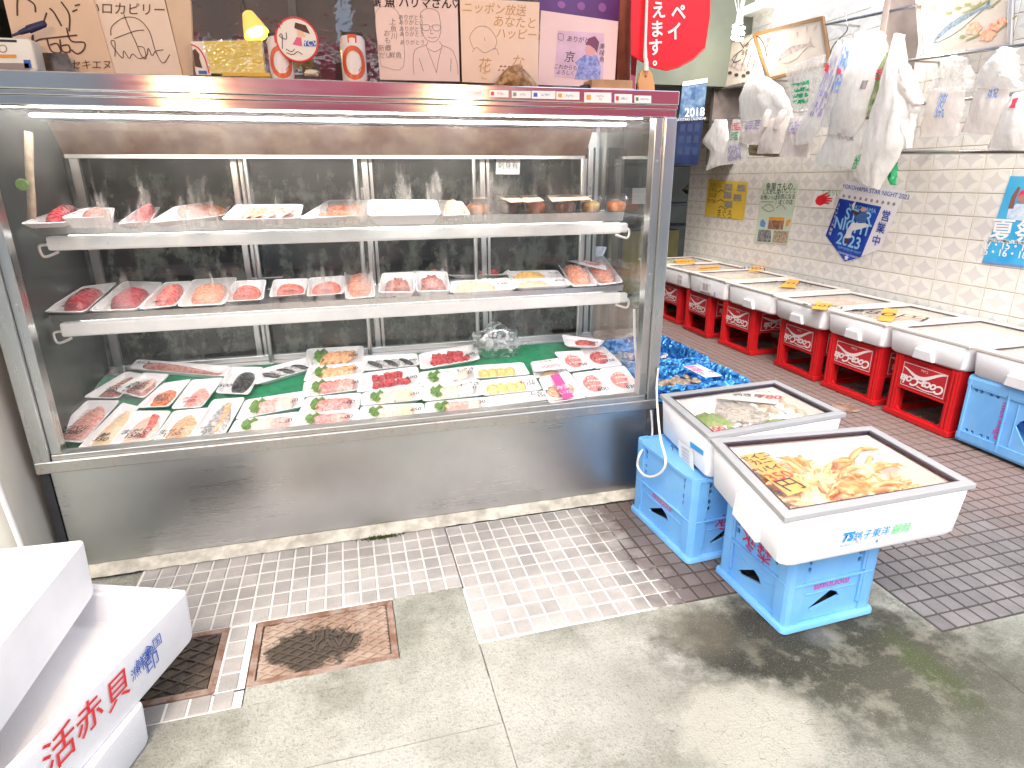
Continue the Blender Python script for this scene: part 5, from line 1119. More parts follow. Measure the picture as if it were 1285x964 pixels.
def make_lid(root, q, frame, rim, gk, th=.014):
    f = Frame(q); w, l = f.w, f.l; a, b = rim/w, rim/l; lid = None
    segs = [((0, 0), (1, 0), (1, b), (0, b)), ((0, 1-b), (1, 1-b), (1, 1), (0, 1)), ((0, b), (a, b), (a, 1-b), (0, 1-b)), ((1-a, b), (1, b), (1, 1-b), (1-a, 1-b))]
    for k, s in enumerate(segs):
        mb = MB(); mb.hexa([f.P(u, v, 0) for u, v in s] + [f.P(u, v, th) for u, v in s])
        o = mb.build('lid_frame', frame, root, bevel=.002)
    ga, gb = gk/w, gk/l
    for s in (((a, b), (1-a, b), (1-a, b+gb), (a, b+gb)), ((a, 1-b-gb), (1-a, 1-b-gb), (1-a, 1-b), (a, 1-b)), ((a, b+gb), (a+ga, b+gb), (a+ga, 1-b-gb), (a, 1-b-gb)), ((1-a-ga, b+gb), (1-a, b+gb), (1-a, 1-b-gb), (1-a-ga, 1-b-gb))):
        mb = MB(); mb.hexa([f.P(u, v, .001) for u, v in s] + [f.P(u, v, th-.004) for u, v in s]); mb.build('gasket', m_gasket, root)
    s = ((a+ga, b+gb), (1-a-ga, b+gb), (1-a-ga, 1-b-gb), (a+ga, 1-b-gb)); mb = MB(); mb.hexa([f.P(u, v, .003) for u, v in s] + [f.P(u, v, .006) for u, v in s]); mb.build('lid_glass', m_lidclear if frame is m_grey_lid else m_lidglass, root)
XB0, XB1, ZB, ZT = 2.94, 3.585, .362, .492
BX = [(1.74, 2.228), (2.243, 2.725), (2.74, 3.19), (3.205, 3.675), (3.69, 4.25), (4.265, 4.82), (4.835, 5.36), (5.375, 5.88)]
LB = ['white foam box on the blue crate at the right edge of the photo', 'glass lidded foam box without tags on the red crate beside the blue crate', 'foam box with one orange tag mid lid, on the crate by the round drain',
      'foam box with a pinkish lid and a low orange tag near its front edge', 'foam box with green seaweed under its lid and an orange tag at the back', 'worn foam box with a printed white label and the number 8 on its side',
      'foam box with an orange heap under its lid, half hidden behind the case post', 'farthest foam box with a green tinted lid beside the passage']
fboxes = []
for k, ((y0, y1), lab) in enumerate(zip(BX, LB)):
    dz = (0, .0, .0, .002, .012, .02, .012, .01)[k]; dx = (0, 0, -.01, -.03, -.03, -.04, -.02, 0)[k]
    fboxes.append(lidded(XB0+dx, y0, XB1+dx, y1, ZB+.002, ZT+dz, 'foam_box', lab, m_foam_dirty if k in (5, 6) else m_foam, m_lid, notch=k not in (5, 6)))
    f = Frame([V((XB0+dx+.05, y1-.05, ZB+.062)), V((XB0+dx+.05, y0+.05, ZB+.062)), V((XB1+dx-.05, y0+.05, ZB+.062)), V((XB1+dx-.05, y1-.05, ZB+.062))])
    kind = ('palefish', 'squid', 'cream', 'coral', 'squid', 'cream', 'orangecup', 'seaweed')[k]
    c = f.P(.5, .5)
    ic = pile(f, .04, .96, .04, .96, 0, .055, k*3.3, .5, 26, 30, 8, .6).build('ice_bed', M('crushed_ice', (.84, .80, .74), .4, var=.06, scale=60, bump=.8, bs=120), loc=c); tag(ic, 'crushed ice inside the '+('nearest', 'second', 'third', 'fourth', 'fifth', 'sixth', 'seventh', 'eighth')[k]+' foam box along the tiled wall', 'ice', kind='stuff')
    
    nfish = 4
    for q in range(nfish):
        u = .16+.2*q; g = Frame([f.P(u, .15, .055), f.P(u+.17, .15, .055), f.P(u+.17, .85, .055), f.P(u, .85, .055)])
        o = pile(g, .05, .95, .05, .95, -.01, .028, q+k, .15, 18, 14, 5, 1.0).build('fish_piece', FM[kind if kind != 'orangecup' else 'orangecup'], loc=g.P(.5, .5), smooth=70)
        tag(o, ('pale', 'creamy', 'white', 'pinkish', 'translucent', 'ivory', 'orange', 'green')[k]+' seafood piece on ice inside the '+('nearest', 'second', 'third', 'fourth', 'fifth', 'sixth', 'seventh', 'eighth')[k]+' foam box along the wall', 'seafood', 'seafood pieces in foam box '+('one', 'two', 'three', 'four', 'five', 'six', 'seven', 'eight')[k])
zt = ZT+.02
for px, lab, s, lift in ((((1101, 402), (1120, 404), (1127, 389), (1110, 386)), 'orange price tag on the foam box lid above the crate by the round drain', '680', 0), (((1018, 387), (1036, 389), (1047, 381), (1025, 379)), 'orange price tag lying low on the pinkish lid', '550', 0),
                   (((978, 360), (998, 361), (1003, 354), (990, 352)), 'orange price tag curling up at the back of the seaweed box lid', '450', .012), (((938, 341), (957, 341), (963, 336), (948, 335)), 'orange price tag propped at the rear of the worn box lid', '400', .015),
                   (((876, 340), (905, 338), (902, 334), (878, 335)), 'long orange price tag lying along the worn box lid', '380', 0), (((850, 331), (873, 331), (868, 327), (846, 327)), 'folded orange price tag on the half hidden box', '300', .012)):
    q = [onZ(x, y, zt+(.012 if px[0][0] < 1000 else .003)) for x, y in px]; q = [q[0], q[1], q[2]+V((0, 0, lift)), q[3]+V((0, 0, lift))]
    o = empty('price_tag', q[0], lab, 'price tag', 'orange price tags on the foam boxes'); panel(o, 'card', q, .001, m_orange_tag); f = Frame(q); text(s+'円', o, f.P(.5, .5, .001), f.xd, f.yd, f.l*.4, m_ink)
o = fboxes[5]; x = XB0-.04-.0015
def xq(y0, y1, z0, z1, X=x): return [V((X, y1, z0)), V((X, y0, z0)), V((X, y0, z1)), V((X, y1, z1))]
q = xq(4.46, 4.62, ZB+.035, ZT-.02, x-.001); panel(o, 'printed_label', q, .0006, m_paper, lift=.001); f = Frame(q)
for v in (.8, .65, .5, .35, .2): text('鮮魚 産地', o, f.P(.5, v, .0015), f.xd, f.yd, .018, m_inkgrey)
text('8', o, V((x-.002, 4.40, ZB+.035)), (0, -1, 0), (0, 0, 1), .05, m_inkblue)
o = fboxes[6]; text('活魚\n鮮度', o, V((XB0-.02-.002, 5.0, ZB+.07)), (0, -1, 0), (0, 0, 1), .04, m_inkgrey)

# ---- red bottle crates (upside down), front facing -X
m_crate = M('red_crate', (.56, .012, .016), .38, var=.2, scale=6, rnd=.18); m_crate_panel = M('red_label_panel', (.50, .02, .03), .4, var=.08)
m_lblw = M('crate_white', (.80, .72, .70), .45, var=.05)
def bottle_crate():
    """local frame: x depth 0..D away from the viewer, y width centred, z up"""
    W_, D_, H_ = .40, .46, .355
    root = empty('bottle_crate', (0, 0, 0), 'x', 'crate', 'red bottle crates standing upside down under the foam boxes')
    def wall(o, x, y, w, nm, lab=True, hole=True):
        o, x, y = V(o), V(x), V(y); n = x.cross(y)
        hl = [[(.06, .055), (.075, .035), (w-.075, .035), (w-.06, .055), (w-.06, .165), (.06, .165)]]
        mb = MB(); mb.plate([(.03, .02), (w-.03, .02), (w-.03, H_-.01), (.03, H_-.01)], hl, (o+n*-.006, x, y), .014)
        a = mb.build(nm, m_crate, root, local=True)
        b = MB(); pa = [o+x*u+y*v for u, v in ((.058, .182), (w-.058, .182), (w-.058, .325), (.058, .325))]; b.hexa([p-n*.005 for p in pa]+[p+n*.001 for p in pa]); b.build('label_panel', m_crate_panel, root, local=True)
        if lab:
            fr = o + n*.0025; mb = MB()
            for u0, v0, u1, v1 in ((.064, .188, w-.064, .191), (.064, .316, w-.064, .319), (.064, .188, .067, .319), (w-.067, .188, w-.064, .319)):
                mb.add([fr+x*u+y*v for u, v in ((u0, v0), (u1, v0), (u1, v1), (u0, v1))], [(0, 1, 2, 3)])
            top = [(.068+(w-.136)*k/16, .268+.034*math.sin(k/16*5.2+2.4)*(1 - .2*k/16)+.018*(k/16)) for k in range(17)]
            for k in range(16):
                th = .004+.017*math.sin(math.pi*(k/16))**.7; th2 = .004+.017*math.sin(math.pi*((k+1)/16))**.7
                (u0, v0), (u1, v1) = top[k], top[k+1]; mb.add([fr+x*u0+y*v0, fr+x*u1+y*v1, fr+x*u1+y*min(v1+th2, .315), fr+x*u0+y*min(v0+th, .315)], [(0, 1, 2, 3)])
            mb.build('white_wave', m_lblw, root, local=True, fix=False)
            # the crate is upside down, so its script is too
            text('Coca-Cola', root, fr+x*(w*.5)+y*.228+n*.0012, -x, -y, .068, m_lblw, local=True, shear=.35, fat=.0022, spacing=.92)
            mb = MB(); ribbons(mb, (fr+n*.001, -x, -y), [[(-w*.5-.085, -.215), (-w*.5-.06, -.203), (-w*.5-.01, -.200), (-w*.5+.03, -.208)]], .006); mb.build('script_swash', m_lblw, root, local=True, fix=False)
            text('Coke' if nm == 'front_wall' else 'コーク', root, fr+x*(w*.5)+y*.300+n*.001, -x, -y, .02, m_lblw, local=True)
    wall((0, W_/2, 0), (0, -1, 0), (0, 0, 1), W_, 'front_wall')
    wall((0, -W_/2, 0), (1, 0, 0), (0, 0, 1), D_, 'side_wall')
    wall((D_, W_/2, 0), (-1, 0, 0), (0, 0, 1), D_, 'side_wall', False)
    wall((D_, -W_/2, 0), (0, 1, 0), (0, 0, 1), W_, 'back_wall', False)
    for sx, sy in ((0, -1), (0, 1), (1, -1), (1, 1)):
        x0 = 0 if sx == 0 else D_-.055; ys = sy*W_/2; y0, y1 = sorted((ys, ys-sy*.05))
        mb = MB(); mb.box(x0-.002, y0-.002, .03, x0+.055, y1+.002, H_)
        ox = x0-.008 if sx == 0 else x0+.055; 
        for q in (.2, .6): mb.box(ox, y0+.05*q, .03, ox+.007, y0+.05*q+.012, H_-.006)
        mb.build('corner_post', m_crate, root, local=True, bevel=.003)
    mb = MB()
    for z0, z1, g in ((0, .03, .012), (.166, .178, .003)):
        for a in ((-g, -W_/2-g, D_+g, -W_/2+.02), (-g, W_/2-.02, D_+g, W_/2+g), (-g, -W_/2+.02, .02, W_/2-.02), (D_-.02, -W_/2+.02, D_+g, W_/2-.02)): mb.box(a[0], a[1], z0, a[2], a[3], z1)
    mb.build('base_rim', m_crate, root, local=True, bevel=.003)
    mb = MB(); mb.box(.01, -W_/2+.01, H_-.006, D_-.01, W_/2-.01, H_-.002)
    mb.build('crate_floor', m_crate, root, local=True)
    mb = MB()
    for k in (1, 2): mb.box(.02, -W_/2+W_*k/3-.003, .19, D_-.02, -W_/2+W_*k/3+.003, H_-.008)
    mb.box(D_/2-.003, -W_/2+.02, .20, D_/2+.003, W_/2-.02, H_-.01); mb.build('divider', m_crate, root, local=True)
    return root
c0 = bottle_crate()
CR = [(2.475, 'red bottle crate right beside the blue crate'), (2.97, 'red bottle crate behind the round drain cap'), (3.465, 'bright red bottle crate under the pinkish lidded box'), (4.13, 'red bottle crate under the box with green seaweed'), (4.70, 'red bottle crate under the worn box numbered 8'), (5.24, 'red bottle crate half hidden by the case post'), (5.66, 'farthest red bottle crate behind the case post')]
for k, (y, lab) in enumerate(CR):
    o = c0 if k == 0 else copy_tree(c0); o.location = (2.975+(-.035 if k in (3, 4) else 0)+random.uniform(-.01, .01), y, .004); o.rotation_euler = (0, 0, random.uniform(-.03, .03)); o['label'] = lab

# ---- blue milk crates (upside down)
def blue_mat():
    t = NT('blue_crate'); p = t.pos(); w = t.noise(p, 5, 5, .65); f = t.noise(p, 90, 3, .7); oi = t.n('ObjectInfo')
    c = t.mix(t.ramp(w, .35, .7), (.135, .38, .74), (.19, .45, .77)); c = t.mix(t.math('MULTIPLY', t.ramp(f, .60, .78), .35), c, (.34, .48, .62))
    return t.end(t.bsdf(Base_Color=c, Roughness=.42).outputs[0])
m_blue = blue_mat(); m_morin = M('magenta_print', (.62, .04, .36), .5, var=.1); m_morir = M('crimson_print', (.58, .02, .10), .5, var=.15)
def milk_crate(name, label, W_, D_, H_, print_front, print_left, worn=False):
    """centred on its base; front faces -y, left faces -x; inverted, so the wide rim is on the ground"""
    root = empty(name, (0, 0, 0), label, 'crate')
    def wall(o, x, y, w, nm, words, tri=1):
        o, x, y = V(o), V(x), V(y); n = x.cross(y)
        hs_ = []
        for u in (.070, w-.070):
            for v in (.62, .70, .82, .89): hs_.append([(u-.007, H_*v-.009), (u+.007, H_*v-.009), (u+.007, H_*v+.006), (u, H_*v+.010), (u-.007, H_*v+.006)])
        if tri > 0: hs_.append([(w*.27, H_*.19), (w*.30, H_*.165), (w*.62, H_*.255), (w*.58, H_*.31), (w*.50, H_*.345)])
        mb = MB(); mb.plate([(.02, .02), (w-.02, .02), (w-.02, H_-.004), (.02, H_-.004)], hs_, (o-n*.008, x, y), .008); mb.build(nm, m_blue, root, local=True)
        mb = MB()
        def bx_(u0, v0, u1, v1, d0, d1):
            p = [o+x*u+y*v for u, v in ((u0, v0), (u1, v0), (u1, v1), (u0, v1))]; mb.hexa([q+n*d0 for q in p]+[q+n*d1 for q in p])
        for v, hh, d in ((.03, .055, .002), (.47, .034, 0.0), (.95, .06, .0)): bx_(.018, H_*v-.0, w-.018, H_*v+H_*hh*.6, -.0078, d+.002)
        for u in (.050, w-.060): bx_(u, .05, u+.010, H_*.47, -.0078, -.001); bx_(u, H_*.51, u+.010, H_*.94, -.0078, -.001)
        bx_(.07, H_*.350, w-.07, H_*.362, -.0078, -.004)
        mb.build('ribs', m_blue, root, local=True, bevel=.0015)
        if words:
            s, mk, sz, v = words
            text(s, root, o+x*(w*.5)+y*(H_*v)-n*.0055, -x, -y, sz, mk, local=True, fat=.0003, shear=.15 if s.isascii() else 0)
        return o, x, y, n
    wall((-W_/2, -D_/2, 0), (1, 0, 0), (0, 0, 1), W_, 'front_wall', print_front)
    l = wall((-W_/2, D_/2, 0), (0, -1, 0), (0, 0, 1), D_, 'side_wall', print_left)
    wall((W_/2, -D_/2, 0), (0, 1, 0), (0, 0, 1), D_, 'side_wall', None); wall((W_/2, D_/2, 0), (-1, 0, 0), (0, 0, 1), W_, 'back_wall', None)
    if worn:
        o, x, y, n = l; pts = [o+x*u+y*v-n*.006 for u, v in ((D_*.40, H_*.42), (D_*.62, H_*.40), (D_*.64, H_*.46), (D_*.50, H_*.49), (D_*.41, H_*.47))]
        poly(root, 'peeled_patch', pts, n, .0004, M('peeled_grey', (.50, .44, .42), .7, var=.3, scale=80))
        root.children[-1].matrix_local = Matrix.Identity(4)
    for sx in (-1, 1):
        for sy in (-1, 1):
            x0, y0 = sx*(W_/2), sy*(D_/2); mb = MB(); r_ = .05
            pts = [(x0-sx*r_, y0), (x0-sx*.018, y0-sy*.0), (x0-sx*.005, y0-sy*.005), (x0, y0-sy*.018), (x0, y0-sy*r_), (x0-sx*.012, y0-sy*r_), (x0-sx*.012, y0-sy*.02), (x0-sx*.02, y0-sy*.012), (x0-sx*r_, y0-sy*.012)]
            if sx*sy < 0: pts.reverse()
            mb.plate(pts, [], ((0, 0, H_-.001), (1, 0, 0), (0, 1, 0)), H_-.012); mb.build('corner_post', m_blue, root, local=True)
    mb = MB(); g = .010; pts = [(a*(W_/2+g), b*(D_/2+g)) for a, b in rsq(.05, 3)]
    ring = lambda s, z: [V((x*s, y*s, z)) for x, y in pts]
    mb.loops([ring(1, .001), ring(1.0, .012), ring(.985, .018), ring(.95, .019), ring(.93, .018), ring(.93, .001)], False, False)
    mb.add(ring(1, .001)+ring(.93, .001), [(k, (k+1) % len(pts), len(pts)+(k+1) % len(pts), len(pts)+k) for k in range(len(pts))])
    mb.build('base_rim', m_blue, root, local=True, smooth=40)
    MB().box(-W_/2+.01, -D_/2+.01, H_-.012, W_/2-.01, D_/2-.01, H_-.006).build('crate_floor', m_blue, root, local=True)
    return root
mor, kan = ('morinaga', m_morin, .036, .412), ('森永', m_morir, .055, .44)
o = milk_crate('milk_crate', 'light blue milk crate with red and pink print under the crab box', .325, .325, .325, mor, ('森永', m_morir, .072, .62)); o.location = (1.325, 1.418, .004); o.rotation_euler = (0, 0, rad(2))
o = milk_crate('milk_crate', 'light blue milk crate with a peeled print beside the display case', .33, .40, .325, ('森永', m_morir, .068, .43), mor, True); o.location = (1.235, 1.855, .002); o.rotation_euler = (0, 0, rad(3.5))
o = milk_crate('milk_crate', 'blue milk crate lying on its side under the foam box at the right edge', .40, .352, .40, None, ('morinaga', m_morin, .052, .50))
o.location = (2.955+.20, 1.825, .190); o.rotation_euler = (rad(-90), 0, 0)
# ------------------------------------------------------------------ trays lined with blue foil sheet
def foil_mat():
    t = NT('blue_foil'); p = t.pos(); v = t.n('TexVoronoi', Vector=p, Scale=38); w = t.noise(p, 30, 3)
    c = t.mix(v.outputs['Distance'], (.02, .20, .62), (.10, .42, .80)); c = t.mix(t.ramp(w, .45, .7), c, (.02, .12, .42))
    b = t.bsdf(Base_Color=c, Metallic=.45, Roughness=.22); t.set(b, 'Normal', t.bump(t.math('ADD', v.outputs['Distance'], w), 1.0, .02)); return t.end(b.outputs[0])
m_foil = foil_mat(); m_shellf = M('clam_shell', (.50, .38, .25), .45, var=0, col2=(.24, .17, .11), scale=40, bump=.4)
def foil_tray(x0, y0, x1, y1, zb, zt, label, net):
    root = empty('foil_tray', ((x0+x1)/2, (y0+y1)/2, zb), label, 'seafood tray')
    q = [V((x0, y0, zt)), V((x1, y0, zt)), V((x1, y1, zt)), V((x0, y1, zt))]; f = Frame(q); pts = rsq(.05, 6)
    # densify the outline for crumpled sheet
    out = []
    for i in range(len(pts)):
        a, b = pts[i], pts[(i+1) % len(pts)]; m = max(1, int(math.hypot(b[0]-a[0], b[1]-a[1])/.06))
        out += [(a[0]+(b[0]-a[0])*k/m, a[1]+(b[1]-a[1])*k/m) for k in range(m)]
    mb = MB(); rings = []
    for s, h in ((1.0, zb-zt+.002), (1.03, (zb-zt)*.7), (1.02, (zb-zt)*.35), (1.05, -.012), (1.04, .004), (.98, .012), (.92, .006), (.86, -.02), (.82, -.06), (.80, -.075)):
        r_ = []
        for a, b in out:
            p = f.P(.5+.5*a*s, .5+.5*b*s, h); d = V((noise.noise(p*46), noise.noise(p*46+V((9, 0, 0))), noise.noise(p*46+V((0, 9, 0)))))*.011; d.z = max(d.z, -.002) if h < zb-zt+.01 else d.z
            r_.append(p+d)
        rings.append(r_)
    mb.loops(rings, True, True); mb.build('foil_lining', m_foil, root)
    return root, f
fz = .40
ft, f1 = foil_tray(1.27, 2.35, 1.775, 2.66, .335, fz, 'front tray of small clams lined with crumpled blue foil sheet', False)
ft2, f2 = foil_tray(1.30, 2.74, 1.80, 3.22, .335, fz, 'rear tray lined with blue foil sheet holding dark shellfish', True)
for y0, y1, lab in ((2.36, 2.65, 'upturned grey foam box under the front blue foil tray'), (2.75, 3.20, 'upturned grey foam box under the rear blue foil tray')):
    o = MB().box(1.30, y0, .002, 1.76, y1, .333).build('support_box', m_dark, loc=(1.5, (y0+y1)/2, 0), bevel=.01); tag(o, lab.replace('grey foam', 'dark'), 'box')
me_shell = dome_unit(9, 3).mesh('clam', m_shellf, smooth=70)
for f, u0, u1, v0, v1, n, lab, grp in ((f1, .18, .66, .22, .80, 90, 'small brown clam heaped in the front blue foil tray', 'clams in the front foil tray'), (f2, .18, .82, .22, .8, 50, 'dark shellfish lying in the rear blue foil tray', 'shellfish in the rear foil tray')):
    for k in range(n):
        r_ = random.Random(k+n); u, v = r_.uniform(u0, u1), r_.uniform(v0, v1); s = r_.uniform(.020, .032)
        o = bpy.data.objects.new('clam' if f is f1 else 'shellfish', me_shell if f is f1 else unit_mesh('slice', FM['silver'])); COL.objects.link(o)
        o.matrix_world = basis(f.P(u, v, -.062+r_.uniform(0, .034)), f.xd, f.yd, f.n) @ Matrix.Rotation(r_.uniform(0, 6.3), 4, 'Z') @ Matrix.Rotation(r_.uniform(-.5, .5), 4, 'X') @ Matrix.Diagonal((s*1.5, s, s*.45, 1))
        tag(o, lab, 'shellfish', grp)
net = MB()
for k in range(26): a = .02+.022*k; net.tube([f1.P(.06+.004*(k % 3), .2+.02*k, -.01), f1.P(.22+.02*(k % 5), .1+.03*k*.6, -.04)], .002, 5)
tag(net.build('green_net', m_green_mat, loc=f1.P(.1, .5, -.03)), 'strip of green net at the left of the front blue foil tray', 'net')
q = [f1.P(.66, .30, .004), f1.P(.84, .30, .004), f1.P(.80, .86, .012), f1.P(.62, .86, .012)]
o = empty('price_card', q[0], 'pink and white price card with large black character in the front foil tray', 'price card'); panel(o, 'card', q, .0015, m_paper); f = Frame(q)
poly(o, 'pink_print', [f.P(u, v, .001) for u, v in ((.05, .5), (.6, .45), (.6, .97), (.05, .97))], f.n, .0003, M('pink_print2', (.80, .20, .35), .5)); text('生き', o, f.P(.5, .3, .0015), f.xd, f.yd, .05, m_ink); text('あさり', o, f.P(.4, .72, .0015), f.xd, f.yd, .03, m_paper)

# ------------------------------------------------------------------ the two foam boxes at the front
def front_box(px_top, zt, zb, shrink, label, name='foam_box'):
    r_ = [onZ(x, y, zt) for x, y in px_top]; ctr = bil(r_, .5, .5)
    b = [ctr + (p-ctr)*shrink for p in r_]; b = [V((p.x, p.y, zb)) for p in b]
    root = empty(name, V((ctr.x, ctr.y, zb)), label, 'foam box')
    hollow(b+r_, .03, .05).build('box', m_foam, root, smooth=40)
    return root, r_
b1, r1 = front_box(((985, 657), (1222, 614), (1092, 541), (892, 557)), .478, .332, .965, 'white foam box of crabs with blue and green printing at the right front')
b2, r2 = front_box(((890, 554), (1060, 524), (972, 482), (829, 500)), .478, .330, .965, 'white foam box of packed shellfish with blue tape at the corner of the display case')
for root, r_ in ((b1, r1), (b2, r2)):
    ctr = bil(r_, .5, .5); q = [p + (p-ctr)*.012 + V((0, 0, .002)) for p in r_]
    make_lid(root, q, m_grey_lid, .030, .009, .016)
# grip pads on the left sides
for root, r_, zb, u in ((b1, r1, .332, .42),):
    a, b = r_[3], r_[0]; d = (b-a).normalized(); nn = V((d.y, -d.x, 0)); nn = nn if nn.x < 0 else -nn
    p0 = a + (b-a)*u; p1 = a + (b-a)*(u+.32); base = [V((p.x, p.y, zb+.006)) for p in (p0, p1)]; top = [V((p.x, p.y, zb+.085)) for p in (p0, p1)]
    MB().hexa([base[0]+nn*.003, base[1]+nn*.003, base[1]-nn*.02, base[0]-nn*.02, top[0]+nn*.003+d*.012, top[1]+nn*.003-d*.012, top[1]-nn*.02, top[0]-nn*.02]).build('grip', m_foam, root, bevel=.005)
# printing on the crab box
a, b = r1[0], r1[1]; d = (b-a).normalized(); nn = V((d.y, -d.x, 0)); nn = nn if nn.y < 0 else -nn
m_pblue = M('printed_blue', (.02, .24, .62), .5, var=.05); m_pgreen = M('printed_green', (.16, .62, .22), .5, var=.05)
def onface(px, py, k=.0025):
    p = onP(px, py, nn, nn.dot(a)); h = (.478-p.z)/(.146)
    return p - nn*(.0075*h) + nn*k
text('銚子東洋', b1, onface(1094, 670.5, .0035), d, (0, 0, 1), .030, m_pblue, fat=.0002, shear=.2); text('銀鮭', b1, onface(1131, 664, .0035), d, (0, 0, 1), .034, m_pgreen, fat=.0002, shear=.2)
text('TS', b1, onface(1063, 675, .0035), d, (0, 0, 1), .036, m_pblue, fat=.002, shear=.35); text('No.BOX-01', b1, onface(1064, 684.5, .0035), d, (0, 0, 1), .010, m_pblue)
poly(b1, 'blue_dot', [onface(1102, 679.5, .003)+V((.003*math.cos(t), 0, .005*math.sin(t))) for t in (2*math.pi*k/8 for k in range(8))], nn, .0006, m_pblue)
# writing, label and tape on the second box's left side
a2, e2 = r2[3], r2[0]; d2 = (e2-a2).normalized(); n2 = V((d2.y, -d2.x, 0)); n2 = n2 if n2.x < 0 else -n2
def onside(px, py, k=.003): p = onP(px, py, n2, n2.dot(a2)); return p - n2*(.0085*(.478-p.z)/.146) + n2*k
text('7', b2, onside(843, 566, .010), d2, (0, 0, 1), .055, m_ink); text('℃', b2, onside(847, 573, .009), d2, (0, 0, 1), .016, m_inkgrey)
q = [onside(x, y) for x, y in ((850, 588), (868, 603), (869, 566), (850, 552))]; pn = panel(b2, 'printed_label', q, .0006, m_paper); f = Frame(q)
for v in (.85, .72, .6, .48, .36, .24): text('品名産地日付', b2, f.P(.5, v, .001), f.xd, f.yd, .011, m_inkgrey)
q = [onside(x, y, .004) for x, y in ((866, 561), (882, 572), (883, 566), (866, 554))]; panel(b2, 'blue_tape', q, .0006, M('blue_tape', (.02, .33, .75), .35, var=.05))
# ---- contents of the second box
def fitem(fr, name, u0, v0, u1, v1, label, cat, fill, h=0, H=.02): return pack(name, [fr.P(u0, v0, h), fr.P(u1, v0, h), fr.P(u1, v1, h), fr.P(u0, v1, h)], label, cat, fill=fill, film=False, H=H)
fr2 = Frame([p + (bil(r2, .5, .5)-p)*.15 + V((0, 0, -.022)) for p in r2])
fl = [V((p.x, p.y, .42)) for p in fr2.c]; 
o = MB().add([p + (p-bil(fl, .5, .5))*.05 for p in fl], [(0, 1, 2, 3)]).build('ice_sheet', M('ice_white', (.80, .81, .82), .4, var=.04, bump=.6, bs=90), loc=bil(fl, .5, .5)); tag(o, 'white ice sheet under the packs in the front shellfish box', 'ice', kind='stuff')
fitem(fr2, 'seaweed_pack', .02, .05, .34, .80, 'white pack of green seaweed along the left side of the front shellfish box', 'seaweed pack', heap('seaweed', .1, .9, .1, .9, .026, .4, 70))
fitem(fr2, 'seaweed_pack', .42, .02, .82, .34, 'white pack of green seaweed at the near side of the front shellfish box', 'seaweed pack', heap('seaweed', .15, .85, .1, .9, .022, .4, 70))
def oysters(fr, root, fl_, rn):
    for k in range(8): piece('oyster', unit_mesh('slice', FM['shell' if k % 2 else 'squid']), root, fr, .3+.4*(k % 2), .1+.11*k, fl_+.004, fr.w*.5, fr.l*.22, .02, rn.uniform(-1, 1), rn.uniform(-.2, .2))
fitem(fr2, 'oyster_pack', .60, .36, .80, .98, 'white pack of grey oysters, inner one of two in the front box', 'oyster pack', oysters); fitem(fr2, 'oyster_pack', .82, .20, 1.0, .98, 'white pack of grey oysters at the right side of the front box', 'oyster pack', oysters)
o = lump('shrimp_bag', fr2.P(.47, .52, .0), (.085, .10, .013), clear('shrimp_film', tint=(.92, .88, .84), rough=.1, base=.12, bump=30, frostcol=(.88, .86, .82), frost=lambda t: t.math('MULTIPLY', t.ramp(t.noise(t.pos(), 40, 4), .30, .6), .8)), 'clear crumpled bag of pale shrimps in the front shellfish box', 'shrimp bag', 6, .4, 20, 10)
pile(fr2, .38, .56, .36, .66, -.02, .03, 3, .5, 60).build('shrimps', FM['palefish'], o, smooth=60)
def card(fr, u0, v0, u1, v1, h, label, lines, name='price_card', mat=m_paper, rot=False):
    q = [fr.P(u0, v0, h), fr.P(u1, v0, h), fr.P(u1, v1, h), fr.P(u0, v1, h)]; o = empty(name, q[0], label, 'price card'); panel(o, 'card', q, .001, mat); f = Frame(q)
    for s, u, v, sz, mk in lines: text(s, o, f.P(u, v, .0012), f.xd, f.yd, sz, mk, shear=.15)
    return o
q = [onZ(x, y, .468) for x, y in ((900, 500), (975, 507), (985, 490), (905, 487))]
fq = Frame(q); o = empty('price_card', q[0], 'white card marked 780 in red under the glass of the front shellfish box', 'price card'); panel(o, 'card', q, .001, m_paper)
text('えび剥き身', o, fq.P(.30, .45, .0014), fq.xd, fq.yd, .040, m_ink); text('780', o, fq.P(.80, .42, .0014), fq.xd, fq.yd, .062, m_inkred, fat=.002, shear=.3); text('お刺身にどうぞ', o, fq.P(.68, .85, .0014), fq.xd, fq.yd, .026, m_ink)
q = [onZ(x, y, .466) for x, y in ((886, 544), (914, 541), (911, 534), (884, 537))]; fq = Frame(q); o = empty('price_card', q[0], 'small card marked 300 in red on the seaweed pack', 'price card'); panel(o, 'card', q, .001, m_paper); text('300', o, fq.P(.5, .5, .0014), fq.xd, fq.yd, .048, m_inkred, fat=.0016)
q = [onZ(x, y, .466) for x, y in ((919, 541), (945, 538), (942, 532), (918, 535))]; fq = Frame(q); o = empty('price_card', q[0], 'small white card with black writing on the near seaweed pack', 'price card'); panel(o, 'card', q, .001, m_paper); text('もずく', o, fq.P(.5, .5, .0014), fq.xd, fq.yd, .030, m_ink)
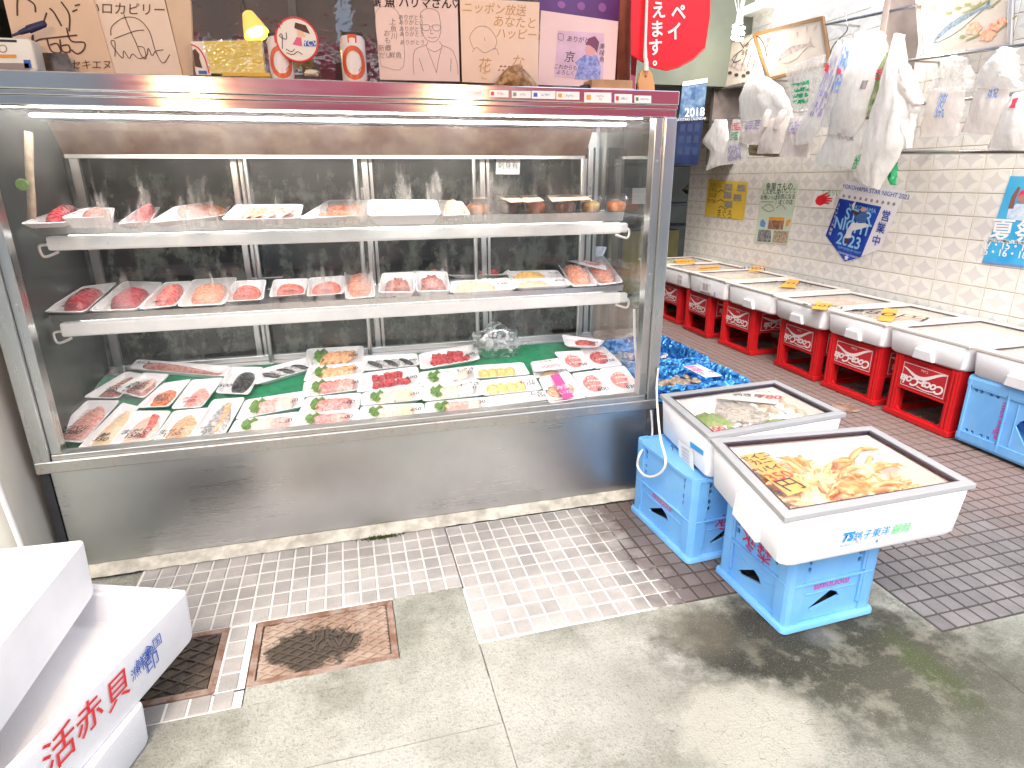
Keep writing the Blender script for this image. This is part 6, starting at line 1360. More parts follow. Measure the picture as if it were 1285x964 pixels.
# ---- crabs
m_leg = M('crab_leg', (.84, .25, .07), .35, var=0, col2=(.86, .56, .28), scale=34); m_legp = M('crab_leg_pale', (.86, .74, .50), .35, var=0, col2=(.84, .44, .18), scale=34); m_belly = M('crab_belly', (.84, .76, .56), .35, var=0, col2=(.72, .52, .30), scale=50, bump=.4, bs=120)
m_shello = M('crab_shell', (.84, .17, .03), .35, var=0, col2=(.88, .42, .16), scale=40, bump=.5, bs=140)
m_tip = M('crab_tip', (.20, .07, .05), .4)
def crab(rn, up=False):
    root = empty('crab', (0, 0, 0), 'x', 'crab', 'crabs heaped in the front foam box')
    mb = MB(); rings = []
    for j in range(6):
        ph = -.5+(math.pi/2+.5)*j/5; rings.append([V((.050*math.cos(ph)*math.cos(a)*(1+.10*math.cos(3*a)), .046*math.cos(ph)*math.sin(a)*(1+.06*math.cos(5*a)), .019*math.sin(ph)+.012)) for a in (2*math.pi*k/16 for k in range(16))])
    mb.loops(rings, True, True); mb.build('shell' if up else 'belly', m_shello if up else m_belly, root, local=True, smooth=60)
    if not up:
        mb = MB()
        for k in range(5): mb.tube([(-.024+.004*k, -.028+.012*k, .0295-.002*abs(k-2)), (.024-.004*k, -.028+.012*k, .0295-.002*abs(k-2))], .0045, 5)
        mb.build('apron', m_belly, root, local=True, smooth=60)
    ml = m_leg if up else (m_legp if rn.random() < .6 else m_leg)
    for s in (-1, 1):
        for k in range(4):
            a = (-.75+.5*k)+rn.uniform(-.15, .15); d = V((s*math.cos(a), math.sin(a), 0)); L_ = rn.uniform(.85, 1.1)*(.082-.008*abs(k-1))
            b = V((d.x*.043, d.y*.040, .012)); kn = b + d*L_*.52 + V((0, 0, rn.uniform(.006, .024))); bend = rn.uniform(-1.0, 1.0)
            d2_ = Matrix.Rotation(bend, 3, 'Z') @ d; e = kn + d2_*L_*.42 + V((0, 0, rn.uniform(-.016, .008))); t_ = e + (Matrix.Rotation(bend*.5, 3, 'Z') @ d2_)*L_*.24 + V((0, 0, -.008))
            mb = MB(); mb.tube([b, b+(kn-b)*.5, kn], [.0066, .0076, .0056], 6); mb.tube([kn, kn+(e-kn)*.5, e], [.0056, .006, .0044], 6); mb.tube([e, t_], [.0034, .0008], 6); mb.build('leg', ml, root, local=True, smooth=60)
        b = V((s*.028, .026, .012)); m_ = b+V((s*.028, .026, .01)); e = m_+V((s*-.006, .030, .002)); c2 = e+V((s*-.008, .03, 0))
        mb = MB(); mb.tube([b, m_, e], [.006, .006, .0065], 6); mb.tube([e, e+(c2-e)*.5, c2], [.0075, .008, .001], 6); mb.tube([e+V((s*.006, 0, 0)), e+V((s*.004, .018, 0)), c2+V((s*.006, -.004, 0))], [.004, .004, .001], 5); mb.build('claw', m_leg, root, local=True, smooth=60)
    return root
cq = [p + (bil(r1, .5, .5)-p)*.34 + V((0, 0, -.094)) for p in r1]; fc = Frame(cq)
protos = [crab(random.Random(k)) for k in range(4)] + [crab(random.Random(9), True)]
spots = []
rn = random.Random(12)
for (u, v) in [(.16, .24), (.30, .20), (.50, .20), (.70, .22), (.88, .22), (.10, .46), (.26, .42), (.44, .38), (.60, .42), (.78, .42), (.92, .48), (.20, .68), (.36, .66), (.54, .64), (.70, .66), (.34, .86), (.52, .84), (.22, .30), (.38, .52), (.62, .30), (.48, .70), (.14, .58), (.84, .66)]:
    spots.append((u, v, (.026 if len(spots) > 16 else .0)+rn.uniform(.0, .010), rn.uniform(0, 6.28)))
used = set(); 
for k, (u, v, h, rz) in enumerate(spots):
    i = k % 4; o = protos[i] if i not in used else copy_tree(protos[i]); used.add(i)
    o['label'] = 'cream bellied boiled crab lying on its back in the heap under glass'
    o.matrix_world = basis(fc.P(u, v, h), (1, 0, 0), (0, 1, 0), (0, 0, 1)) @ Matrix.Rotation(rz, 4, 'Z') @ Matrix.Rotation(rn.uniform(-.3, .3), 4, 'X') @ Matrix.Scale(rn.uniform(1.0, 1.2), 4)
o = protos[4]; o['label'] = 'bright orange crab with its shell up at the front of the heap'; o.matrix_world = basis(fc.P(.58, .32, .034), (1, 0, 0), (0, 1, 0), (0, 0, 1)) @ Matrix.Rotation(2.8, 4, 'Z') @ Matrix.Rotation(.25, 4, 'X') @ Matrix.Scale(1.2, 4)
o = copy_tree(protos[4]); o['label'] = 'orange crab shell half buried at the front left of the heap'; o.matrix_world = basis(fc.P(.30, .22, .016), (1, 0, 0), (0, 1, 0), (0, 0, 1)) @ Matrix.Rotation(.8, 4, 'Z') @ Matrix.Rotation(-.3, 4, 'Y') @ Matrix.Scale(1.0, 4)
o = copy_tree(protos[4]); o['label'] = 'orange crab with legs reaching up at the back right of the heap'; o.matrix_world = basis(fc.P(.74, .80, .022), (1, 0, 0), (0, 1, 0), (0, 0, 1)) @ Matrix.Rotation(.3, 4, 'Z') @ Matrix.Rotation(-.9, 4, 'X') @ Matrix.Scale(1.25, 4)
q = [onZ(x, y, .4765) for x, y in ((989, 622), (1017, 613.5), (957, 567), (928, 572))]
f = Frame([q[0], q[1], q[2], q[3]]); o = empty('price_card', q[0], 'yellow orange card marked 350 lying on the crabs', 'price card'); panel(o, 'card', q, .001, M('yellow_orange_card', (.84, .46, .10), .5, var=.08))
for s, v, sz, mk in (('セイコ', .90, .038, m_ink), ('カニ', .76, .038, m_ink), ('1パイ', .58, .036, m_ink), ('350', .38, .060, m_inkred), ('円', .16, .075, m_ink)): text(s, o, f.P(.5, v, .0014), f.xd, f.yd, sz, mk, fat=.0006)
tag(MB().add([p + (p-bil(cq, .5, .5))*.30 + V((0, 0, .004)) for p in cq], [(0, 1, 2, 3)]).build('crushed_ice', M('ice_bed_white', (.82, .82, .84), .4, var=.05, bump=.8, bs=90), loc=bil(cq, .5, .5)), 'white crushed ice under the heap of crabs', 'ice', kind='stuff')

# ------------------------------------------------------------------ stack of three foam trays at the left front
def fish_tray(c, yaw, W_, L_, z0, z1, label):
    """corner c = right rear corner at rim height; yaw turns the long side"""
    dx = V((math.cos(yaw), math.sin(yaw), 0)); dy = V((-math.sin(yaw), math.cos(yaw), 0)); c = V((c[0], c[1], 0))
    r_ = [c - dx*W_ - dy*L_, c - dy*L_, c, c - dx*W_]; ctr = bil(r_, .5, .5)
    root = empty('foam_tray', ctr+V((0, 0, z0)), label, 'foam tray', 'foam trays stacked at the left'); h = z1-z0; pts = rsq(.035, 4)
    def ring(s, z, ins=0): return [ctr + dx*(a*(W_/2-ins)*s) + dy*(b*(L_/2-ins)*s) + V((0, 0, z)) for a, b in pts]
    mb = MB(); mb.loops([ring(.97, z0), ring(.985, z0+.01), ring(1, z1-.006), ring(.995, z1), ring(1, z1, .022), ring(1, z1-.008, .025), ring(1, z1-.010, .034), ring(.97, z1-h*.55, .045), ring(.96, z1-h*.60, .055)], True, True)
    mb.build('tray', m_foam, root, smooth=35); return root, r_, dx, dy
t1, _, _, _ = fish_tray((-.558, 1.352), rad(-19), .40, .58, .003, .115, 'white foam tray at the bottom of the stack at the left')
t2, rr, dx, dy = fish_tray((-.482, 1.566), rad(-21.5), .42, .66, .117, .262, 'white foam tray with red brush characters in the middle of the stack')
t3, _, _, _ = fish_tray((-.716, 1.632), rad(-3), .42, .66, .264, .418, 'plain white foam tray on top of the stack at the left')
def rside(px, py): n = dx; p = onP(px, py, n, n.dot(rr[2])-.002); return p + dx*.004
for s, px, py, mk, sz in (('貝', 146, 868, m_inkred, .078), ('赤', 110, 902, m_inkred, .078), ('活', 72, 944, m_inkred, .085)): text(s, t2, rside(px, py), dy, (0, 0, 1), sz, mk, fat=.0004, shear=.1)
for s, px, py, sz in (('全国', 190, 812, .034), ('鮮魚', 181, 826, .034), ('漁協', 175, 838, .034), ('印', 190, 832, .05)): text(s, t2, rside(px, py), dy, (0, 0, 1), sz, m_inkblue)
# ------------------------------------------------------------------ right wall: rails, bags, framed prints, posters
XR = 3.36
m_rail = steel('rail_steel', (.50, .48, .46), .22); m_bracket = M('bracket_paint', (.20, .165, .15), .5, var=.3, scale=10)
def wx(px, py, X=XR): return onX(px, py, X)
# bracket boards
for q, lab in ((((884, 215), (905, 52), (886, 52), (880, 215)), 'dark painted wall bracket at the far end of the rails'), (((1068, 190), (1135, -8), (1110, -8), (1060, 190)), 'dark painted wall bracket behind the long hanging bags')):
    a = wx(*q[0]); b = wx(*q[1]); ym = (a.y+b.y)/2
    o = MB().box(XR-.01, ym-.025, 1.42, XW-.002, ym+.025, 2.62).build('wall_bracket', m_bracket, loc=(XW, ym, 1.42), bevel=.003); tag(o, lab, 'bracket', 'painted brackets carrying the rails')
rails = [((884, 154), (1060, 133), 'thin rail carrying the bags at the far end'), ((893, 115), (965, 100), 'short ledge rail under the small framed print'), ((1036, 31), (1150, 7), 'upper rail above the long hanging bags'), ((1120, 191.5), (1295, 190.5), 'thick lower rail below the folded bags'),
         ((1150, 131), (1295, 116), 'rail crossing in front of the folded bags'), ((1130, 77), (1295, 55), 'rail under the mackerel picture')]
for k, (a, b, lab) in enumerate(rails):
    A, B = wx(*a), wx(*b); o = empty('towel_rail', A, 'steel '+lab, 'rail'); r_ = .012 if 'thick' in lab else .009
    MB().tube([A, B], r_, 10).build('rail', m_rail, o, smooth=60)
    for t_ in (.04, .96):
        p = A+(B-A)*t_; MB().tube([p, V((XW-.001, p.y, p.z))], .007, 8).build('stand_off', m_rail, o, smooth=60)
# framed fish prints
def framed(px, label, fm, inner, lean=.06, w=.018, X=3.42):
    q = [onP(x, y, (1, 0, -lean), X-lean*2.2) for x, y in px]; f = Frame(q); o = empty('framed_print', (q[0]+q[1])/2, label, 'framed print')
    a, b = w/f.w, w/f.l
    panel(o, 'backing', [f.P(u, v, 0) for u, v in ((.01, .01), (.99, .01), (.99, .99), (.01, .99))], .012, m_dark, lift=-.002)
    panel(o, 'print', [f.P(u, v, .001) for u, v in ((a*.8, b*.8), (1-a*.8, b*.8), (1-a*.8, 1-b*.8), (a*.8, 1-b*.8))], .002, inner)
    for s in (((0, 0), (1, 0), (1, b), (0, b)), ((0, 1-b), (1, 1-b), (1, 1), (0, 1)), ((0, b), (a, b), (a, 1-b), (0, 1-b)), ((1-a, b), (1, b), (1, 1-b), (1-a, 1-b))):
        mb = MB(); mb.hexa([f.P(u, v, -.004) for u, v in s]+[f.P(u, v, .012) for u, v in s]); mb.build('frame_bar', fm, o, bevel=.002)
    return o, f
m_gold = M('gold_brown_frame', (.22, .11, .03), .4, var=.2); m_print = M('aged_print', (.45, .38, .31), .6, var=.08); m_alu = M('silver_frame', (.55, .52, .50), .3, metal=.7)
m_wash = M('grey_wash', (.22, .17, .15), .7, var=.5, scale=40, col2=(.42, .34, .30)); m_washd = M('dark_wash', (.05, .04, .04), .7, var=.4)
def fishshape(o, f, cx, cy, L_, H_, ang, mat, belly=None, tail=.16):
    ca, sa = math.cos(ang), math.sin(ang)
    def W2(x, y): return f.P(cx + (x*ca - y*sa)/f.w, cy + (x*sa + y*ca)/f.l, .003)
    top = [(-L_/2, 0), (-L_*.38, H_*.30), (-L_*.18, H_*.48), (L_*.05, H_*.45), (L_*.25, H_*.26), (L_*.40, H_*.10), (L_/2, H_*.42)]; bot = [(L_*.46, 0), (L_/2, -H_*.36), (L_*.38, -H_*.08), (L_*.22, -H_*.24), (0, -H_*.46), (-L_*.22, -H_*.44), (-L_*.40, -H_*.24)]
    poly(o, 'painted_fish', [W2(*p) for p in reversed(top+bot)], f.n, .0006, mat)
    if belly:
        bl = [(-L_*.44, -.02*H_), (-L_*.2, .02*H_), (L_*.2, -.02*H_), (L_*.34, -H_*.02), (L_*.22, -H_*.20), (0, -H_*.42), (-L_*.22, -H_*.40), (-L_*.40, -H_*.22)]
        poly(o, 'painted_belly', [W2(p[0], p[1])+f.n*.0006 for p in reversed(bl)], f.n, .0004, belly)
    poly(o, 'painted_eye', [W2(-L_*.38+.006*math.cos(t), H_*.08+.006*math.sin(t))+f.n*.001 for t in (2*math.pi*k/8 for k in range(8))], f.n, .0004, m_washd)
o, f = framed(((903, 112), (961, 98), (945, 43), (887, 61)), 'small white framed print of a spiny lobster', m_alu, m_print, w=.012)
ink(o, f, [[(.42, .60), (.30, .78), (.40, .95)], [(.44, .62), (.62, .74), (.80, .60), (.92, .36)], [(.40, .58), (.22, .50), (.26, .40), (.40, .42)], [(.30, .52), (.2, .34)], [(.5, .5), (.44, .30)], [(.6, .46), (.56, .28)], [(.7, .42), (.68, .24)]], .009, m_washd, lift=.004)
poly(o, 'painted_lobster', [f.P(u, v, .0035) for u, v in ((.34, .50), (.52, .30), (.78, .22), (.86, .30), (.74, .38), (.56, .52), (.44, .62))], f.n, .0006, m_wash)
for u, v in ((.34, .30), (.46, .22), (.60, .16), (.70, .20)): poly(o, 'ink_blot', [f.P(u+.045*math.cos(t), v+.04*math.sin(t), .0042) for t in (2*math.pi*k/8 for k in range(8))], f.n, .0004, m_washd)
text('伊勢\n海老', o, f.P(.78, .72, .004), f.xd, f.yd, .05, m_inkbrown)
o, f = framed(((965, 102), (1044, 82), (1034, 20), (945.5, 42)), 'brown framed print of a grey sea bass', m_gold, m_print, w=.03)
fishshape(o, f, .52, .42, .52*f.w*1.15, .30*f.l, rad(12), m_wash, m_print)
text('鱸\n魚', o, f.P(.17, .72, .004), f.xd, f.yd, .05, m_inkbrown)
ink(o, f, [[(.34, .60), (.32, .70)], [(.46, .64), (.46, .74)], [(.56, .64), (.60, .72)]], .008, m_wash, lift=.004)
o, f = framed(((1156, 76), (1270, 60), (1274, -22), (1149, -14)), 'silver framed print of a blue mackerel with red flowers', m_alu, m_print, w=.024)
m_mack = M('mackerel_blue', (.05, .09, .14), .6, col2=(.16, .24, .28), scale=60); m_flow = M('flower_red', (.70, .16, .08), .6, col2=(.75, .40, .26), scale=60); m_stem = M('stem_green', (.25, .27, .10), .7)
fishshape(o, f, .48, .46, .72*f.w, .19*f.l, rad(26), m_mack, m_print)
for u, v, s in ((.62, .36, .08), (.76, .24, .08), (.84, .36, .06), (.90, .42, .05)): poly(o, 'painted_flower', [f.P(u+s*math.cos(t)*(1+.15*math.cos(5*t)), v+1.15*s*math.sin(t)*(1+.15*math.cos(5*t)), .0045) for t in (2*math.pi*k/20 for k in range(20))], f.n, .0005, m_flow)
ink(o, f, [[(.30, .60), (.44, .66), (.54, .74)], [(.42, .66), (.46, .72)], [(.56, .62), (.66, .74)], [(.70, .30), (.86, .50)], [(.44, .24), (.56, .30)]], .010, m_stem, lift=.004)
for u, v in ((.36, .62), (.46, .68), (.56, .72), (.62, .68), (.50, .26)): poly(o, 'painted_leaf', [f.P(u+.035*math.cos(t), v+.025*math.sin(t), .0048) for t in (2*math.pi*k/8 for k in range(8))], f.n, .0004, m_stem)
poly(o, 'red_seal', [f.P(u, v, .0045) for u, v in ((.15, .66), (.22, .66), (.22, .74), (.15, .74))], f.n, .0004, m_flow)
# lamps
m_cfl = M('lit_tube', (1, 1, 1), .3, var=0, emit=(1, .93, .82), es=8)
def spiral(c, label, s=1.0, power=10):
    o = empty('spiral_lamp', c, label, 'lamp', 'lit spiral lamps hanging by the tiled wall'); c = V(c)
    mb = MB(); mb.tube([c+V((.035*s*math.cos(t)*(1-.02*t/6), .035*s*math.sin(t), .012*s*t/2.2-.02*s)) for t in (k*.35 for k in range(44))], .010*s, 8); mb.build('tube', m_cfl, o, smooth=70)
    MB().lathe([(0, 0), (.026*s, 0), (.022*s, .06*s), (.014*s, .075*s), (0, .075*s)], c+V((0, 0, .075*s)), 14).build('base', m_white, o, smooth=40)
    MB().tube(smooth_path([c+V((0, 0, .15*s)), c+V((.02, .01, .3)), c+V((0, .02, .9))]), .005, 6).build('cord', m_white, o)
    for k in range(4): MB().tube([c+V((.01*k-.015, .01, .14*s)), c+V((.03*k-.045, .02, .22*s))], .004, 5).build('cord_tie', m_white, o)
    L = bpy.data.lights.new('lamp_light', 'POINT'); L.energy = power*.35; L.color = (1, .92, .83); L.shadow_soft_size = .05
    lo = bpy.data.objects.new('lamp_light', L); COL.objects.link(lo); lo.location = c+V((-.02, 0, -.07))
spiral(onX(926, 45, 3.2), 'lit white spiral lamp in front of the lobster print', 1.15)
spiral(onX(1101, 0, 3.15), 'lit white spiral lamp at the top beside the dark bracket', 1.1)
# bags hanging on the rails
def bagmat(name, tint, a=.55, rough=.25):
    t = NT(name); p = t.pos(); w = t.noise(p, 22, 5, .6, (1, 1, .5))
    d = t.bsdf(Base_Color=tint, Roughness=rough); tl = t.n('BsdfTranslucent', Color=tint); m0 = t.n('MixShader', Fac=.45); t.t.links.new(d.outputs[0], m0.inputs[1]); t.t.links.new(tl.outputs[0], m0.inputs[2])
    t.set(d, 'Normal', t.bump(w, .35, .02))
    tr = t.n('BsdfTransparent'); m1 = t.n('MixShader', Fac=t.ramp(w, .3, .7, max(0, a-.12), min(1, a+.12))); t.t.links.new(tr.outputs[0], m1.inputs[1]); t.t.links.new(m0.outputs[0], m1.inputs[2]); return t.end(m1.outputs[0])
m_bagw = bagmat('white_bag', (.88, .86, .83), .88); m_bagp = bagmat('pinkish_bag', (.88, .83, .79), .86); m_bagm = bagmat('milky_bag', (.86, .85, .82), .66); m_bagc = bagmat('clear_bag', (.86, .85, .82), .32, .12)
m_pgrn = M('green_print', (.02, .36, .13), .4); m_ppur = M('purple_print2', (.34, .30, .50), .5); m_pbl = M('blue_print', (.16, .30, .62), .4); m_prd = M('red_print', (.75, .05, .10), .4)
def bag(label, outline, X=3.30, th=.03, mat=None, seed=1, folds=1.0, n=14, m=18, prints=(), name='plastic_bag', cat='plastic bag', frill=.0):
    """outline = left edge and right edge as pixel lists from top to bottom"""
    L_, R_ = outline; mb = MB()
    def lerp(P_, t): 
        t *= len(P_)-1; i = min(int(t), len(P_)-2); s = t-i; return (P_[i][0]*(1-s)+P_[i+1][0]*s, P_[i][1]*(1-s)+P_[i+1][1]*s)
    def pt(u, v, side):
        a, b = lerp(L_, v), lerp(R_, v); x, y = a[0]*(1-u)+b[0]*u, a[1]*(1-u)+b[1]*u; p = onX(x, y, X)
        e = math.sin(math.pi*u)**.6; k = th*e*(.35+.65*math.sin(math.pi*min(1, v*.9+.1)))
        w = noise.noise(V((u*6+seed*3, v*2.2, seed)))*.015*folds + noise.noise(V((u*16+seed, v*5, seed*2)))*.006*folds
        jit = V((0, noise.noise(V((v*9, u*9, seed)))*.010*folds, noise.noise(V((u*11, seed, v*9)))*.012*folds*(.3+frill*v)))
        return p + V((-side*(k+abs(w)*.4) + (w*.55), 0, 0)) + jit
    g = lambda side: [pt(i/n, j/m, side) for j in range(m+1) for i in range(n+1)]
    A, B = g(1), g(-.4); vs = A+B; N = len(A); fs = []
    for j in range(m):
        for i in range(n):
            a = j*(n+1)+i; fs += [(a, a+1, a+n+2, a+n+1), (N+a+n+1, N+a+n+2, N+a+1, N+a)]
    ed = [i for i in range(n+1)] + [j*(n+1)+n for j in range(1, m+1)] + [m*(n+1)+i for i in range(n-1, -1, -1)] + [j*(n+1) for j in range(m-1, 0, -1)]
    for k in range(len(ed)): a, b = ed[k], ed[(k+1) % len(ed)]; fs.append((a, N+a, N+b, b))
    mb.add(vs, fs); c = pt(.5, 0, 0); o = mb.build(name, mat or m_bagw, smooth=75, loc=c); tag(o, label, cat)
    for (u0, v0, u1, v1, mt, kind) in prints:
        nu, nv = 14, 12; pm = MB()
        pm.grid(lambda a, b: pt(u0+(u1-u0)*a, v0+(v1-v0)*b, 1)+V((-.004, 0, 0)), nu, nv)
        if kind == 'bars': pm.f = [f_ for q, f_ in enumerate(pm.f) if (q//nu) % 3 != 0 and noise.noise(V((q % nu*.9, q//nu*1.3, seed))) > -.1]
        if kind == 'spots': pm.f = [f_ for q, f_ in enumerate(pm.f) if noise.noise(V((q % nu*.8, q//nu*.8, seed))) > .0]
        pm.build('bag_print', mt, o, fix=False)
    return o
bag('white plastic gloves or bag hanging by one corner at the far end of the rail', ([(897, 150), (889, 165), (880, 178), (892, 190), (886, 214)], [(912, 150), (914, 165), (915, 178), (912, 192), (905, 207)]), 3.30, .03, m_bagw, 1)
bag('narrow folded bag with red and green stripe beside the far white bag', ([(920, 150), (914, 175), (908, 195), (903, 208)], [(933, 150), (936, 175), (939, 192), (938, 202)]), 3.29, .02, m_bagm, 2, prints=((.2, .05, .8, .18, m_prd, 'bars'), (.25, .2, .7, .35, m_pgrn, 'bars'), (.25, .45, .8, .9, m_ppur, 'spots')))
bag('crumpled clear bag puffed over the rail above the bundled bags', ([(950, 94), (935, 105), (927, 125), (930, 152)], [(962, 96), (980, 108), (992, 126), (996, 148)]), 3.27, .07, m_bagm, 3, 2.0)
bag('short bundle of white bags with purple print hung on the rail', ([(931, 152), (930, 165), (926, 180)], [(964, 148), (960, 165), (953, 182)]), 3.27, .025, m_bagp, 4, prints=((.25, .0, .8, .4, m_ppur, 'bars'),))
bag('white T-shirt bag with two upright handles on the rail', ([(964, 150), (958, 165), (953, 178), (950, 193)], [(993, 146), (990, 160), (984, 178), (979, 193)]), 3.25, .03, m_bagp, 5)
for a, b in (((966, 138), (960, 158)), ((985, 139), (975, 160))):
    c = bpy.context.scene.objects.get('plastic_bag.004'); A, B = onX(*a, 3.23), onX(*b, 3.23); MB().tube(smooth_path([A, A+(B-A)*.5+V((-.01, 0, 0)), B]), [.020, .024, .027, .03, .03, .03, .03, .03, .03, .03, .03, .03, .03], 8).build('handle', m_bagp, c, smooth=70)
bag('thin tan wad of bags tucked below the bundled bags', ([(940, 182), (938, 190), (941, 195)], [(984, 181), (982, 190), (978, 197)]), 3.33, .02, m_sack, 6, 1.5)
bag('pinkish bag with purple lettering between T-shirt bag and long sleeves', ([(992, 148), (985, 170), (978, 196)], [(1018, 144), (1020, 170), (1016, 198)]), 3.25, .03, m_bagp, 7, prints=((.15, .1, .75, .45, m_ppur, 'bars'),))
bag('clear bag with green lettering hung behind the purple sleeves', ([(985, 86), (990, 108), (994, 142)], [(1037, 68), (1030, 100), (1022, 140)]), 3.30, .03, m_bagc, 8, 1.4, prints=((.15, .45, .75, .85, m_pgrn, 'bars'),))
bag('pale lilac sleeve of bags with a red mark, left of two', ([(1052, 50), (1038, 80), (1018, 130), (1000, 165), (996, 182)], [(1058, 58), (1052, 95), (1040, 135), (1028, 165), (1016, 180)]), 3.20, .03, m_bagm, 9, prints=((.3, .1, .9, .6, m_ppur, 'spots'), (.2, .22, .5, .28, m_prd, 'all')))
bag('blue printed sleeve of bags hanging from the wire hook', ([(1060, 48), (1050, 90), (1036, 135), (1030, 160)], [(1076, 50), (1068, 90), (1056, 130), (1050, 158)]), 3.19, .03, m_bagm, 10, prints=((.2, .08, .8, .55, m_pbl, 'spots'), (.2, .3, .6, .36, m_prd, 'all')))
bag('crumpled clear bag top above the large white bags', ([(1082, 38), (1068, 52), (1060, 70)], [(1108, 40), (1114, 55), (1114, 72)]), 3.22, .06, m_bagc, 11, 2.2)
bag('large white T-shirt bag with looped handle', ([(1072, 62), (1058, 95), (1044, 140), (1038, 168)], [(1112, 55), (1106, 95), (1090, 140), (1072, 172)]), 3.17, .05, m_bagw, 12, prints=((.7, .38, .85, .46, m_inkgrey, 'all'),))
bag('long translucent bag with small grey lettering hanging lowest at the middle', ([(1046, 150), (1036, 175), (1018, 208)], [(1090, 150), (1086, 180), (1070, 212)]), 3.20, .04, m_bagm, 13, prints=((.45, .12, .8, .45, m_inkgrey, 'bars'),))
bag('green and red striped wrapper wedged between the big white bags', ([(1112, 68), (1100, 100), (1086, 140)], [(1122, 62), (1112, 100), (1094, 150)]), 3.18, .03, M('wrapper_green', (.12, .22, .06), .4, col2=(.45, .42, .3), scale=20), 14, prints=((.2, .3, .8, .5, m_prd, 'bars'),))
bag('very long creased white bag tapering to a point above the pennant', ([(1126, 42), (1112, 95), (1092, 150), (1076, 195), (1068, 212), (1078, 228)], [(1134, 44), (1138, 80), (1142, 130), (1136, 180), (1118, 214), (1104, 238)]), 3.12, .06, m_bagw, 15, 1.6, 18, 26, prints=((.02, .62, .25, .80, m_pgrn, 'spots'),))
bag('side bag with a pink lining bulging over the long white bag', ([(1128, 78), (1122, 110), (1120, 140)], [(1140, 80), (1152, 105), (1160, 130)]), 3.13, .05, m_bagp, 16, 1.6)
bag('white bag corner folded to the right of the long bag', ([(1118, 118), (1120, 150), (1124, 182)], [(1160, 124), (1150, 150), (1144, 186)]), 3.14, .04, m_bagw, 17, 1.4)
bag('twisted strip of green plastic ribbon hanging at the end of the thick rail', ([(1119, 186), (1117, 205), (1118, 231)], [(1126, 186), (1125, 208), (1123, 232)]), 3.20, .03, m_pgrn, 18, 2.2, name='plastic_ribbon', cat='ribbon')
bag('folded white bags with a blue mark under a crumpled clear top, left of two', ([(1168, 112), (1160, 140), (1153, 172)], [(1212, 108), (1210, 140), (1202, 171)]), 3.27, .035, m_bagp, 19, prints=((.42, .12, .62, .62, m_pbl, 'spots'),))
bag('crumpled clear bag top over the left folded white bags', ([(1196, 70), (1178, 90), (1164, 112)], [(1212, 72), (1222, 95), (1226, 116)]), 3.25, .07, m_bagc, 20, 2.4)
bag('folded white bags with a faint blue mark, right of two', ([(1228, 108), (1218, 135), (1206, 166)], [(1268, 104), (1264, 135), (1248, 170)]), 3.27, .04, m_bagp, 21, prints=((.55, .05, .8, .3, m_pbl, 'spots'),))
bag('crumpled clear bag top over the right folded white bags', ([(1262, 58), (1240, 80), (1222, 110)], [(1273, 62), (1280, 90), (1284, 112)]), 3.25, .07, m_bagm, 22, 2.4)
bag('white folded bag with a red dot at the right edge of the photo', ([(1272, 118), (1256, 150), (1239, 186)], [(1300, 112), (1300, 150), (1298, 190)]), 3.26, .05, m_bagw, 23, prints=((.35, .12, .6, .3, m_prd, 'all'),))
mb = MB(); h = onX(1063, 22, 3.34)
mb.tube(smooth_path([h+V((-.02, 0, .03)), h+V((-.03, -.03, -.02)), h+V((-.03, -.05, -.09)), h+V((-.05, .03, -.16)), h+V((-.06, .04, -.24))]), .004, 6); tag(mb.build('wire_hook', m_rail, smooth=60, loc=h), 'bent wire hook on the upper rail holding the sleeves of bags', 'hook')
# posters stuck on the tiles
XP = XW-.004
def poster(px, label, cat, mat, X=XP, name='poster', t=.0008):
    q = [onX(x, y, X) for x, y in px]; o = empty(name, q[0], label, cat); panel(o, 'sheet', q, t, mat); return o, Frame(q)
def fill(o, f, pts, mat, lift=.001, name='printed_shape'): return poly(o, name, [f.P(u, v, lift) for u, v in pts], f.n, .0003, mat)
o, f = poster(((884, 271), (933, 276), (939, 229), (889, 225.5)), 'yellow handwritten poster with small grey pictures', 'poster', M('yellow_sheet', (.78, .56, .07), .6, var=.08))
for u, v in ((.55, .84), (.86, .84), (.55, .62), (.80, .58), (.60, .38)): fill(o, f, ((u-.10, v-.09), (u+.10, v-.09), (u+.09, v+.09), (u-.10, v+.09)), M('grey_print', (.42, .38, .30), .6, col2=(.25, .22, .18), scale=60))
ink(o, f, [[(.30, .70), (.40, .76), (.50, .70)], [(.30, .44), (.40, .50), (.50, .44)], [(.36, .28), (.44, .32), (.54, .26), (.62, .34)]], .010, M('olive_ink', (.30, .24, .06), .6))
text('まぐろ', o, f.P(.52, .10, .0012), f.xd, f.yd, .09, m_inkbrown); text('魚屋さん', o, f.P(.22, .86, .0012), f.xd, f.yd, .05, M('olive_ink2', (.36, .30, .08), .6))
for s, v in (('いわし', .74), ('さんま', .58), ('かつお', .42)): text(s, o, f.P(.16, v, .0012), f.xd, f.yd, .05, m_inkbrown)
o, f = poster(((946, 304), (988, 307), (1002, 230), (957, 229)), 'pale green handwritten poster with photographs at its foot', 'poster', M('green_sheet', (.56, .66, .52), .6, var=.06))
text('魚屋さんの', o, f.P(.5, .93, .0012), f.xd, f.yd, .07, m_ink); text('しんせんな\nお魚いっぱい', o, f.P(.30, .80, .0012), f.xd, f.yd, .045, m_ink); text('おいしくて\n元気になる\nぼくの店', o, f.P(.74, .78, .0012), f.xd, f.yd, .045, m_ink)
ink(o, f, [[(.14, .60), (.34, .66), (.5, .58), (.34, .54), (.14, .60)], [(.56, .60), (.7, .66), (.84, .58)], [(.1, .70), (.46, .70)], [(.54, .66), (.54, .84)]], .006, m_inkgrey)
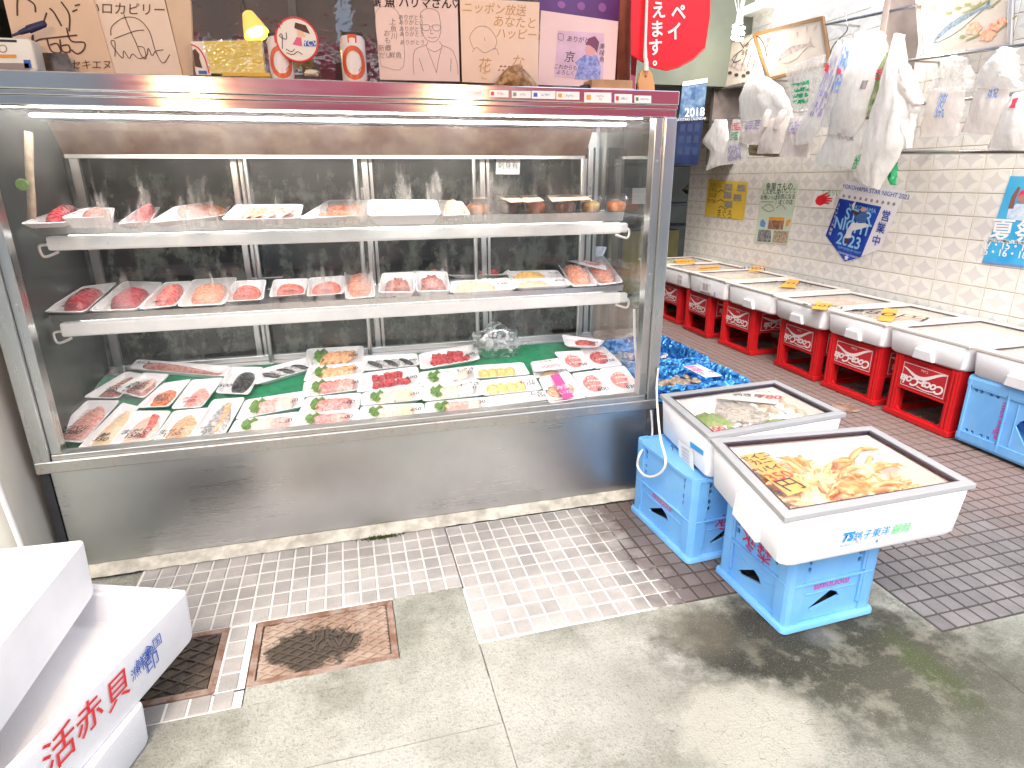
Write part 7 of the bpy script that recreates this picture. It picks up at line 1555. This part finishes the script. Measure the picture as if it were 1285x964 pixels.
fill(o, f, ((.36, .24), (.80, .24), (.80, .42), (.36, .42)), M('shop_photo', (.16, .06, .04), .5, col2=(.45, .30, .20), scale=30)); fill(o, f, ((.36, .39), (.80, .39), (.80, .44), (.36, .44)), m_orange_tag, .0014); fill(o, f, ((.10, .02), (.52, .02), (.48, .22), (.10, .22)), M('fish_photo', (.06, .06, .07), .5, col2=(.35, .36, .36), scale=40)); fill(o, f, ((.56, .02), (.98, .02), (.98, .22), (.56, .22)), M('rice_photo', (.55, .45, .34), .5, col2=(.22, .16, .1), scale=60))
fill(o, f, ((.12, .28), (.26, .26), (.28, .34), (.18, .40), (.11, .36)), m_pbl); fill(o, f, ((.86, .28), (.94, .32), (.98, .42), (.86, .40)), m_orange_tag)
o, f = poster(((1018, 260), (1045, 261), (1050, 241), (1023, 239)), 'small white card with a red handprint and green writing', 'card', m_paper)
hp = [(.12, .38), (.20, .20), (.42, .10), (.58, .24), (.80, .22), (.82, .30), (.60, .36), (.90, .38), (.90, .46), (.62, .48), (.90, .56), (.88, .63), (.60, .60), (.78, .74), (.72, .80), (.50, .68), (.66, .92), (.58, .95), (.34, .76), (.18, .66)]
fill(o, f, hp, M('hand_red', (.80, .02, .03), .5)); text('て あらい', o, f.P(.74, .90, .0012), f.xd, f.yd, .045, m_pgrn)
# pennant
PX = ((1036, 295), (1118, 313), (1137, 239.5), (1062, 227))
q = [onX(x, y, XP) for x, y in PX]; f = Frame(q); o = empty('pennant', q[3], 'white and blue baseball pennant poster with a pointed foot', 'pennant')
def U(px, py): 
    p = onX(px, py, XP); d = p-f.c[0]; return (d.dot(f.xd)/f.w, d.dot(f.yd)/f.l)
m_navy = M('navy_print', (.010, .035, .30), .4, col2=(.02, .08, .50), scale=6); m_cyan = M('cyan_print', (.30, .62, .85), .4); m_pwhite = M('pennant_white', (.78, .77, .79), .5, var=.03)
P_ = lambda px, py, h=.0: onX(px, py, XP)+f.n*h
poly(o, 'sheet', [P_(x, y) for x, y in ((1036, 295.5), (1061, 329), (1104, 313), (1137, 239.5), (1062, 226.5))], f.n, .0008, m_pwhite)
poly(o, 'navy_field', [P_(x, y, .0006) for x, y in ((1036.2, 295.5), (1060.5, 328.5), (1080.5, 322.5), (1106, 259.5), (1053.5, 249))], f.n, .0004, m_navy)
xd = (P_(1106, 259.5)-P_(1053.5, 249)).normalized(); yd = (P_(1053.5, 249)-P_(1036.2, 295.5)).normalized(); yd = (P_(1075, 238)-P_(1062, 285)).normalized()
for s, px, py, sz, mk in (('YOKOHAMA STAR NIGHT 2023', 1097, 240.5, .043, m_navy), ('YOKOHAMA', 1082, 262, .045, m_cyan), ('ST  R', 1077, 272, .115, m_cyan), ('NIGHT', 1069, 285, .115, m_cyan), ('2023', 1065, 303, .120, m_cyan), ('SUPPORTED BY NIGHT', 1066, 314, .022, m_cyan), ('YOKOHAMA STADIUM', 1064, 320, .02, m_paper)):
    text(s, o, P_(px, py, .0022), xd, yd, sz, mk, fat=.002 if sz > .05 else 0)
for s, px, py in (('営', 1111.5, 272), ('業', 1105.5, 287), ('中', 1099.5, 303)): text(s, o, P_(px, py, .0022), xd, yd, .078, m_navy, fat=.001)
text('ベイスターズ 夏祭', o, P_(1047, 275, .0022), (P_(1043, 292)-P_(1055, 253)).normalized(), xd, .03, m_paper)
for k in range(10): c = P_(1059+7.0*k, 246+1.15*k, .0015); poly(o, 'team_mark', [c+xd*(.012*math.cos(t))+yd*(.012*math.sin(t)) for t in (2*math.pi*j/8 for j in range(8))], f.n, .0003, m_inkgrey)
def body(pts, mat, h): poly(o, 'player_print', [P_(1000+x/8.03, 220+y/8.03, h) for x, y in pts], f.n, .0003, mat)
m_jersey = M('player_blue', (.03, .10, .34), .5, col2=(.08, .18, .42), scale=60); m_pants = M('player_white', (.74, .74, .76), .5)
body([(585, 410), (600, 380), (680, 350), (720, 400), (690, 480), (600, 470)], m_jersey, .0030); body([(555, 480), (700, 485), (735, 515), (610, 550), (560, 560), (545, 630), (485, 635), (505, 560)], m_pants, .0034)
body([(485, 635), (530, 640), (520, 690), (495, 690)], m_inkbrown, .0036); body([(640, 345), (670, 318), (705, 330), (700, 365), (660, 370)], M('player_skin', (.62, .36, .28), .5), .0038); body([(560, 345), (640, 380), (610, 410), (555, 370)], m_inkbrown, .0036); body([(560, 300), (590, 262), (600, 266), (570, 352)], m_pants, .0040)
poly(o, 'star_mark', [P_(1062.5, 323.5, .0025)+xd*((.012 if k % 2 else .024)*math.sin(math.pi*k/5))+yd*((.012 if k % 2 else .024)*math.cos(math.pi*k/5)) for k in range(10)], f.n, .0003, m_paper)
# blue poster at the right edge
o, f = poster(((1232, 330), (1300, 338), (1310, 222), (1268, 221)), 'bright blue poster with a cheering player at the right edge', 'poster', M('sky_blue_sheet', (.03, .34, .66), .5, col2=(.08, .44, .72), scale=5))
def bp_(pts, mat, h): poly(o, 'printed_shape', [onX(x, y, XP)+f.n*h for x, y in pts], f.n, .0003, mat)
bp_([(1266, 262), (1276, 256), (1300, 256), (1300, 280), (1263, 274)], M('jersey_pale', (.45, .58, .75), .5, col2=(.7, .76, .84), scale=40), .0012); bp_([(1265, 262), (1270, 246), (1278, 234), (1281, 236), (1275, 248), (1272, 262)], M('arm_brown', (.26, .12, .10), .5), .0016); bp_([(1276, 252), (1279, 243), (1290, 240), (1296, 250), (1288, 257)], M('face_brown', (.48, .22, .20), .5), .0018); bp_([(1277, 247), (1282, 239), (1294, 238), (1298, 243), (1288, 242)], m_prd, .0020)
xd2 = (onX(1300, 338, XP)-onX(1232, 330, XP)).normalized(); yd2 = (onX(1268, 221, XP)-onX(1232, 330, XP)).normalized()
for s, px, py, sz in (('夏祭', 1273, 293, .145), ('07・15・17', 1262, 309, .055), ('15・16・18', 1258, 318, .055), ('YOKOHAMA SUMMER', 1262, 303, .026)): text(s, o, onX(px, py, XP)+f.n*.0015, xd2, yd2, sz, m_paper, fat=.002 if sz > .1 else .0008)
bp_([(1232.5, 329.5), (1300, 337.5), (1300, 335), (1233.3, 327)], m_pbl, .0010)
# wall calendar beyond the case
yc = 5.31
q = [onY(x, y, yc) for x, y in ((845, 206), (876, 207), (888, 98), (857, 103))]
o = empty('wall_calendar', q[3], 'dark blue 2018 wall calendar hanging in the passage beside the case', 'calendar'); f = Frame(q); panel(o, 'sheet', q, .002, M('calendar_navy', (.004, .01, .045), .4, col2=(.006, .018, .07), scale=6))
fill(o, f, ((.0, .56), (1, .56), (1, .94), (0, .94)), M('calendar_photo', (.012, .05, .14), .4, col2=(.14, .22, .32), scale=16)); fill(o, f, ((0, .95), (1, .95), (1, 1), (0, 1)), m_paper)
text('2018', o, f.P(.62, .62, .003), f.xd, f.yd, .10, m_paper, fat=.001); text('BAYSTARS CALENDAR', o, f.P(.5, .545, .003), f.xd, f.yd, .03, m_paper)
for j in range(3):
    for k in range(3): fill(o, f, ((.10+.30*k, .12+.14*j), (.30+.30*k, .12+.14*j), (.30+.30*k, .21+.14*j), (.10+.30*k, .21+.14*j)), M('calendar_grid', (.015, .03, .08), .5), .0014)

# ------------------------------------------------------------------ lettering becomes plain mesh, alike texts keep their own object
bpy.context.view_layer.update()
_dg = bpy.context.evaluated_depsgraph_get()
for t_ in [o for o in COL.objects if o.type == 'FONT']:
    me = bpy.data.meshes.new_from_object(t_.evaluated_get(_dg)); me.name = t_.data.name
    n = bpy.data.objects.new('tmp', me); COL.objects.link(n); n.parent = t_.parent; n.matrix_local = t_.matrix_local.copy()
    nm = t_.name; bpy.data.objects.remove(t_); n.name = nm
